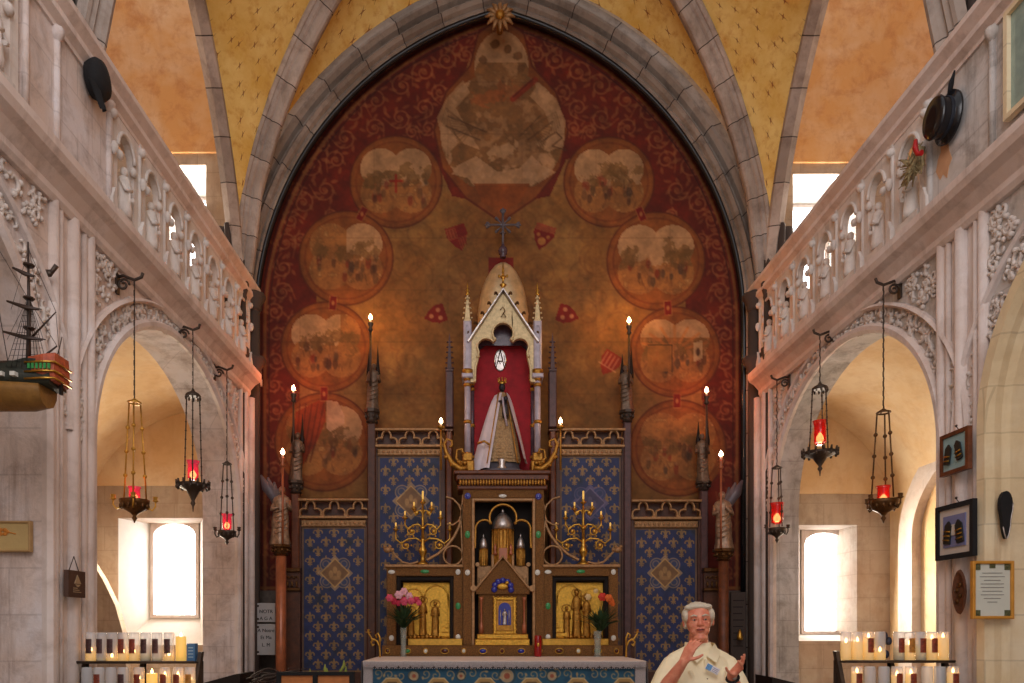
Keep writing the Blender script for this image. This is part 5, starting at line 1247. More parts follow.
# gilt candle arms curling out from the shrine foot
for s_, lab in ((-1, 'gilt scrolling candle arm curling out left of the shrine foot'), (1, 'gilt scrolling candle arm curling out right of the shrine foot')):
    g = lambda x, y, Yq=7.68: (PX(x if s_ < 0 else 1001.5 - x, Yq), Yq, PZ(y, Yq))
    A = thing('scrolled_sconce', g(455, 470), lab, 'sconce')
    q = MB(); q.tube([g(x, y) for x, y in ((468, 468), (460, 469), (452, 463), (446, 452), (444, 444), (447, 439), (452, 441), (452, 446), (449, 447))], [.03, .034, .03, .024, .018, .014, .013, .013, .016], 8)
    q.tube([g(x, y) for x, y in ((441, 470), (441, 440), (441, 428))], .012, 8)
    q.tube([g(x, y) for x, y in ((462, 466), (456, 458), (457, 450), (462, 449), (463, 454))], [.02, .016, .012, .012, .016], 8)
    for x, y in ((452, 465), (459, 462), (446, 457), (465, 463)): q.sph(g(x, y), (.03, .025, .024), 8)
    q.build('scroll', M['gold'], A)
    c_ = g(441, 427); q = MB(); q.lathe((c_[0], c_[1], c_[2] - .03), [(.012, 0), (.04, .02), (.045, .035), (.02, .036)], 12); q.build('drip_pan', M['brass'], A)
    q = MB(); q.cyl(c_, (c_[0], c_[1], c_[2] + .045), .014); q.build('candle', M['jewel_w'], A); q = MB(); q.lathe((c_[0], c_[1], c_[2] + .04), [(.006, 0), (.02, .012), (.019, .03), (.004, .06)], 8); q.build('flame', M['bulb'], A)
    LAMPS.append(((c_[0], c_[1] - .04, c_[2] + .07), (255, 150, 80), .35))
# ---------------------------------------------------------------- the Madonna
Ym = 7.82; Xm = PX(502, Ym); z0 = PZ(466, Ym)
T = thing('madonna_statue', (Xm, Ym, zs), 'small dark crowned madonna in gold robe and spreading white cloak in the crimson niche', 'statue')
q = MB(); q.lathe((Xm, Ym, zs), [(.26, 0), (.26, .02), (.2, .04), (.19, .1), (.15, .13)], 20, sq=.6); q.build('pedestal', M['wing'], T)
q = MB(); q.lathe((Xm - .005, Ym - .1, zs + .01), [(.05, 0), (.065, .02), (.04, .06), (.06, .1), (.05, .13)], 12); q.build('silver_foot', M['silver'], T)
def cone(prof, a0, a1, n, c, sq, fold, nf, seed):
    vs = []
    for (r, z, xo) in prof:
        for k in range(n + 1):
            a = math.radians(a0 + (a1 - a0) * k / n); f = 1 + fold * math.sin(a * nf + seed + z * 2) * min(1, r * 6)
            vs.append((c[0] + xo + r * f * math.sin(a), c[1] - r * f * math.cos(a) * sq, c[2] + z))
    return vs, [(i * (n + 1) + k, i * (n + 1) + k + 1, (i + 1) * (n + 1) + k + 1, (i + 1) * (n + 1) + k) for i in range(len(prof) - 1) for k in range(n)]
q = MB(); H = PZ(393, Ym) - z0
pr = [(.2, .02, 0), (.205, .06, 0), (.175, .25, 0), (.135, .45, 0), (.1, .62, 0), (.07, .74, 0), (.055, .8, 0), (.03, .82, 0)]
q.add(*cone(pr, -180, 180, 40, (Xm, Ym, z0), .7, .05, 11, 0), True)
for k in range(4):
    zz = .06 + k * .035; q.tube([(Xm + (.205 - k * .008) * math.sin(math.radians(a)), Ym - (.205 - k * .008) * .72 * math.cos(math.radians(a)), z0 + zz) for a in range(-90, 91, 12)], .008, 5)
for k in range(22):
    a = math.radians(-50 + (k % 6) * 20); zz = .2 + (k // 6) * .1; r = .2 - zz * .16; q.sph((Xm + r * math.sin(a), Ym - r * .72 * math.cos(a), z0 + zz), (.018, .012, .022), 6)
q.build('gold_robe', M['robe_gold'] if 'robe_gold' in M else mat('gold_brocade', (206, 168, 120), .45, .3, var=.5, scale=60, bump=.5), T)
q = MB(); C1 = mat('white_silk_cloak', (226, 218, 228), .5, var=.12, scale=6, bump=.1)
for s_ in (-1, 1):
    spread = .34 if s_ < 0 else .27
    rows = []; n = 12
    for i in range(13):
        t = i / 12; zz = .80 - t * (.86 if s_ < 0 else .76); row = []
        for k in range(n + 1):
            u = k / n                                            # 0 at front edge, 1 behind
            xin = (.004 + t * .14) if s_ < 0 else (.045 + t * .19); xout = .075 + t ** .8 * (spread - .075)
            x = (xin + (xout - xin) * min(1, u * 1.7)) * (1 + .03 * math.sin(u * 18 + t * 3) * t); 
            y = -.07 - .1 * t + u * (.16 + .14 * t) + .014 * math.sin(u * 20 + t * 2) * t
            row.append((Xm + s_ * x, Ym + y, z0 + zz + .012 * math.sin(u * 9) * t))
        rows.append(row)
    back = [[(p[0] + s_ * .008, p[1] + .012, p[2]) for p in r] for r in rows]
    for G_, fl in ((rows, s_ > 0), (back, s_ < 0)):
        vs = [p for r in G_ for p in r]; fs = [(i * (n + 1) + k, i * (n + 1) + k + 1, (i + 1) * (n + 1) + k + 1, (i + 1) * (n + 1) + k) for i in range(12) for k in range(n)]
        q.add(vs, fs, True)
q.build('white_cloak', C1, T)
q = MB()
for s_, e in ((-1, .3), (1, .24)):
    q.tube([(Xm + s_ * (.04 + .13 * t), Ym - .075 - .1 * t, z0 + .79 - t * .8) for t in [k / 8 for k in range(9)]], .007, 5)
q.tube([(Xm - .27, Ym - .12, z0 + .22), (Xm - .2, Ym - .14, z0 + .24), (Xm - .14, Ym - .15, z0 + .2)], .014, 6)
q.build('gold_trim', M['gold'], T)
dk = mat('blackened_walnut', (34, 26, 34), .4, var=.4, scale=20)
q = MB(); hz = z0 + .87; q.sph((Xm, Ym - .02, hz), (.036, .038, .052), 12); q.cyl((Xm, Ym, z0 + .78), (Xm, Ym, hz - .03), .022); q.sph((Xm, Ym - .058, hz - .004), (.006, .01, .012), 6); q.tube([(Xm - .05, Ym, z0 + .72), (Xm + .0, Ym - .12, z0 + .68), (Xm + .05, Ym - .13, z0 + .66)], .018, 6); q.build('dark_head', dk, T)
q = MB(); q.lathe((Xm, Ym - .02, hz + .035), [(.034, 0), (.036, .02), (.04, .025)], 12, cap=False)
for k in range(8): a = k * PI / 4; q.tube([(Xm + .037 * math.cos(a), Ym - .02 + .037 * math.sin(a), hz + .05), (Xm + .046 * math.cos(a), Ym - .02 + .046 * math.sin(a), hz + .095)], [.009, .004], 6); q.sph((Xm + .046 * math.cos(a), Ym - .02 + .046 * math.sin(a), hz + .095), .007, 6)
q.build('crown', M['brass'], T)
q = MB(); cx_, cz_ = Xm + .035, z0 + .62; q.sph((cx_, Ym - .14, cz_ + .085), (.026, .026, .032), 10); q.lathe((cx_, Ym - .13, cz_ - .12), [(.034, 0), (.042, .05), (.035, .12), (.02, .18)], 10); q.tube([(cx_ - .02, Ym - .14, cz_ + .03), (cx_ - .05, Ym - .16, cz_ + .04)], .01, 6); q.build('child', dk, T)
q = MB(); q.tube([(Xm + .0, Ym - .15, z0 + .72), (Xm + .02, Ym - .165, z0 + .55), (Xm + .05, Ym - .165, z0 + .4)], .012, 6); q.build('lace_panel', M['marble'], T)
# ---------------------------------------------------------------- branched candelabra
def candelabrum(x, lab):
    Yk = 7.82; X_ = PX(x, Yk); zb = PZ(564.5, Y0 - .0) + .002; s_ = 1 / S(Yk); zz = lambda y: PZ(y, Yk)
    T = thing('candelabrum', (X_, Yk, zb), lab, 'candelabrum')
    q = MB(); q.lathe((X_, Yk, zb), [(.075, 0), (.075, .012), (.05, .03), (.028, .05), (.022, .09), (.045, .14), (.05, .16), (.03, .2), (.02, .24), (.026, .27), (.02, .3)], 14)
    q.build('foot', M['brass'], T)
    q = MB(); q.tube([(X_, Yk, zb + .28), (X_, Yk, zz(505))], [.018, .012], 8); q.lathe((X_, Yk, zz(530)), [(.018, 0), (.034, .02), (.018, .045)], 10); q.build('stem', M['brass'], T)
    def cup(dx, y, nm=True):
        m = MB(); m.lathe((X_ + dx, Yk, zz(y) - .09), [(.008, 0), (.012, .01), (.034, .028), (.034, .034), (.012, .036), (.018, .05), (.018, .062)], 10); return m
    for dxp, y, yr in ((27, 524, 540), (17.8, 512.5, 526), (8.8, 503.5, 512)):
        for sg in (-1, 1):
            d = sg * dxp * s_; m = MB(); zt = zz(y) - .09; zr = zz(yr) - .01
            m.tube([(X_, Yk, zr - .02), (X_ + d * .25, Yk, zr + .03), (X_ + d * .55, Yk, zr + .02), (X_ + d * .8, Yk, zr - .03), (X_ + d, Yk, zr + .02), (X_ + d, Yk, zt)], [.012, .012, .012, .012, .011, .01], 6)
            if dxp > 10:
                cc = (X_ + d * .62, zr - .05); m.tube([(p[0], Yk, p[1]) for p in spiral(cc[0], cc[1], .055, .015, 90, 90 + 400, 18)], .009, 6); m.sph((cc[0], Yk - .01, cc[1]), (.026, .016, .026), 8)
                for j in range(5): a = j * 1.26; m.sph((cc[0] + .058 * math.cos(a), Yk, cc[1] + .058 * math.sin(a)), (.013, .01, .013), 6)
            else: m.sph((X_ + d * .7, Yk, zr), (.028, .016, .028), 8)
            br = m.build('branch', M['brass'], T); cup(d, y).build('socket', M['brass'], br)
            cn = MB(); cn.cyl((X_ + d, Yk, zz(y) - .03), (X_ + d, Yk, zz(y)), .009); cn.sph((X_ + d, Yk, zz(y) + .004), (.011, .011, .014), 6); cn.build('candle', M['wax_glow'], br)
    cup(0, 497).build('socket', M['brass'], T); cn = MB(); cn.cyl((X_, Yk, zz(497) - .03), (X_, Yk, zz(493)), .011); cn.sph((X_, Yk, zz(492)), (.012, .012, .016), 6); cn.build('candle', M['wax_glow'], T)
candelabrum(422.8, 'seven branched brass candelabrum on the left wing of the altarpiece'); candelabrum(583.3, 'seven branched brass candelabrum on the right wing of the altarpiece')
# ---------------------------------------------------------------- on the altar
Ya0, Ya1 = 6.6, 7.64; ax0, ax1 = PX(363, Ya0), PX(646, Ya0); az = 1.29
T = thing('altar', ((ax0 + ax1) / 2, 7.1, .34), 'broad altar table with deep blue embroidered front', 'altar')
q = MB(); q.box(ax0 + .05, ax1 - .05, Ya0 + .06, Ya1 - .02, .34, az - .03); q.build('altar_body', M['wood'], T)
c = Canvas(371, 636, 668, 762, .7, (44, 88, 112)); n = vnoise(c.X, c.Y, 8, 4); c.mix(np.s_[:, :], (n - .45) * 1.5, (32, 66, 96))
rnd = random.Random(8); au = (176, 148, 104)
for k in range(6):
    x = 392 + k * 46.5
    oc = [(x + 15 * math.cos(math.radians(22.5 + 45 * j)) * 1.0, 694 + 17 * math.sin(math.radians(22.5 + 45 * j))) for j in range(8)]
    c.poly(oc, (168, 134, 84)); ic = [(x + .78 * (p[0] - x), 694 + .78 * (p[1] - 694)) for p in oc]; c.poly(ic, (106, 82, 56)); c.stroke(oc + oc[:1], 1.2, (206, 176, 124)); 
    for j in range(8): c.ell(x + 8 * math.cos(j * .785), 694 + 8 * math.sin(j * .785), 2, 2, (150, 116, 72), .8)
for x in list(range(376, 636, 12)):
    for y in (674, 716, 730, 745):
        a = rnd.uniform(0, 360); sp = spiral(x + rnd.uniform(-2, 2), y + rnd.uniform(-1, 2), 5, 1, a, a + rnd.choice((-1, 1)) * 380, 14); c.stroke(sp, 1.0, au, .8)
        c.ell(sp[0][0], sp[0][1], 1.8, 1.1, au, .8, a)
for x, s_ in ((414, 1), (507, 1.5), (552, 1), (461, .8)): c.ell(x, 676, 4.5 * s_, 4.5 * s_, (196, 160, 116), .8); c.ring(x, 676, 5.5 * s_, 5.5 * s_, 1, (70, 60, 40), .6); c.ell(x, 676, 2 * s_, 2 * s_, (150, 70, 50), .8)
o = c.mesh('embroidered_front', Ya0 + .03, M['cloth'], T, .02)
o = None
# white linen with lace hem, lying on the altar
Tc = thing('altar_cloth', ((ax0 + ax1) / 2, 7.1, az), 'white linen altar cloth with scalloped lace hem', 'cloth')
q = MB(); q.bbox(ax0, ax1, Ya0 - .005, Ya1, az - .012, az, .005); q.build('linen_top', mat('white_linen', (228, 212, 200), .9, var=.06, bump=.15), Tc)
q = MB(); n = 120; zt, zb = az - .005, PZ(665.5, Ya0 - .01); vs = []
for i in range(n + 1):
    x = ax0 + (ax1 - ax0) * i / n; w_ = .006 * math.sin(i * .9); y = Ya0 - .012 + w_
    for t, dz in ((0, 0), (.5, 0), (1, -.028 * abs(math.sin(i * PI / 2.5)) )): vs.append((x, y - .004 * t, zt + (zb - zt) * t + dz))
q.add(vs, [(i * 3 + k, i * 3 + 3 + k, i * 3 + 4 + k, i * 3 + 1 + k) for i in range(n) for k in range(2)], True)
for i in range(n):
    x = ax0 + (ax1 - ax0) * (i + .5) / n
    for r in range(3): q.sph((x + (.006 if r % 2 else 0), Ya0 - .026, zb + .006 - r * .016), (.0065, .004, .0055), 5)
for (xx, s_) in ((ax0, -1), (ax1, 1)):                           # the cloth hanging down the short ends
    vs = []; m = 14
    for i in range(m + 1):
        y = Ya0 - .01 + (Ya1 - Ya0) * i / m
        for t in range(5): vs.append((xx + s_ * (.012 + .02 * t / 4 + .012 * math.sin(i * 1.3) * t / 4), y, zt - t * .14))
    q.add(vs, [(i * 5 + k, i * 5 + 5 + k, i * 5 + 6 + k, i * 5 + 1 + k) for i in range(m) for k in range(4)], True)
q.build('lace_hem', mat('white_lace', (214, 204, 204), .9, var=.3, scale=120, bump=.8), Tc)
q = MB(); q.bbox(ax1 - .1, ax1 - .0, Ya0 + .0, Ya0 + .03, .8, zb + .005, .005); q.bbox(ax0, ax0 + .09, Ya0 + .0, Ya0 + .03, .8, zb + .005, .005); q.build('lace_corner', bpy.data.materials['white_lace'], Tc)
# flower vases
def vase(x, y0, y1, r, Yv): 
    q = MB(); z0, z1 = PZ(y1, Yv), PZ(y0, Yv); rr = r / S(Yv); q.lathe((PX(x, Yv), Yv, z0), [(rr * .9, 0), (rr * .8, .02), (rr * .75, (z1 - z0) * .5), (rr * 1.0, z1 - z0), (rr * .9, z1 - z0), (rr * .65, (z1 - z0) * .5), (rr * .7, .03)], 16, cap=False); return q, z1
def bouquet(x, y, Yv, T, z1, blooms, spread, seed):
    rnd = random.Random(seed); X_ = PX(x, Yv); q = MB()
    for k in range(70):
        a = rnd.uniform(0, 6.28); e = rnd.uniform(.1, 1.2); l = rnd.uniform(.1, .2) * spread; d = Vector((math.cos(a) * math.sin(e), math.sin(a) * math.sin(e) * .7, math.cos(e) * .85)); p0 = Vector((X_, Yv, z1 - .1)); p1 = p0 + d * l * .6 + Vector((0, 0, .06)); p2 = p0 + d * l * 1.2 + Vector((0, 0, .04))
        q.tube([p0, p1, p2], [.004, .003, .001], 4); sd = d.cross(Vector((0, 0, 1))).normalized() * .018
        q.add([p1 - d * .03, p1 + sd + d * .02, p2 + d * .03, p1 - sd + d * .02], [(0, 1, 2, 3)])
    q.build('leaves', mat('dark_leaf_green', (40, 70, 30), .6, var=.5, scale=40), T)
    for (bx, by, br, m_) in blooms:
        c_ = Vector((PX(bx, Yv - .05), Yv - .05 + rnd.uniform(-.03, .05), PZ(by, Yv - .05))); q = MB(); r = br / S(Yv)
        for lay in range(3):
            for k in range(6):
                a = k * 1.047 + lay * .5; t = (lay + 1) / 3; d = Vector((math.cos(a) * t, -1 + t * .7, math.sin(a) * t)).normalized(); q.sph(c_ + d * r * .62 * t, (r * .42, r * .22, r * .42), 6)
        q.sph(c_ - Vector((0, r * .5, 0)), r * .22, 6); q.build('bloom', m_, T)
pink = [mat('pink_petal', (226, 84, 116), .6, var=.3, scale=40), mat('pale_pink_petal', (238, 176, 190), .6, var=.2, scale=40), mat('deep_pink_petal', (206, 40, 78), .6, var=.3, scale=40)]
orn = [mat('orange_petal', (236, 112, 40), .6, var=.3, scale=40), mat('red_petal', (214, 50, 32), .6, var=.3, scale=40), mat('cream_petal', (226, 196, 140), .6, var=.2, scale=40)]
Yv = 7.5; T = thing('flower_vase', (PX(403.5, Yv), Yv, az), 'clear glass vase of pink lilies and carnations at the left of the altar', 'flowers')
q, z1 = vase(403.5, 620, 649, 3.6, Yv); o = q.build('vase', M['vase'], T); o.location.z += az - PZ(649, Yv) + .002
bouquet(404, 606, Yv, T, z1, [(390, 598, 4, pink[0]), (394, 601, 4, pink[2]), (399, 595, 4.5, pink[1]), (404, 591.5, 4, pink[1]), (404, 601, 5, pink[0]), (409, 596, 4, pink[1]), (411, 601, 4, pink[0]), (416, 600, 4, pink[2]), (399, 603, 3.4, pink[2]), (419, 603, 3, pink[0])], 1.25, 3)
T = thing('flower_vase', (PX(597.5, Yv), Yv, az), 'clear glass vase of orange roses with dark foliage at the right of the altar', 'flowers')
q, z1 = vase(597.5, 623, 649, 4.3, Yv); o = q.build('vase', M['vase'], T); o.location.z += az - PZ(649, Yv) + .002
bouquet(600, 606, Yv, T, z1, [(602, 597, 4.5, orn[1]), (608, 598, 4, orn[0]), (611, 601.5, 3.6, orn[0]), (588, 597, 3.4, orn[2]), (596, 591, 2.6, orn[2]), (613, 604, 2.6, orn[0])], 1.3, 5)
# red votive glass
T = thing('red_votive_candle', (PX(538, 7.55), 7.55, az), 'tall red votive candle with gold emblem standing right of the tabernacle', 'candle')
q = MB(); q.lathe((PX(538, 7.55), 7.55, az), [(.038, 0), (.04, .01), (.04, .22), (.036, .23)], 16); q.build('red_glass', mat('deep_red_glass', (150, 10, 16), .2, var=.2, bump=0), T)
q = MB(); q.sph((PX(538, 7.55), 7.512, az + .13), (.016, .006, .022), 8); q.build('emblem', M['brass'], T)
# curled brass brackets at either end of the altarpiece
for x, s_, lab in ((374, -1, 'small curled brass candle branch beside the left end of the altar'), (632, 1, 'small curled brass candle branch beside the right end of the altar')):
    Yq = 7.4; T = thing('candle_branch', (PX(x, Yq), Yq, .9), lab, 'candle branch'); q = MB(); g = lambda u, v: (PX(x + s_ * u, Yq), Yq, PZ(v, Yq))
    q.tube([g(-6, 672), g(-6, 655), g(-5.5, 646), g(-3, 641), g(0, 639), g(3, 642), g(1.5, 646), g(-.5, 644)], .011, 6); q.tube([g(-3, 641), g(2, 639), g(5, 634), g(5.5, 632)], .01, 6)
    q.tube([g(-5.5, 648), g(-6, 638), g(-4, 633), g(-1.5, 635), g(-3, 638)], .011, 6); q.lathe((g(5.5, 633)[0], Yq, g(5.5, 633)[2]), [(.012, 0), (.04, .012), (.012, .014), (.016, .04)], 10); q.build('branch', M['brass'], T)
    q = MB(); p = g(-6, 672); q.lathe((p[0], Yq, .34), [(.1, 0), (.1, .02), (.02, .06), (.014, .9 - .02), (.014, p[2] - .34)], 12); q.build('stand', M['bronze'], T)
# ================================================================ HANGING LAMPS
def hlamp(x, Xp, yb, yc, hw, gy0, gy1, ghw, ty, thw, yend, style, side_w, lab, hook_lab, nrod=3, rods='iron'):
    Yl = Xp * F / (x - VX); s_ = S(Yl); k = 1 / s_; z = lambda y: PZ(y, Yl); sg = -1 if Xp < 0 else 1; Xw = XL if sg < 0 else XR
    m_ = M[rods]
    B = thing('wall_hook', (Xw, Yl, z(yb) - .05), hook_lab, 'bracket')
    q = MB(); xt = Xp - sg * .0; o = -sg
    q.tube([(Xw - o * .01, Yl, z(yb) + .02), (Xw + o * .05, Yl, z(yb) + .03), (xt, Yl, z(yb) + .0), (xt + o * .05, Yl, z(yb) + .02), (xt + o * .06, Yl, z(yb) + .05)], .011, 6)
    q.tube([(p[0], Yl, p[1]) for p in spiral(Xw + o * .05, z(yb) - .035, .045, .012, 0, 500, 18)], .009, 6); q.box(*sorted((Xw - o * .01, Xw + o * .015)), Yl - .02, Yl + .02, z(yb) - .1, z(yb) + .05)
    q.build('scroll_iron', M['iron'], B)
    T = thing('sanctuary_lamp', (Xp, Yl, z(yend)), lab, 'hanging lamp')
    q = MB(); zt, zb = z(yb) - .002, z(yc); n = max(4, int((zt - zb) / .035))
    for i in range(n):
        a = zt - (zt - zb) * i / n; b = zt - (zt - zb) * (i + 1) / n; dx = .005 if i % 2 else 0
        q.tube([(Xp - .004 + dx, Yl, a), (Xp - .004 + dx, Yl - (0.006 if i % 2 else 0), (a + b) / 2), (Xp - .004 + dx, Yl, b - .004)], .0036, 5)
    q.tube([(Xp, Yl, zt), (Xp, Yl, zb)], .004, 5)
    q.build('chain', M['iron'], T)
    q = MB(); r = hw * k
    if style == 'crown':
        q.lathe((Xp, Yl, zb - .045), [(r, 0), (r * 1.1, .012), (r * .9, .03), (r * .3, .05), (r * .15, .07)], 12)
        for j in range(10): a = j * PI / 5; q.sph((Xp + r * math.cos(a), Yl + r * math.sin(a), zb - .052), (.009, .009, .016), 6)
    else:
        q.tube([(Xp + r * math.cos(t), Yl + r * math.sin(t), zb - .02) for t in [j * PI / 8 for j in range(16)]], .007, 6, True); q.tube([(Xp - r, Yl, zb - .02), (Xp, Yl, zb + .01), (Xp + r, Yl, zb - .02)], .006, 6); q.tube([(Xp, Yl - r, zb - .02), (Xp, Yl, zb + .01), (Xp, Yl + r, zb - .02)], .006, 6)
    q.build('top_ring', m_, T)
    zt2 = z(ty); rt = thw * k
    for j in range(nrod):
        a = -PI / 2 + .35 + j * 2 * PI / nrod; q = MB(); p0 = Vector((Xp + r * math.cos(a), Yl + r * math.sin(a), zb - .025)); p1 = Vector((Xp + rt * .62 * math.cos(a), Yl + rt * .62 * math.sin(a), zt2 + .01))
        q.tube([p0, p1], .0055, 6)
        nb = 3 if rods != 'iron' or style == 'ring' else 9
        for b in range(nb):
            p = p0.lerp(p1, (b + 1) / (nb + 1)); q.sph(p, .016 if nb == 3 else .009, 8)
        q.build('hanger_rod', m_, T)
    # ruby glass with flame
    q = MB(); g0, g1 = z(gy1), z(gy0); gr = ghw * k; h = g1 - g0
    q.lathe((Xp, Yl, g0), [(gr * .5, 0), (gr * .85, h * .08), (gr * .9, h * .5), (gr * .85, h * .8), (gr * 1.1, h), (gr * 1.02, h), (gr * .75, h * .8), (gr * .8, h * .5), (gr * .7, h * .1)], 16)
    gl = q.build('ruby_glass', M['pink_glass' if side_w == 'left' else 'red_glass'], T)
    q = MB(); q.lathe((Xp, Yl, g0 + h * .1), [(gr * .3, 0), (gr * .55, h * .12), (gr * .5, h * .25), (gr * .12, h * .42)], 10); q.build('flame', M['flame'], gl)
    LAMPS.append(((Xp, Yl - .03, g0 + h * .5), (255, 130, 70), .5))
    # tray / bowl
    q = MB(); ze = z(yend); H = zt2 - ze
    if style == 'crown':
        q.lathe((Xp, Yl, ze), [(.003, 0), (.008, H * .2), (.022, H * .3), (.012, H * .4), (rt * .3, H * .62), (rt * .42, H * .75), (rt * .9, H * .88), (rt * .98, H * .9), (rt * .98, H), (rt * .85, H)], 16)
        for j in range(14):
            a = j * 2 * PI / 14; q.tube([(Xp + rt * math.cos(a), Yl + rt * math.sin(a), zt2 - .01), (Xp + rt * 1.04 * math.cos(a), Yl + rt * 1.04 * math.sin(a), zt2 + .03)], [.012, .008], 5); q.sph((Xp + rt * math.cos(a), Yl + rt * math.sin(a), zt2 - H * .12), (.014, .014, .02), 6)
    else:
        q.lathe((Xp, Yl, ze), [(.003, 0), (.01, H * .12), (.02, H * .2), (.01, H * .3), (rt * .2, H * .42), (rt * .55, H * .6), (rt * .72, H * .85), (rt * .75, H), (rt * .6, H)], 16)
        for j in range(12): a = j * PI / 6; q.sph((Xp + rt * .66 * math.cos(a), Yl + rt * .66 * math.sin(a), ze + H * .72), (.012, .012, .02), 6)
    q.build('bowl', m_ if rods == 'iron' else M['bronze'], T)
    if style != 'crown':
        for j in range(4 if thw > 12 else 2):
            a = (j * PI / 2 + .4) if thw > 12 else j * PI; q = MB(); c = Vector((Xp, Yl, zt2 - H * .3)); d = Vector((math.cos(a), math.sin(a), 0))
            q.tube([c + d * rt * .6, c + d * rt * .85 - Vector((0, 0, .02)), c + d * rt * 1.0 + Vector((0, 0, .01)), c + d * rt * 1.0 + Vector((0, 0, .05))], .007, 6); q.lathe(tuple(c + d * rt * 1.0 + Vector((0, 0, .04))), [(.008, 0), (.024, .012), (.014, .016), (.018, .04)], 8); q.build('branch', m_, T)
    return T
hlamp(134.5, -2.48, 280, 400, 6, 487, 501, 6, 500, 19, 523, 'ring', 'left', 'brass hanging lamp with long gold rods, nearest of the left arch lamps', 'iron scroll hook of the brass lamp on the left cornice', 3, 'brass')
hlamp(193, -2.48, 330, 392, 7, 461, 480, 6, 484, 15, 512, 'crown', 'left', 'dark crowned hanging lamp with pink glass, middle one of the left arch', 'iron scroll hook of the dark crowned lamp on the left cornice')
hlamp(227, -2.48, 370, 462, 4, 514, 530, 5, 531, 12, 545, 'ring', 'left', 'small dark lamp hanging low by the left corner pier', 'iron scroll hook nearest the left corner pier')
hlamp(883.5, 3.03, 285, 410, 6, 486, 503, 6.5, 500, 18, 523, 'ring', 'right', 'dark bronze lamp on long rods with cup branches, nearest in the right arch', 'iron scroll hook of the long rod lamp on the right cornice', 3, 'bronze')
hlamp(820, 3.03, 335, 385, 7, 421, 445, 6.5, 452, 16, 476, 'crown', 'right', 'dark lamp with battlemented crown and red glass, middle one in the right arch', 'iron scroll hook of the battlemented lamp on the right cornice')
hlamp(777, 3.03, 380, 466, 4.5, 503, 524, 6.5, 528, 11, 543, 'ring', 'right', 'small dark lamp with red glass hanging by the right corner pier', 'iron scroll hook nearest the right corner pier')
# ================================================================ MODEL SHIP
Ys = 3.62; s_ = S(Ys); T = thing('model_ship', (PX(0, Ys), Ys, PZ(412, Ys)), 'three masted model sailing ship with red stern hanging in the near left arch', 'model ship')
g = lambda x, y, dy=0: Vector((PX(x, Ys), Ys + dy, PZ(y, Ys)))
def hull(sections, yl0, yl1, name, m_):
    q = MB(); vs = []; n = len(sections[0][1])
    for x, pr in sections:
        for (w_, y) in pr: vs.append(g(x, y, -w_))
        for (w_, y) in pr[::-1]: vs.append(g(x, y, w_))
    k = 2 * n; q.add(vs, [(i * k + j, i * k + (j + 1) % k, (i + 1) * k + (j + 1) % k, (i + 1) * k + j) for i in range(len(sections) - 1) for j in range(k)], True)
    q.add(vs[:k], [tuple(range(k))]); q.add(vs[-k:], [tuple(range(k))[::-1]]); return q.build(name, m_, T)
xs = [-150, -135, -110, -70, -30, 10, 35, 48]; ww = [.01, .06, .1, .12, .12, .115, .095, .08]
lower = [(x, [(w_ * 1.0, 388), (w_ * .95, 396), (w_ * .6, 405), (.012, 411 if x < 46 else 408)]) for x, w_ in zip(xs, ww)]
hull(lower, 0, 0, 'varnished_hull', mat('varnished_hull_wood', (150, 108, 52), .4, var=.3, scale=20))
upper = [(x, [(w_ * .9, 372 + max(0, (30 - abs(x + 50)) * 0) - (8 if x > 30 else 0)), (w_ * 1.0, 380), (w_, 388.5)]) for x, w_ in zip(xs + [58], ww + [.075])]
up = hull(upper, 0, 0, 'painted_topsides', mat('dark_green_topsides', (46, 50, 40), .5, var=.4, scale=30))
for k in range(13):
    q = MB(); x = -118 + k * 12; q.box(PX(x, Ys), PX(x + 5, Ys), Ys - .128, Ys - .1, PZ(384, Ys), PZ(380, Ys)); q.build('gunport', M['jewel_w'], up)
q = MB(); secs = [(37, .085), (52, .085), (62, .07)]
vs = []
for x, w_ in secs:
    top = 362 - (x - 37) * .2; vs += [g(x, top, -w_ * .85), g(x, 376, -w_), g(x, 386 - (x - 37) * .05, -w_ * .8), g(x, 386, w_ * .8), g(x, 376, w_), g(x, top, w_ * .85)]
q.add(vs, [(i * 6 + j, i * 6 + (j + 1) % 6, i * 6 + 6 + (j + 1) % 6, i * 6 + 6 + j) for i in range(2) for j in range(6)] + [tuple(range(12, 18))[::-1], tuple(range(6))])
st = q.build('stern_castle', mat('red_orange_stern', (196, 92, 58), .5, var=.5, scale=40), T)
for y in (368, 377, 384):
    q = MB(); q.tube([g(36, y + 1, -.092), g(52, y, -.092), g(63, y - 1, -.075), g(63, y - 1, .075)], .006, 5); q.build('gilt_rail', M['brass'], st)
for k in range(6):
    q = MB(); c_ = g(40 + k * 3.8, 372, -.09 + .001 * k); q.box(c_.x - .006, c_.x + .006, c_.y - .004, c_.y + .004, c_.z - .014, c_.z + .014); q.build('stern_window', M['jewel_g'], st)
q = MB(); q.box(PX(60, Ys), PX(62.5, Ys), Ys - .008, Ys + .008, PZ(410 - 15, Ys), PZ(384, Ys)); q.build('rudder', M['void2'], T)
rope = mat('dark_rigging', (44, 36, 32), .7, var=.3); spar = mat('dark_spar_wood', (62, 44, 34), .5, var=.3)
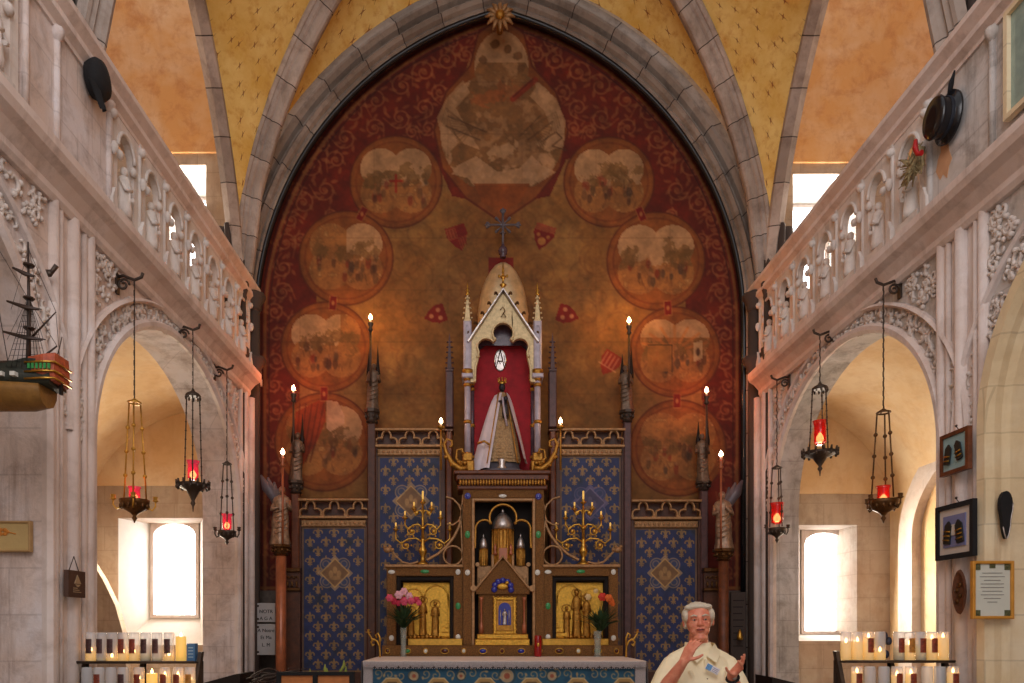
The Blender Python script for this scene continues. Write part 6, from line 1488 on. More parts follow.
for xm, y1 in ((29, 242), (-22, 205), (-85, 215)):
    q = MB(); q.tube([g(xm - 1, 376), g(xm, 310), g(xm - 1, y1)], [.013, .009, .004], 8); ms = q.build('mast', spar, T)
    for y, hw in ((275, 10), (308, 16), (338, 20)) if xm > 0 else ((250, 13), (290, 20), (330, 24)):
        q = MB(); q.tube([g(xm - hw, y - 3, -.05), g(xm, y, -.015), g(xm + hw, y + 4, -.03)], [.003, .007, .003], 6)
        q.tube([g(xm - hw * .9, y - 1.5, -.06), g(xm, y + 2.5, -.03), g(xm + hw * .9, y + 5, -.04)], [.005, .009, .005], 6); q.build('yard', spar, ms)
        q = MB(); q.lathe(tuple(g(xm, y - 8)), [(.02, 0), (.028, .008), (.028, .012)], 8); q.build('top', spar, ms)
    q = MB()
    for d in (-1, 1):
        for k in range(5): q.tube([g(xm + (k - 2) * 5, 374, d * .1), g(xm, 300, d * .01)], .0016, 4)
        for k in range(12): t = k / 12; q.tube([g(xm - 10 * (1 - t), 374 - 74 * t, d * (.1 - .09 * t)), g(xm + 10 * (1 - t), 374 - 74 * t, d * (.1 - .09 * t))], .0012, 4)
        q.tube([g(xm, 300, 0), g(xm, y1 + 8, 0)], .002, 4); q.tube([g(xm + d * 14, 312, -.03), g(xm, y1 + 6, 0)], .0012, 4); q.tube([g(xm + d * 18, 342, -.03), g(xm, 296, 0)], .0012, 4)
    q.build('shrouds', rope, T)
q = MB(); q.tube([g(31, 366), g(57, 346)], [.007, .004], 6); q.build('boom', spar, T); q = MB(); q.tube([g(31, 338), g(56, 312)], [.006, .003], 6); q.build('gaff', spar, T)
q = MB(); q.tube([g(55, 366), g(62, 337)], [.004, .002], 6); q.build('flagstaff', spar, T)
q = MB(); q.tube([g(56, 312), g(29, 250)], .0014, 4); q.tube([g(56, 314), g(60, 362)], .0014, 4); q.tube([g(57, 346), g(29, 300)], .0014, 4)
q.tube([g(-22, 215), g(29, 300)], .0014, 4); q.tube([g(-85, 230), g(-22, 300)], .0014, 4); q.tube([g(-200, 380), g(-85, 240)], .0014, 4); q.build('stays', rope, T)
q = MB(); q.tube([g(-150, 376), g(-205, 356)], [.012, .006], 8); q.build('bowsprit', spar, T)
q = MB(); q.tube([g(-60, 374), g(-55, 0)], .0025, 5); q.tube([g(10, 374), g(-55, 0)], .002, 5); q.build('hanging_cord', rope, T)
q = MB(); q.prism([tuple(g(-118, 372).xz), tuple(g(34, 368).xz), tuple(g(34, 366).xz), tuple(g(-118, 369).xz)], Ys - .08, Ys + .08); q.build('deck', spar, T)
# ================================================================ THINGS ON THE WALLS
def lathX(c, prof, n, sg, ry=1, rz=1, tilt=0):
    q = MB(); vs = []
    for (r, a) in prof:
        for k in range(n):
            t = 2 * PI * k / n; vs.append((c[0] - sg * a + tilt * r * math.sin(t), c[1] + r * math.cos(t) * ry, c[2] + r * math.sin(t) * rz))
    q.add(vs, [(i * n + k, i * n + (k + 1) % n, (i + 1) * n + (k + 1) % n, (i + 1) * n + k) for i in range(len(prof) - 1) for k in range(n)], True)
    q.add(vs[:n], [tuple(range(n))]); q.add(vs[-n:], [tuple(range(n))[::-1]]); return q
# sailor's black hat, right gallery pier
c = (3.13, 4.66, 1.6 + 510 * 4.66 / 700); T = thing('sailor_hat', c, 'shiny black round sailor hat with ribbon tail on the right gallery wall', 'hat')
q = lathX(c, [(.14, .0), (.162, .005), (.164, .02), (.128, .03), (.12, .055), (.126, .085), (.134, .105), (.12, .122), (.05, .127), (.005, .128)], 28, 1, .85, 1); q.build('crown', mat('black_lacquered_hat', (18, 18, 24), .22, var=.3, bump=.02), T)
q = lathX(c, [(.126, .035), (.128, .042), (.128, .05), (.126, .056)], 24, 1, .85, 1); q.build('hat_band', M['navy'], T)
q = MB(); q.tube([(3.12, 4.66, c[2] + .12), (3.11, 4.62, c[2] + .2), (3.12, 4.6, c[2] + .27)], [.016, .02, .006], 6, flat=.3); q.build('ribbon', M['black'], T)
# wall nook stain
mb = MB(); rr = random.Random(2); pts = []
for (x, y) in ((941, 138), (949, 139), (950, 150), (953, 158), (950, 166), (948, 178), (944, 174), (941, 180), (937, 172), (939, 160), (942, 152)):
    Yq = XR * F / (x - VX); pts.append((Yq, PZ(y, Yq)))
mb.prismX(pts, XR - .008, XR + .003); struct(mb.build('trim_22', mat('peach_plaster_patch', (206, 160, 122), .9, var=.15)))
# straw bouquet
c = Vector((3.05, 4.9, 1.6 + 484 * 4.83 / 700)); T = thing('straw_bouquet', c, 'dried straw bouquet with red ribbon hanging left of the black hat', 'bouquet'); q = MB(); rr = random.Random(4)
for k in range(60):
    a = rr.uniform(-.8, .8); l = rr.uniform(.12, .24); b = rr.uniform(-.04, .04); q.tube([c + Vector((rr.uniform(-.02, .02), -.06 + b * .4, -.02)), c + Vector((rr.uniform(-.05, .03), .0 + b, -.03 - l * .4)), c + Vector((rr.uniform(-.06, .03), .04 + math.sin(a) * .12, -.02 - l * math.cos(a) + .08 * (k % 3)))], [.01, .014, .004], 4)
q.build('dried_stalks', mat('dried_straw', (178, 162, 120), .8, var=.5, scale=60), T)
q = MB(); q.tube([c + Vector((-.05, -.08, .02)), c + Vector((-.06, -.09, -.04)), c + Vector((-.05, -.1, -.09)), c + Vector((-.04, -.13, -.1))], [.012, .018, .014, .02], 6); q.build('red_ribbon', mat('scarlet_ribbon', (186, 24, 26), .5, var=.2), T)
# black cap on the left gallery pier
Yq = 4.66; c = Vector((-2.56, Yq, 1.6 + 548 * Yq / 700)); T = thing('black_cap', c, 'flat black cap with its peak hanging down on the left gallery wall', 'cap')
q = lathX(tuple(c), [(.13, -.03), (.145, .0), (.15, .03), (.13, .06), (.06, .078), (.005, .08)], 26, -1, .72, .86, 0); q.build('cap_crown', M['black'], T)
q = MB(); vs = []
for i in range(9):
    t = i / 8
    for k in range(5):
        u = k / 4 - .5; vs.append((c.x + .05 + .03 * t - .03 * (2 * u) ** 2, c.y - .05 + .1 * t * .4 + u * .13 * (1 - t * .75), c.z - .07 - t * .14 + .0))
n0 = len(vs); vs += [(x - .006, y, z_) for x, y, z_ in vs]
q.add(vs, [(i * 5 + k, i * 5 + k + 1, i * 5 + k + 6, i * 5 + k + 5) for i in range(8) for k in range(4)] + [(n0 + i * 5 + k, n0 + i * 5 + k + 5, n0 + i * 5 + k + 6, n0 + i * 5 + k + 1) for i in range(8) for k in range(4)], True); q.build('peak', M['black'], T)
# cream engaged pier on the right and its hangings
mb = MB(); ac, aa = 2.95, 1.4; path = [(3.16, ac + aa, 0)] + [(3.16, ac + aa * math.cos(PI * i / 30), AZ + AB * math.sin(PI * i / 30)) for i in range(31)] + [(3.16, ac - aa, 0)]; nr = [(0, math.cos(t), math.sin(t)) for t in [0] + [PI * i / 30 for i in range(31)] + [PI]]
mb.sweep(path, [(.02, -.06), (-.035, -.05), (-.05, .0), (-.04, .05), (-.06, .09), (-.06, .2), (-.035, .24), (-.035, .3), (.02, .3)], nr, (1, 0, 0))
struct(mb.build('trim_23', M['cream']))
def wall_frame(x0, x1, z0, z1, lab, fm, w, name='picture_frame', cat='picture', X_=3.085):
    ya, yb = sorted((X_ * F / (x0 - VX), X_ * F / (x1 - VX))); T = thing(name, (X_, (ya + yb) / 2, z0), lab, cat)
    q = MB()
    for (a, b, c_, d) in ((ya, ya + w, z0, z1), (yb - w, yb, z0, z1), (ya + w, yb - w, z0, z0 + w), (ya + w, yb - w, z1 - w, z1)): q.box(X_ - .03, X_, a, b, c_, d)
    q.build('frame', fm, T); q = MB(); q.tube([(X_ - .01, (ya + yb) / 2, z1 + .03), (X_ - .012, (ya + yb) / 2 - .03, z1)], .003, 5); q.sph((X_ - .01, (ya + yb) / 2, z1 + .035), .009, 6); q.build('hook', M['iron'], T)
    return T, ya, yb
X_3 = 3.085
ltb = mat('pale_blue_mount', (150, 182, 186), .7, var=.08); lil = mat('lilac_mount', (120, 124, 166), .7, var=.1); crm = mat('cream_mount', (206, 198, 190), .7, var=.06); epa = mat('dark_epaulette', (34, 34, 30), .6, var=.4, scale=60)
def epaulette(T, y, z, h, tilt, n):
    q = MB(); d = Vector((0, math.sin(tilt), math.cos(tilt))); e = Vector((0, math.cos(tilt), -math.sin(tilt))); c_ = Vector((X_3 - .027, y, z)); w_ = h * .2
    vs = [c_ + d * a + e * b * w_ + Vector((x, 0, 0)) for x in (0, -.01) for a, b in ((-h / 2, -1), (-h / 2, 1), (h * .3, 1), (h / 2, 0), (h * .3, -1))]
    q.add(vs, [tuple(range(5)), (9, 8, 7, 6, 5)] + [(i, i + 5, (i + 1) % 5 + 5, (i + 1) % 5) for i in range(5)]); o_ = q.build('epaulette', epa, T)
    for k in range(n):
        q = MB(); p = c_ + d * (-h * .32 + k * .028) + Vector((-.012, 0, 0)); q.tube([p - e * w_, p + e * w_], .005, 5); q.build('gold_stripe', M['brass'], o_)
T, ya, yb = wall_frame(944, 972.5, 2.6, 2.87, 'small brown framed pair of epaulettes on pale blue, topmost on the right pier', M['wood2'], .025)
q = MB(); q.box(X_3 - .02, X_3 - .01, ya + .02, yb - .02, 2.62, 2.85); q.build('mount', ltb, T); epaulette(T, (ya + yb) / 2 + .05, 2.73, .13, -.15, 2); epaulette(T, (ya + yb) / 2 - .05, 2.74, .13, .25, 2)
T, ya, yb = wall_frame(939.5, 977.5, 2.05, 2.405, 'large black framed epaulettes on lilac with wide white mount, middle of the right pier', M['black'], .03)
q = MB(); q.box(X_3 - .017, X_3 - .007, ya + .02, yb - .02, 2.07, 2.39); q.build('white_mount', crm, T); q = MB(); q.box(X_3 - .025, X_3 - .016, ya + .075, yb - .075, 2.125, 2.33); q.build('lilac_mount', lil, T)
epaulette(T, yb - .13, 2.22, .15, -.15, 3); epaulette(T, ya + .12, 2.22, .15, .15, 3); q = MB(); q.box(X_3 - .03, X_3 - .024, (ya + yb) / 2 - .025, (ya + yb) / 2 + .02, 2.2, 2.27); q.build('small_portrait', crm, T)
# oval carved plaque
c = (3.08, 4.49, 1.6 + 36 * 4.5 / 700); T = thing('oval_plaque', c, 'pointed oval brown carved plaque below the black frame on the right pier', 'plaque')
q = MB(); vs = []; n = 24
for r, a in ((1, 0), (.96, .012), (.82, .012), (.76, .005), (.4, .009), (.02, .012)):
    for k in range(n):
        t = 2 * PI * k / n; vs.append((c[0] - a, c[1] + .062 * r * math.cos(t) * (abs(math.cos(t)) ** .3), c[2] + .145 * r * math.sin(t)))
q.add(vs, [(i * n + k, i * n + (k + 1) % n, (i + 1) * n + (k + 1) % n, (i + 1) * n + k) for i in range(5) for k in range(n)], True); q.build('board', mat('carved_brown_wood', (112, 66, 40), .5, var=.4, scale=50, bump=.6), T)
q = MB()
for k in range(4): q.sph((c[0] - .014, c[1] + .012 * (-1) ** k, c[2] - .06 + k * .035), (.008, .022, .016), 6)
q.build('carved_figures', M['bronze'], T)
# certificate
Yq = 4.25; T = thing('framed_certificate', P(992, 620, Yq), 'gold framed white certificate with small corner pictures, lowest on the cream pier', 'certificate')
a, c_, z0, z1 = apx(971.5, 1013, 561, 619, Yq); q = MB(); frame(q, 971.5, 1013, 561, 619, 3, Yq, Yq - .015, Yq + .012, .004); q.build('frame', mat('honey_gilt_wood', (212, 150, 60), .4, .2, var=.2), T)
q = MB(); q.box(a + .01, c_ - .01, Yq + .0, Yq + .01, z0 + .01, z1 - .01); q.build('paper', mat('certificate_paper', (206, 208, 196), .7, var=.05, bump=0), T)
q = MB()
for k in range(9):
    w_ = (.06, .075, .05, .07, .07, .06, .07, .05, .03)[k]; zz = z1 - .075 - k * .022; q.box((a + c_) / 2 - w_, (a + c_) / 2 + w_, Yq - .002, Yq + .001, zz, zz + .004)
q.build('writing', mat('grey_ink', (140, 136, 130), .8, bump=0), T)
for (u, v) in ((.14, .9), (.5, .93), (.86, .9), (.14, .1), (.86, .1)):
    q = MB(); xx = a + (c_ - a) * u; zz = z0 + (z1 - z0) * v; q.box(xx - .017, xx + .017, Yq - .004, Yq + .001, zz - .019, zz + .019); q.sph((xx, Yq - .004, zz), (.009, .003, .012), 6); q.build('corner_picture', mat('olive_vignette', (96, 98, 62), .7, var=.5, scale=70), T)
# black shoe sole
c_ = P(1005.5, 515, 4.25); T = thing('shoe_sole', c_, 'black slipper sole with pale rim hanging above the certificate', 'shoe'); q = MB(); vs = []; n = 24
for k in range(n):
    t = 2 * PI * k / n; w_ = .036 * (1 + .15 * math.sin(t)) * (1 - .22 * math.exp(-((math.sin(t) + .15) / .3) ** 2)); vs.append((c_.x + w_ * math.cos(t) + .008 * math.sin(t) * 0 + .006 * math.sin(2 * t), c_.z + .145 * math.sin(t)))
q.prism(vs, 4.24, 4.265); q.build('sole', M['black'], T); q = MB(); q.tube([(x, 4.24, z) for x, z in vs[14:] + vs[:3]], .0035, 5); q.build('stitched_rim', M['silver'], T)
# glazed case high at the right edge
Yq = 4.05; T = thing('wall_case', (3.13, 4.05, 5.0), 'narrow glazed frame cut by the top right corner of the view', 'wall case'); q = MB()
for (a, b, z0, z1) in ((4.12, 4.15, 4.6, 5.24), (3.8, 3.83, 4.6, 5.24), (3.83, 4.12, 4.6, 4.63), (3.83, 4.12, 5.21, 5.24)): q.box(3.1, 3.14, a, b, z0, z1)
q.build('frame', M['cream'], T); q = MB(); q.box(3.125, 3.135, 3.82, 4.13, 4.61, 5.23); q.build('glass', mat('grey_green_glass', (150, 170, 160), .1, var=.2, bump=0), T)
# hanging board on left pier
X_ = -2.545; q = MB(); ya, yb = 2.53 * F / (480 - 66), 2.53 * F / (480 - 83); z0, z1 = PZ(598, yb), PZ(572, yb)
T = thing('wooden_tablet', (X_, (ya + yb) / 2, z0), 'small brown tablet with pale boat picture hung by a cord on the left pier', 'tablet')
q.box(X_ - .0, X_ + .03, ya, yb, z0, z1); q.build('board', mat('dark_brown_board', (84, 58, 46), .6, var=.3), T)
q = MB(); 
for k in range(3): q.box(X_ + .03, X_ + .033, ya + .05, yb - .05 - .02 * k, z0 + .03 + k * .012, z0 + .035 + k * .012)
q.prismX([(ya + .07, z0 + .08), (yb - .06, z0 + .08), (yb - .08, z0 + .065), (ya + .09, z0 + .065)], X_ + .03, X_ + .034); q.prismX([((ya + yb) / 2 - .03, z0 + .085), ((ya + yb) / 2 + .04, z0 + .085), ((ya + yb) / 2, z0 + .14)], X_ + .03, X_ + .034)
q.build('boat_picture', mat('faded_cream_paint', (176, 150, 116), .7, var=.2), T)
q = MB(); q.tube([(X_ + .01, ya + .04, z1), (X_ + .01, (ya + yb) / 2, z1 + .09), (X_ + .01, yb - .04, z1)], .003, 5); q.build('cord', M['iron'], T)
# board at the left edge, on the near face of the pier
Yq = 4.17; T = thing('painted_board', P(10, 550, Yq), 'pale wooden board with orange flower motif at the left edge', 'board'); a, c_, z0, z1 = apx(-60, 30, 522, 551, Yq)
q = MB(); q.box(a, c_, Yq, Yq + .025, z0, z1); q.build('panel', mat('straw_coloured_board', (196, 168, 112), .6, var=.15, scale=6), T)
q = MB(); frame(q, -60, 31, 521, 552, 2.2, Yq, Yq - .012, Yq + .02, .004); q.build('border', mat('light_wood_border', (178, 142, 92), .6, var=.2), T)
q = MB()
for k in range(6): aa = k * 1.05; q.sph((PX(3, Yq) + .025 * math.cos(aa), Yq - .002, PZ(532, Yq) + .014 * math.sin(aa)), (.016, .003, .012), 6)
q.tube([(PX(8, Yq), Yq - .002, PZ(532, Yq)), (PX(16, Yq), Yq - .002, PZ(534, Yq))], .004, 5); q.build('flower_motif', mat('orange_paint', (206, 130, 50), .7, var=.2), T)
# dark hook on the pier above the ship
T = thing('wall_peg', (-2.6, 4.25, 3.75), 'small black iron peg on the left pier above the ship stern', 'peg'); Yh = 2.56 * 700 / 430; q = MB(); zh = PZ(272, Yh); q.tube([(-2.63, Yh, zh), (-2.55, Yh, zh), (-2.52, Yh, zh + .04)], .014, 6); q.sph((-2.57, Yh, zh - .01), (.03, .02, .02), 6); q.build('peg_iron', M['iron'], T)
# ================================================================ VOTIVE CANDLE RACKS
words = ['first', 'second', 'third', 'fourth', 'fifth', 'sixth', 'seventh', 'eighth', 'ninth', 'tenth', 'eleventh']
picm = [mat('candle_label_red', (150, 60, 34), .5, var=.6, scale=70, bump=0), mat('candle_label_dark', (84, 50, 48), .5, var=.6, scale=70, bump=0), mat('candle_label_gold', (196, 130, 50), .5, var=.5, scale=70, bump=0)]
def votive(x, y, z, r, h, waxh, lab, grp, pic, lit, solid=False):
    T = thing('votive_candle', (x, y, z), lab, 'votive candle', grp)
    q = MB(); q.lathe((x, y, z), [(r * .8, .001), (r * .97, .006), (r * .97, waxh)], 14); wx = q.build('wax', M['wax_glow'] if lit else M['wax'], T)
    if not solid:
        q = MB(); q.lathe((x, y, z), [(r * .8, 0), (r, .006), (r, h * .93), (r * .92, h * .97), (r * .96, h), (r * .88, h), (r * .85, h * .96)], 16, cap=False); q.build('glass', M['clear'], T)
    if lit:
        q = MB(); q.lathe((x, y, z + waxh), [(.003, 0), (.008, .006), (.007, .014), (.001, .03)], 8); q.build('flame', M['flame'], T)
    if pic >= 0:
        q = MB(); vs = []
        for k in range(7):
            t = math.radians(-90 - 33 + 11 * k)
            for zz in (.28, .78): vs.append((x + (r + .0015) * math.cos(t), y + (r + .0015) * math.sin(t), z + h * zz))
        q.add(vs, [(2 * k, 2 * k + 2, 2 * k + 3, 2 * k + 1) for k in range(6)], True)
        vs2 = [(x + (vx - x) * .985, y + (vy - y) * .985, vz) for vx, vy, vz in vs]; q.add(vs2, [(2 * k + 1, 2 * k + 3, 2 * k + 2, 2 * k) for k in range(6)], True)
        q.build('picture_label', picm[pic], T)
def rack(side_w, x0, x1, Yr, zt, upper, lower, lean):
    a, b = PX(x0, Yr), PX(x1, Yr); T = thing('candle_rack', ((a + b) / 2, Yr, 0), 'black iron stepped rack of votive candles at lower %s' % side_w, 'candle rack')
    for nm, yy, zz in (('shelf', Yr, zt), ('shelf', Yr - .16, zt - .215), ('shelf', Yr - .32, zt - .43)):
        q = MB(); q.box(a, b, yy - .06, yy + .06, zz - .012, zz); q.tube([(a, yy - .06, zz + .0), (b, yy - .06, zz + .0)], .006, 5); q.build(nm, M['iron'], T)
    for xx in (a, b, (a + b) / 2):
        q = MB(); q.prismX([(Yr + .07, zt + (.06 if xx == (b if side_w == 'left' else a) else 0)), (Yr + .03, zt + (.06 if xx == (b if side_w == 'left' else a) else 0)), (Yr - .5, 0), (Yr - .44, 0)], xx - .012, xx + .012); q.build('leg', M['iron'], T)
        q = MB(); q.box(xx - .012, xx + .012, Yr + .03, Yr + .06, 0, zt); q.build('leg', M['iron'], T)
    for row, (lst, yy, zz) in enumerate(((upper, Yr, zt), (lower, Yr - .16, zt - .215))):
        for i, (px, waxf, pic, lit, solid) in enumerate(lst):
            X_ = PX(px, yy); r = .033; 
            d = {(-1): 'plain', 0: 'red picture', 1: 'dark picture', 2: 'golden picture'}[pic] if not solid else 'solid cream'
            votive(X_, yy, zz + .001, r, .185, .185 * waxf, '%s%s votive candle, %s from left, %s shelf, %s rack' % ('lit ' if lit else '', d, words[i], ('upper', 'lower')[row], side_w), 'votive candles on the %s rack' % side_w, pic, lit, solid)
rack('left', 82, 198, 4.5, 1.385, [(91, .35, 1, 1, 0), (101.5, .12, 1, 0, 0), (112, .15, 1, 1, 0), (123, .3, 0, 1, 0), (134, .3, 0, 1, 0), (145.5, .25, 1, 0, 0), (157, .12, 1, 0, 0), (169, .2, 1, 1, 0), (181, .86, -1, 1, 1)],
     [(87, .1, -1, 0, 0), (99, .3, 0, 0, 0), (111, .1, -1, 0, 0), (123, .12, 1, 0, 0), (139, .6, 0, 1, 0), (152, .8, -1, 1, 1), (165, .7, 0, 1, 0), (178, .7, 0, 1, 0), (190, .6, 2, 1, 0)], 1)
rack('right', 840, 949, 4.5, 1.39, [(846, .62, -1, 1, 0), (857.5, .66, -1, 1, 0), (868.5, .8, 0, 1, 0), (880, .32, -1, 1, 0), (899, .45, 0, 0, 0), (909.5, .55, 2, 1, 0), (920.5, .5, 0, 0, 0), (932, .75, 0, 1, 0), (943, .8, -1, 1, 0)],
     [(857, .8, 0, 1, 0), (870, .15, -1, 0, 0), (884, .1, -1, 0, 0), (897, .7, 0, 1, 0), (911, .75, 0, 1, 0), (927, .1, -1, 0, 0), (940, .12, -1, 0, 0), (953, .8, 0, 1, 0)], -1)
T = thing('blue_box', (PX(191.5, 4.52), 4.52, 1.386), 'small blue matchbox-like carton at the right end of the left rack', 'box'); q = MB(); q.bbox(PX(188, 4.52), PX(196, 4.52), 4.5, 4.55, 1.386, 1.5, .003); q.build('carton', mat('blue_carton', (70, 116, 160), .6, var=.15), T)
q = MB()
for k in range(4): q.box(PX(189.5, 4.52), PX(194.5, 4.52), 4.4985, 4.501, 1.41 + k * .02, 1.416 + k * .02)
q.build('printed_lines', mat('pale_print', (170, 196, 214), .7, bump=0), T)
T = thing('dark_bottle', (PX(889, 4.53), 4.53, 1.39), 'dark bag with shiny blue folds behind the right rack candles', 'bag'); T.name = 'plastic_bag'; q = MB(); rr = random.Random(3)
for k in range(9): q.sph((PX(886 + rr.uniform(-5, 5), 4.54), 4.54 + rr.uniform(-.01, .02), 1.40 + rr.uniform(.02, .17)), (.022, .018, .03), 7)
remesh(q, 'bag_body', mat('dark_blue_plastic', (44, 52, 78), .25, var=.7, scale=40), T, .006, 2)
# ================================================================ LOW THINGS BEFORE THE ALTAR
Yq = 5.9; T = thing('display_stand', (PX(315, Yq), Yq, 0), 'black framed stand with two orange panels, left of the altar', 'stand'); q = MB()
a, c_ = PX(276, Yq), PX(354, Yq); z1 = PZ(672, Yq); 
q.box(a, c_, Yq, Yq + .05, z1 - .03, z1); q.box(a, a + .04, Yq, Yq + .05, z1 - .5, z1 - .03); q.box(c_ - .04, c_, Yq, Yq + .05, z1 - .5, z1 - .03); q.box((a + c_) / 2 - .02, (a + c_) / 2 + .02, Yq, Yq + .05, z1 - .5, z1 - .03); q.box(a, c_, Yq, Yq + .05, z1 - .54, z1 - .5); q.build('frame', M['black'], T)
for (u, v) in ((a + .04, (a + c_) / 2 - .02), ((a + c_) / 2 + .02, c_ - .04)):
    q = MB(); q.box(u, v, Yq + .02, Yq + .035, z1 - .5, z1 - .03); q.build('orange_panel', mat('orange_wood_panel', (196, 120, 62), .6, var=.2), T)
for xx in (a + .02, c_ - .02):
    q = MB(); q.box(xx - .02, xx + .02, Yq, Yq + .05, 0, z1 - .54); q.box(xx - .02, xx + .02, Yq - .2, Yq + .25, 0, .03); q.build('leg', M['black'], T)
T = thing('potted_plant', (PX(328, 6.3), 6.3, .34), 'low green plant with pale buds behind the black stand', 'plant'); q = MB(); q.lathe((PX(328, 6.3), 6.3, .34), [(.12, 0), (.16, .5), (.18, .55), (.15, .56)], 14); q.build('pot', M['wood2'], T)
q = MB()
for x, y in ((310, 669), (325, 664), (327, 668), (344, 660), (346, 666), (340, 669), (318, 671)):
    p0 = Vector((PX(328, 6.3), 6.3, .88)); p1 = P(x, y, 6.3); q.tube([p0, p0.lerp(p1, .6) + Vector((0, 0, .03)), p1 - Vector((0, 0, .05)), p1], [.006, .008, .016, .003], 6)
q.build('shoots', mat('fresh_green_shoot', (140, 150, 60), .6, var=.3), T)
T = thing('thorn_garland', (PX(275, 6.4), 6.4, PZ(690, 6.4)), 'dark tangled thorny branch left of the black stand', 'branch'); q = MB(); rr = random.Random(12)
for k in range(16):
    p = P(rr.uniform(246, 262), rr.uniform(676, 690), 6.4 + rr.uniform(-.1, .1)); pts = [p]
    for j in range(7): p = p + Vector((.06 + rr.uniform(-.02, .03), rr.uniform(-.03, .03), rr.uniform(-.03, .045))); pts.append(p)
    q.tube(pts, [.009, .009, .008, .007, .007, .006, .005, .003], 5)
    for j in range(1, 7): q.tube([pts[j], pts[j] + Vector((rr.uniform(-.02, .02), rr.uniform(-.02, .02), rr.uniform(-.03, .04)))], [.004, .001], 4)
q.build('twigs', mat('dark_thorn_bark', (58, 40, 34), .7, var=.4), T)
q = MB(); 
for xx in (252, 292): q.tube([(PX(xx, 6.4), 6.4, 0), (PX(xx, 6.4), 6.4, PZ(683, 6.4))], .012, 6)
q.tube([(PX(248, 6.4), 6.4, PZ(684, 6.4)), (PX(300, 6.4), 6.4, PZ(684, 6.4))], .012, 6); q.build('support_rail', M['iron'], T)
for pts, lab, Yq in ((((203, 683), (236, 674), (240, 674), (240, 700), (203, 700)), 'dark sloping kneeler top before the left corner pier', 6.6), (((772, 677), (796, 683), (796, 700), (772, 700)), 'dark sloping kneeler top before the right corner pier', 6.6)):
    T = thing('kneeler', P(pts[0][0], 690, Yq), lab, 'kneeler'); T.location.z = 0; q = MB(); q.prism(pp(list(pts), Yq), Yq, Yq + .4); q.build('desk_top', M['void2'], T)
    q = MB(); x0, x1 = PX(min(p[0] for p in pts) + 2, Yq), PX(max(p[0] for p in pts) - 2, Yq); q.box(x0, x1, Yq + .05, Yq + .35, 0, PZ(699, Yq)); q.build('body', M['wood'], T)
def text(s, x, y, Yp, h, m_, parent):
    cu = bpy.data.curves.new('t', 'FONT'); cu.body = s; cu.size = h; cu.extrude = .002; cu.align_x = 'CENTER'
    o = bpy.data.objects.new('inscription', cu); COL.objects.link(o); dg = bpy.context.evaluated_depsgraph_get(); dg.update()
    me = bpy.data.meshes.new_from_object(o.evaluated_get(dg)); bpy.data.objects.remove(o)
    me.transform(Matrix.Translation(P(x, y, Yp)) @ Matrix.Rotation(PI / 2, 4, 'X')); me.materials.clear(); me.materials.append(m_)
    o = bpy.data.objects.new('inscription', me); COL.objects.link(o); o.parent = parent; o.matrix_parent_inverse = Matrix.Translation(-Vector(parent.location))
mk = mat('engraved_black', (34, 32, 34), .7, bump=0); mw = mat('white_marble_tablet', (168, 164, 162), .4, var=.12, scale=6, bump=.02)
for (y0, y1, txt, lab) in ((603, 622, (('NOTR', 613), ('A G A', 620)), 'upper white marble tablet with black lettering on the left end wall'), (624, 655, (('A Notre', 632), ('Et Ma', 639), ('L. M', 646.5)), 'lower white marble tablet with black lettering on the left end wall')):
    Yq = 7.94; T = thing('marble_tablet', P(264, y1, Yq), lab, 'tablet'); q = MB(); a, c_, z0, z1 = apx(255, 275, y0, y1, Yq); q.bbox(a, c_, Yq, Yq + .03, z0, z1, .003); q.build('slab', mw, T)
    for t_, yy in txt: text(t_, 266, yy, Yq - .002, .055, mk, T)
    for (u, v) in ((258, y0 + 3), (258, y1 - 3)): q = MB(); q.sph((PX(u, Yq), Yq, PZ(v, Yq)), .013, 8); q.build('bolt', M['iron'], T)
Yq = 8.0; T = thing('grey_tablet', P(738, 655, Yq), 'worn grey inscribed stone tablet on the right end wall behind the man', 'tablet'); q = MB(); a, c_, z0, z1 = apx(731, 746, 592, 660, Yq); q.bbox(a, c_, Yq, Yq + .04, z0, z1, .005); q.build('slab', M['rib'], T)
q = MB()
for k in range(8): q.box(PX(733, Yq), PX(744 - (k % 3), Yq), Yq - .001, Yq + .01, PZ(600 + k * 6.5, Yq) - .012, PZ(600 + k * 6.5, Yq)); 
q.build('worn_lines', M['void2'], T)
q = MB(); q.lathe(tuple(P(740, 640, 7.9)), [(.03, 0), (.035, .03), (.02, .08), (.006, .12)], 10); o_ = q.build('hand_bell', M['brass']); tag(o_, 'small brass bell hanging by the right end wall behind the man', 'bell')
# ================================================================ THE MAN
YM = 4.67
T = thing('person', (PX(699, YM), YM, 0), 'white-haired man in cream short-sleeved shirt gesturing with both hands right of the altar', 'person')
skin = mat('ruddy_skin', (230, 154, 122), .5, var=.1, scale=26, bump=.08, col2=(212, 120, 94))
try: skin.node_tree.nodes['Principled BSDF'].inputs['Subsurface Weight'].default_value = .08; skin.node_tree.nodes['Principled BSDF'].inputs['Subsurface Radius'].default_value = (.02, .008, .004)
except Exception: pass
shirtm = mat('cream_cotton_shirt', (248, 234, 196), .85, var=.06, scale=9, bump=.1)
def cap(q, p0, p1, r0, r1, n=12):
    p0, p1 = Vector(p0), Vector(p1); q.tube([p0, p1], [r0, r1], n); q.sph(p0, r0, n); q.sph(p1, r1, n)
def chain(q, pts, rs, n=10):
    for i in range(len(pts) - 1): cap(q, pts[i], pts[i + 1], rs[i], rs[i + 1], n)
cx = PX(699, YM); base = Vector((cx, YM, 0))
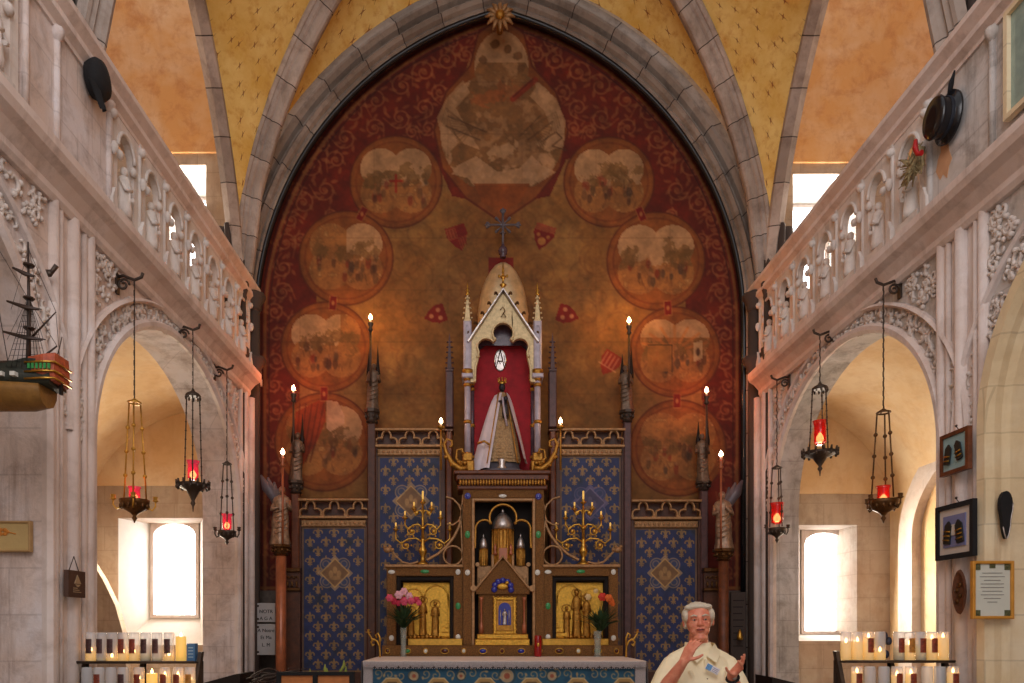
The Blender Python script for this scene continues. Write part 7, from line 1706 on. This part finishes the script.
def loft(q, secs, n=24, c=(cx, YM)):
    vs = []
    for (z, rx, ry, dx, dy) in secs:
        for k in range(n):
            a = 2 * PI * k / n; e = .85
            ca, sa = math.cos(a), math.sin(a); vs.append((c[0] + dx + rx * math.copysign(abs(ca) ** e, ca), c[1] + dy + ry * math.copysign(abs(sa) ** e, sa), z))
    q.add(vs, [(i * n + k, i * n + (k + 1) % n, (i + 1) * n + (k + 1) % n, (i + 1) * n + k) for i in range(len(secs) - 1) for k in range(n)], True); q.add(vs[:n], [tuple(range(n))[::-1]]); q.add(vs[-n:], [tuple(range(n))])
R = lambda x, y, Y: P(x, y, Y)
# key joints
shR, elR, wrR = Vector((cx - .18, YM + .0, 1.362)), R(661, 694, 4.50), R(683.5, 662, 4.34)
shL, elL, wrL = Vector((cx + .19, YM + .0, 1.362)), R(742, 703, 4.52), R(731.5, 675, 4.36)
B = MB()
loft(B, [(.86, .165, .12, 0, 0), (.95, .18, .13, 0, 0), (1.08, .19, .14, 0, -.01), (1.25, .185, .125, 0, 0), (1.36, .18, .105, 0, 0), (1.43, .13, .08, 0, .0), (1.47, .07, .065, 0, .0)])
for s_ in (-1, 1):
    hip = Vector((cx + s_ * .1, YM, .9)); kn = Vector((cx + s_ * .12, YM - .02, .5)); an = Vector((cx + s_ * .13, YM + .02, .09))
    chain(B, [hip, kn, an], [.095, .06, .042]); cap(B, an + Vector((0, .02, -.04)), an + Vector((s_ * .02, -.16, -.055)), .042, .035)
hc = R(698.3, 620, YM - .04)                                   # centre of the skull
HW = Matrix.Rotation(math.radians(-11), 3, 'Z') @ Matrix.Rotation(math.radians(-3), 3, 'Y')
def H(x, y, z): return hc + HW @ (Vector((x * 1.1, y, z)) * 1.03)
chain(B, [Vector((cx, YM + .0, 1.4)), H(0, .03, -.09)], [.066, .06])
def hs(x, y, z, rx, ry, rz): B.sph(H(x, y, z), (rx * 1.12, ry * 1.03, rz * 1.03), 16, HW)
hs(0, .012, .02, .077, .095, .088); hs(0, -.01, -.03, .068, .078, .075); hs(0, -.03, -.072, .05, .05, .042); hs(0, -.012, -.052, .063, .07, .05); hs(0, -.062, -.098, .026, .022, .02)
for s_ in (-1, 1):
    hs(s_ * .032, -.05, -.03, .03, .032, .034); hs(s_ * .024, -.03, -.066, .034, .045, .036); hs(s_ * .03, -.077, .022, .024, .014, .009); hs(s_ * .082, .012, -.012, .009, .02, .032)
    hs(s_ * .012, -.096, -.03, .009, .01, .008); hs(s_ * .031, -.075, -.012, .019, .012, .007)
cap(B, H(0, -.082, .01), H(0, -.103, -.024), .009, .014, 10); hs(0, -.105, -.027, .013, .012, .011)
hs(0, -.083, -.058, .026, .012, .016); hs(0, -.05, -.115, .04, .04, .02)
# arms and hands
chain(B, [shR, elR, elR.lerp(wrR, .35), wrR], [.055, .045, .046, .029]); chain(B, [shL, elL, elL.lerp(wrL, .35), wrL], [.055, .045, .046, .029])
def hand(q, w, d, up, side, curl, spread, L=.088, thumb_d=None, curls=None):
    d = Vector(d).normalized(); up = Vector(up); up = (up - d * up.dot(d)).normalized(); sd = d.cross(up).normalized() * side    # sd: towards the thumb
    pal = w + d * .045
    for u in (-.026, -.009, .009, .026): cap(q, w + d * .012 + sd * u * .7, w + d * (L - .004 * abs(u) * 20) + sd * u * 1.15, .018, .014, 10)
    for k, (u, l) in enumerate(((.030, .07), (.011, .079), (-.009, .073), (-.028, .058))):
        p = w + d * L + sd * u; cu = curls[k] if curls else curl; v = (d + sd * (u * spread)).normalized(); pts = [p]
        for j, f in enumerate((.46, .3, .24)):
            v = (v * math.cos(cu[j]) + up * math.sin(cu[j])).normalized(); p = p + v * l * f; pts.append(p)
            pass
        chain(q, pts, [.0112, .0105, .0095, .008], 8)
    t0 = w + d * .028 + sd * .026; td = Vector(thumb_d).normalized() if thumb_d else (d * .6 + sd * .8 + up * .25).normalized()
    t1 = t0 + td * .036; t2 = t1 + (td * .8 + d * .35).normalized() * .03; t3 = t2 + (td * .6 + d * .5).normalized() * .024
    chain(q, [w + d * .018 + sd * .01, t0, t1, t2, t3], [.016, .0145, .0115, .0105, .0085], 8)
hand(B, wrR, (.42, -.12, .9), (.75, .5, -.3), -1, (.16, .22, .2), 5, thumb_d=(.93, -.35, .12))
hand(B, wrL, (.4, -.45, .62), (-.45, -.4, .75), 1, (.25, .45, .35), 9, thumb_d=(-.95, -.2, .25), curls=[(.75, .8, .5), (.35, .6, .4), (.15, .35, .3), (-.05, .2, .2)])
body = remesh(B, 'body', skin, T, .0052, 5, .5)
# shirt
Q = MB()
loft(Q, [(.84, .2, .15, 0, 0), (.95, .205, .16, 0, -.01), (1.1, .215, .175, 0, -.02), (1.25, .212, .155, 0, -.015), (1.35, .205, .128, 0, 0), (1.41, .16, .1, 0, .0), (1.445, .1, .085, 0, 0), (1.475, .084, .082, 0, .0), (1.505, .078, .078, 0, .015)])
for sh, el in ((shR, elR), (shL, elL)): chain(Q, [sh + Vector((0, 0, -.012)), sh.lerp(el, .45), sh.lerp(el, .86)], [.07, .082, .086], 14)
for s_ in (-1, 1): cap(Q, (cx + s_ * .05, YM, 1.448), (cx + s_ * .16, YM, 1.382), .05, .058)
cap(Q, (cx + .0, YM - .172, 1.02), (cx + .006, YM - .125, 1.4), .012, .01, 8)
for p, e in (((cx - .1, YM - .14, 1.32), (cx - .05, YM - .165, 1.14)), ((cx + .13, YM - .12, 1.34), (cx + .08, YM - .17, 1.16)), ((cx + .16, YM - .1, 1.28), (cx + .13, YM - .14, 1.1))): cap(Q, p, e, .012, .008, 8)
shirt = remesh(Q, 'shirt', shirtm, T, .006, 4, .5)
# collar, buttons, badge
q = MB(); 
for s_ in (-1, 1):
    a = Vector((cx + s_ * .084, YM + .04, 1.505)); b = Vector((cx + s_ * .078, YM - .075, 1.498)); c = Vector((cx + s_ * .008, YM - .125, 1.415)); d = Vector((cx + s_ * .062, YM - .15, 1.372)); e = Vector((cx + s_ * .112, YM - .085, 1.432)); f = Vector((cx + s_ * .09, YM + .04, 1.44))
    for off in (Vector((0, 0, 0)), Vector((0, -.006, .003))): q.add([p + off for p in (a, b, c, d, e, f)], [(0, 1, 4, 5), (1, 2, 3, 4)], True)
q.build('collar', shirtm, shirt)
for z in (1.345, 1.27, 1.19, 1.11):
    q = MB(); q.sph((cx + .004, YM - .165 + max(0, z - 1.25) * .35, z), (.007, .004, .007), 8); q.build('button', M['bronze'], shirt)
bc = R(712.5, 669, YM - .2); q = MB(); rot = Matrix.Rotation(math.radians(28), 4, 'Y'); q.xf = Matrix.Translation(bc) @ rot; q.bbox(-.045, .045, -.003, .003, -.021, .021, .002); bd = q.build('name_badge', mat('white_badge_card', (226, 226, 232), .4, var=.04, bump=0), shirt)
q = MB(); q.xf = Matrix.Translation(bc) @ rot; q.box(-.043, -.008, -.0045, -.002, -.018, .019); q.build('blue_emblem', mat('sky_blue_print', (110, 168, 220), .4, var=.3, scale=60, bump=0), bd)
q = MB(); q.xf = Matrix.Translation(bc) @ rot
for k in range(3): q.box(0, .036, -.0045, -.002, .008 - k * .01, .011 - k * .01)
q.build('printed_lines', mat('grey_print', (150, 140, 160), .5, bump=0), bd)
# trousers, shoes
q = MB(); loft(q, [(.82, .19, .14, 0, 0), (.9, .195, .145, 0, 0), (.99, .195, .15, 0, -.005)])
for s_ in (-1, 1): chain(q, [(cx + s_ * .095, YM, .86), (cx + s_ * .12, YM - .02, .5), (cx + s_ * .13, YM + .02, .1)], [.108, .082, .068])
remesh(q, 'trousers', mat('grey_trousers', (70, 68, 66), .8, var=.2), T, .008, 4)
for s_ in (-1, 1):
    q = MB(); a = Vector((cx + s_ * .13, YM + .04, .045)); cap(q, a, a + Vector((s_ * .02, -.19, -.005)), .046, .042); q.box(a.x - .04, a.x + .045, a.y - .2, a.y + .03, 0, .03); remesh(q, 'shoe', M['black'], T, .006, 3)
# hair: thick white cap with side volume
q = MB(); hb = lambda x, y, z, rx, ry, rz: q.sph(H(x, y, z), (rx * 1.12, ry * 1.03, rz * 1.03), 12, HW)
hb(0, .035, .045, .086, .088, .075); hb(-.01, -.022, .086, .066, .05, .022); hb(0, .06, -.01, .084, .064, .07)
for s_ in (-1, 1):
    hb(s_ * .072, .0, .03, .022, .055, .045); hb(s_ * .072, .03, -.008, .018, .042, .036); hb(s_ * .046, -.03, .082, .034, .035, .02); hb(s_ * .073, -.012, .045, .014, .03, .026)
rr = random.Random(6)
for k in range(40):
    a = rr.uniform(-PI, PI); e = rr.uniform(-.1, 1.35); r = .09
    if math.sin(a) < -.1 and e < .95: continue
    p = H(r * .93 * math.cos(a) * math.cos(e), .025 + r * .95 * math.sin(a) * math.cos(e), .035 + .078 * math.sin(e)); v = HW @ Vector((-.018 * math.sin(a), .012, -.02)); cap(q, p, p + v, .011, .006, 6)
hb(-.074, .025, -.035, .012, .03, .022)
remesh(q, 'hair', mat('white_hair', (232, 220, 196), .7, var=.14, scale=60, bump=.6), T, .005, 7)
for s_ in (-1, 1):
    q = MB(); q.sph(H(s_ * .031, -.079, .002), (.013, .008, .0062), 10, HW); ey = q.build('eye', mat('eye_white', (226, 214, 204), .3, var=.03, bump=0), T)
    q = MB(); q.sph(H(s_ * .031 + .002, -.0865, .001), (.0055, .003, .0055), 8, HW); q.build('iris', mat('grey_iris', (50, 48, 50), .3, bump=0), ey)
    q = MB(); q.tube([H(s_ * .017, -.0865, .007), H(s_ * .031, -.0905, .0105), H(s_ * .046, -.08, .005)], .0045, 6); q.build('eyelid', skin, T)
    q = MB(); q.tube([H(s_ * .014, -.091, .024), H(s_ * .032, -.091, .031), H(s_ * .052, -.078, .024)], [.005, .006, .003], 6); q.build('eyebrow', bpy.data.materials['white_hair'], T)
q = MB(); q.tube([H(-.026, -.087, -.06), H(-.01, -.098, -.0555), H(0, -.0985, -.057), H(.01, -.098, -.0555), H(.026, -.087, -.06)], [.0015, .0032, .0032, .0032, .0015], 8); q.tube([H(-.022, -.088, -.0665), H(0, -.0975, -.0695), H(.022, -.088, -.0665)], [.002, .004, .002], 8); q.build('lips', mat('lips', (200, 108, 94), .5, var=.1, bump=0), T)
q = MB(); q.tube([H(-.02, -.0945, -.0625), H(0, -.1, -.0635), H(.02, -.0945, -.0625)], [.0015, .0035, .0015], 6); q.build('mouth_line', mat('mouth_shadow', (84, 34, 32), .6, bump=0), T)
wd = (wrL - elL).normalized(); q = MB(); c = wrL - wd * .03; u = wd.orthogonal().normalized(); v = wd.cross(u); q.tube([c + u * .036 * math.cos(t) + v * .036 * math.sin(t) for t in [k * PI / 8 for k in range(16)]], .009, 6, True); wb = q.build('watch_strap', M['black'], T)
q = MB(); pc = c + Vector((0, -1, .2)).normalized() * .036; q.sph(pc, (.017, .008, .017), 10); q.build('watch_face', M['silver'], wb)
# ================================================================ LIGHT AND CAMERA
def point(loc, col, w, r=.03):
    l = bpy.data.lights.new('lamp', 'POINT'); l.energy = w; l.color = lin(col); l.shadow_soft_size = r
    o = bpy.data.objects.new('lamp_light', l); o.location = loc; COL.objects.link(o)
def area(loc, to, size, col, w, sy=None):
    l = bpy.data.lights.new('area', 'AREA'); l.energy = w; l.color = lin(col); l.size = size
    if sy: l.shape = 'RECTANGLE'; l.size_y = sy
    o = bpy.data.objects.new('daylight_fill', l); o.location = loc; o.rotation_euler = (Vector(to) - Vector(loc)).to_track_quat('-Z', 'Y').to_euler(); COL.objects.link(o)
w = bpy.data.worlds.new('world'); bpy.context.scene.world = w; w.use_nodes = True
w.node_tree.nodes['Background'].inputs[0].default_value = (*lin((238, 234, 236)), 1)
w.node_tree.nodes['Background'].inputs[1].default_value = .85
area((.3, -1.5, 6.5), (.3, 7, 4.5), 4, (252, 246, 246), 200)  # added soft fill behind the camera, standing in for unseen nave windows
# daylight standing in the window reveals
area((-3.8, 8.2, 2.2), (-3.4, 5, 1.8), .7, (255, 240, 212), 60, 1.2)
area((4.1, 8.2, 2.2), (4.1, 5, 1.8), .6, (255, 240, 216), 55, 1.2)
area((-3.5, 8.2, 6.4), (-3.3, 5, 7.8), .45, (255, 244, 226), 40, 1.2)
area((4.1, 8.2, 6.4), (3.8, 5, 7.8), .6, (255, 244, 230), 40, 1.2)
for p, c, e in LAMPS: point(p, c, e)
cam = bpy.data.cameras.new('camera'); co = bpy.data.objects.new('camera', cam); COL.objects.link(co)
co.location = (0, 0, EYE); co.rotation_euler = (PI / 2, 0, 0)
cam.sensor_width = 36; cam.lens = 36 * F / 1024; cam.shift_x = (512 - VX) / 1024; cam.shift_y = (HY - 341.5) / 1024
cam.clip_start = .05
sc = bpy.context.scene; sc.camera = co
sc.view_settings.view_transform = 'Standard'; sc.view_settings.look = 'None'; sc.view_settings.gamma = 1; sc.view_settings.use_curve_mapping = False
sc.view_settings.exposure = -0.05
sc.cycles.max_bounces = 6; sc.cycles.transparent_max_bounces = 12
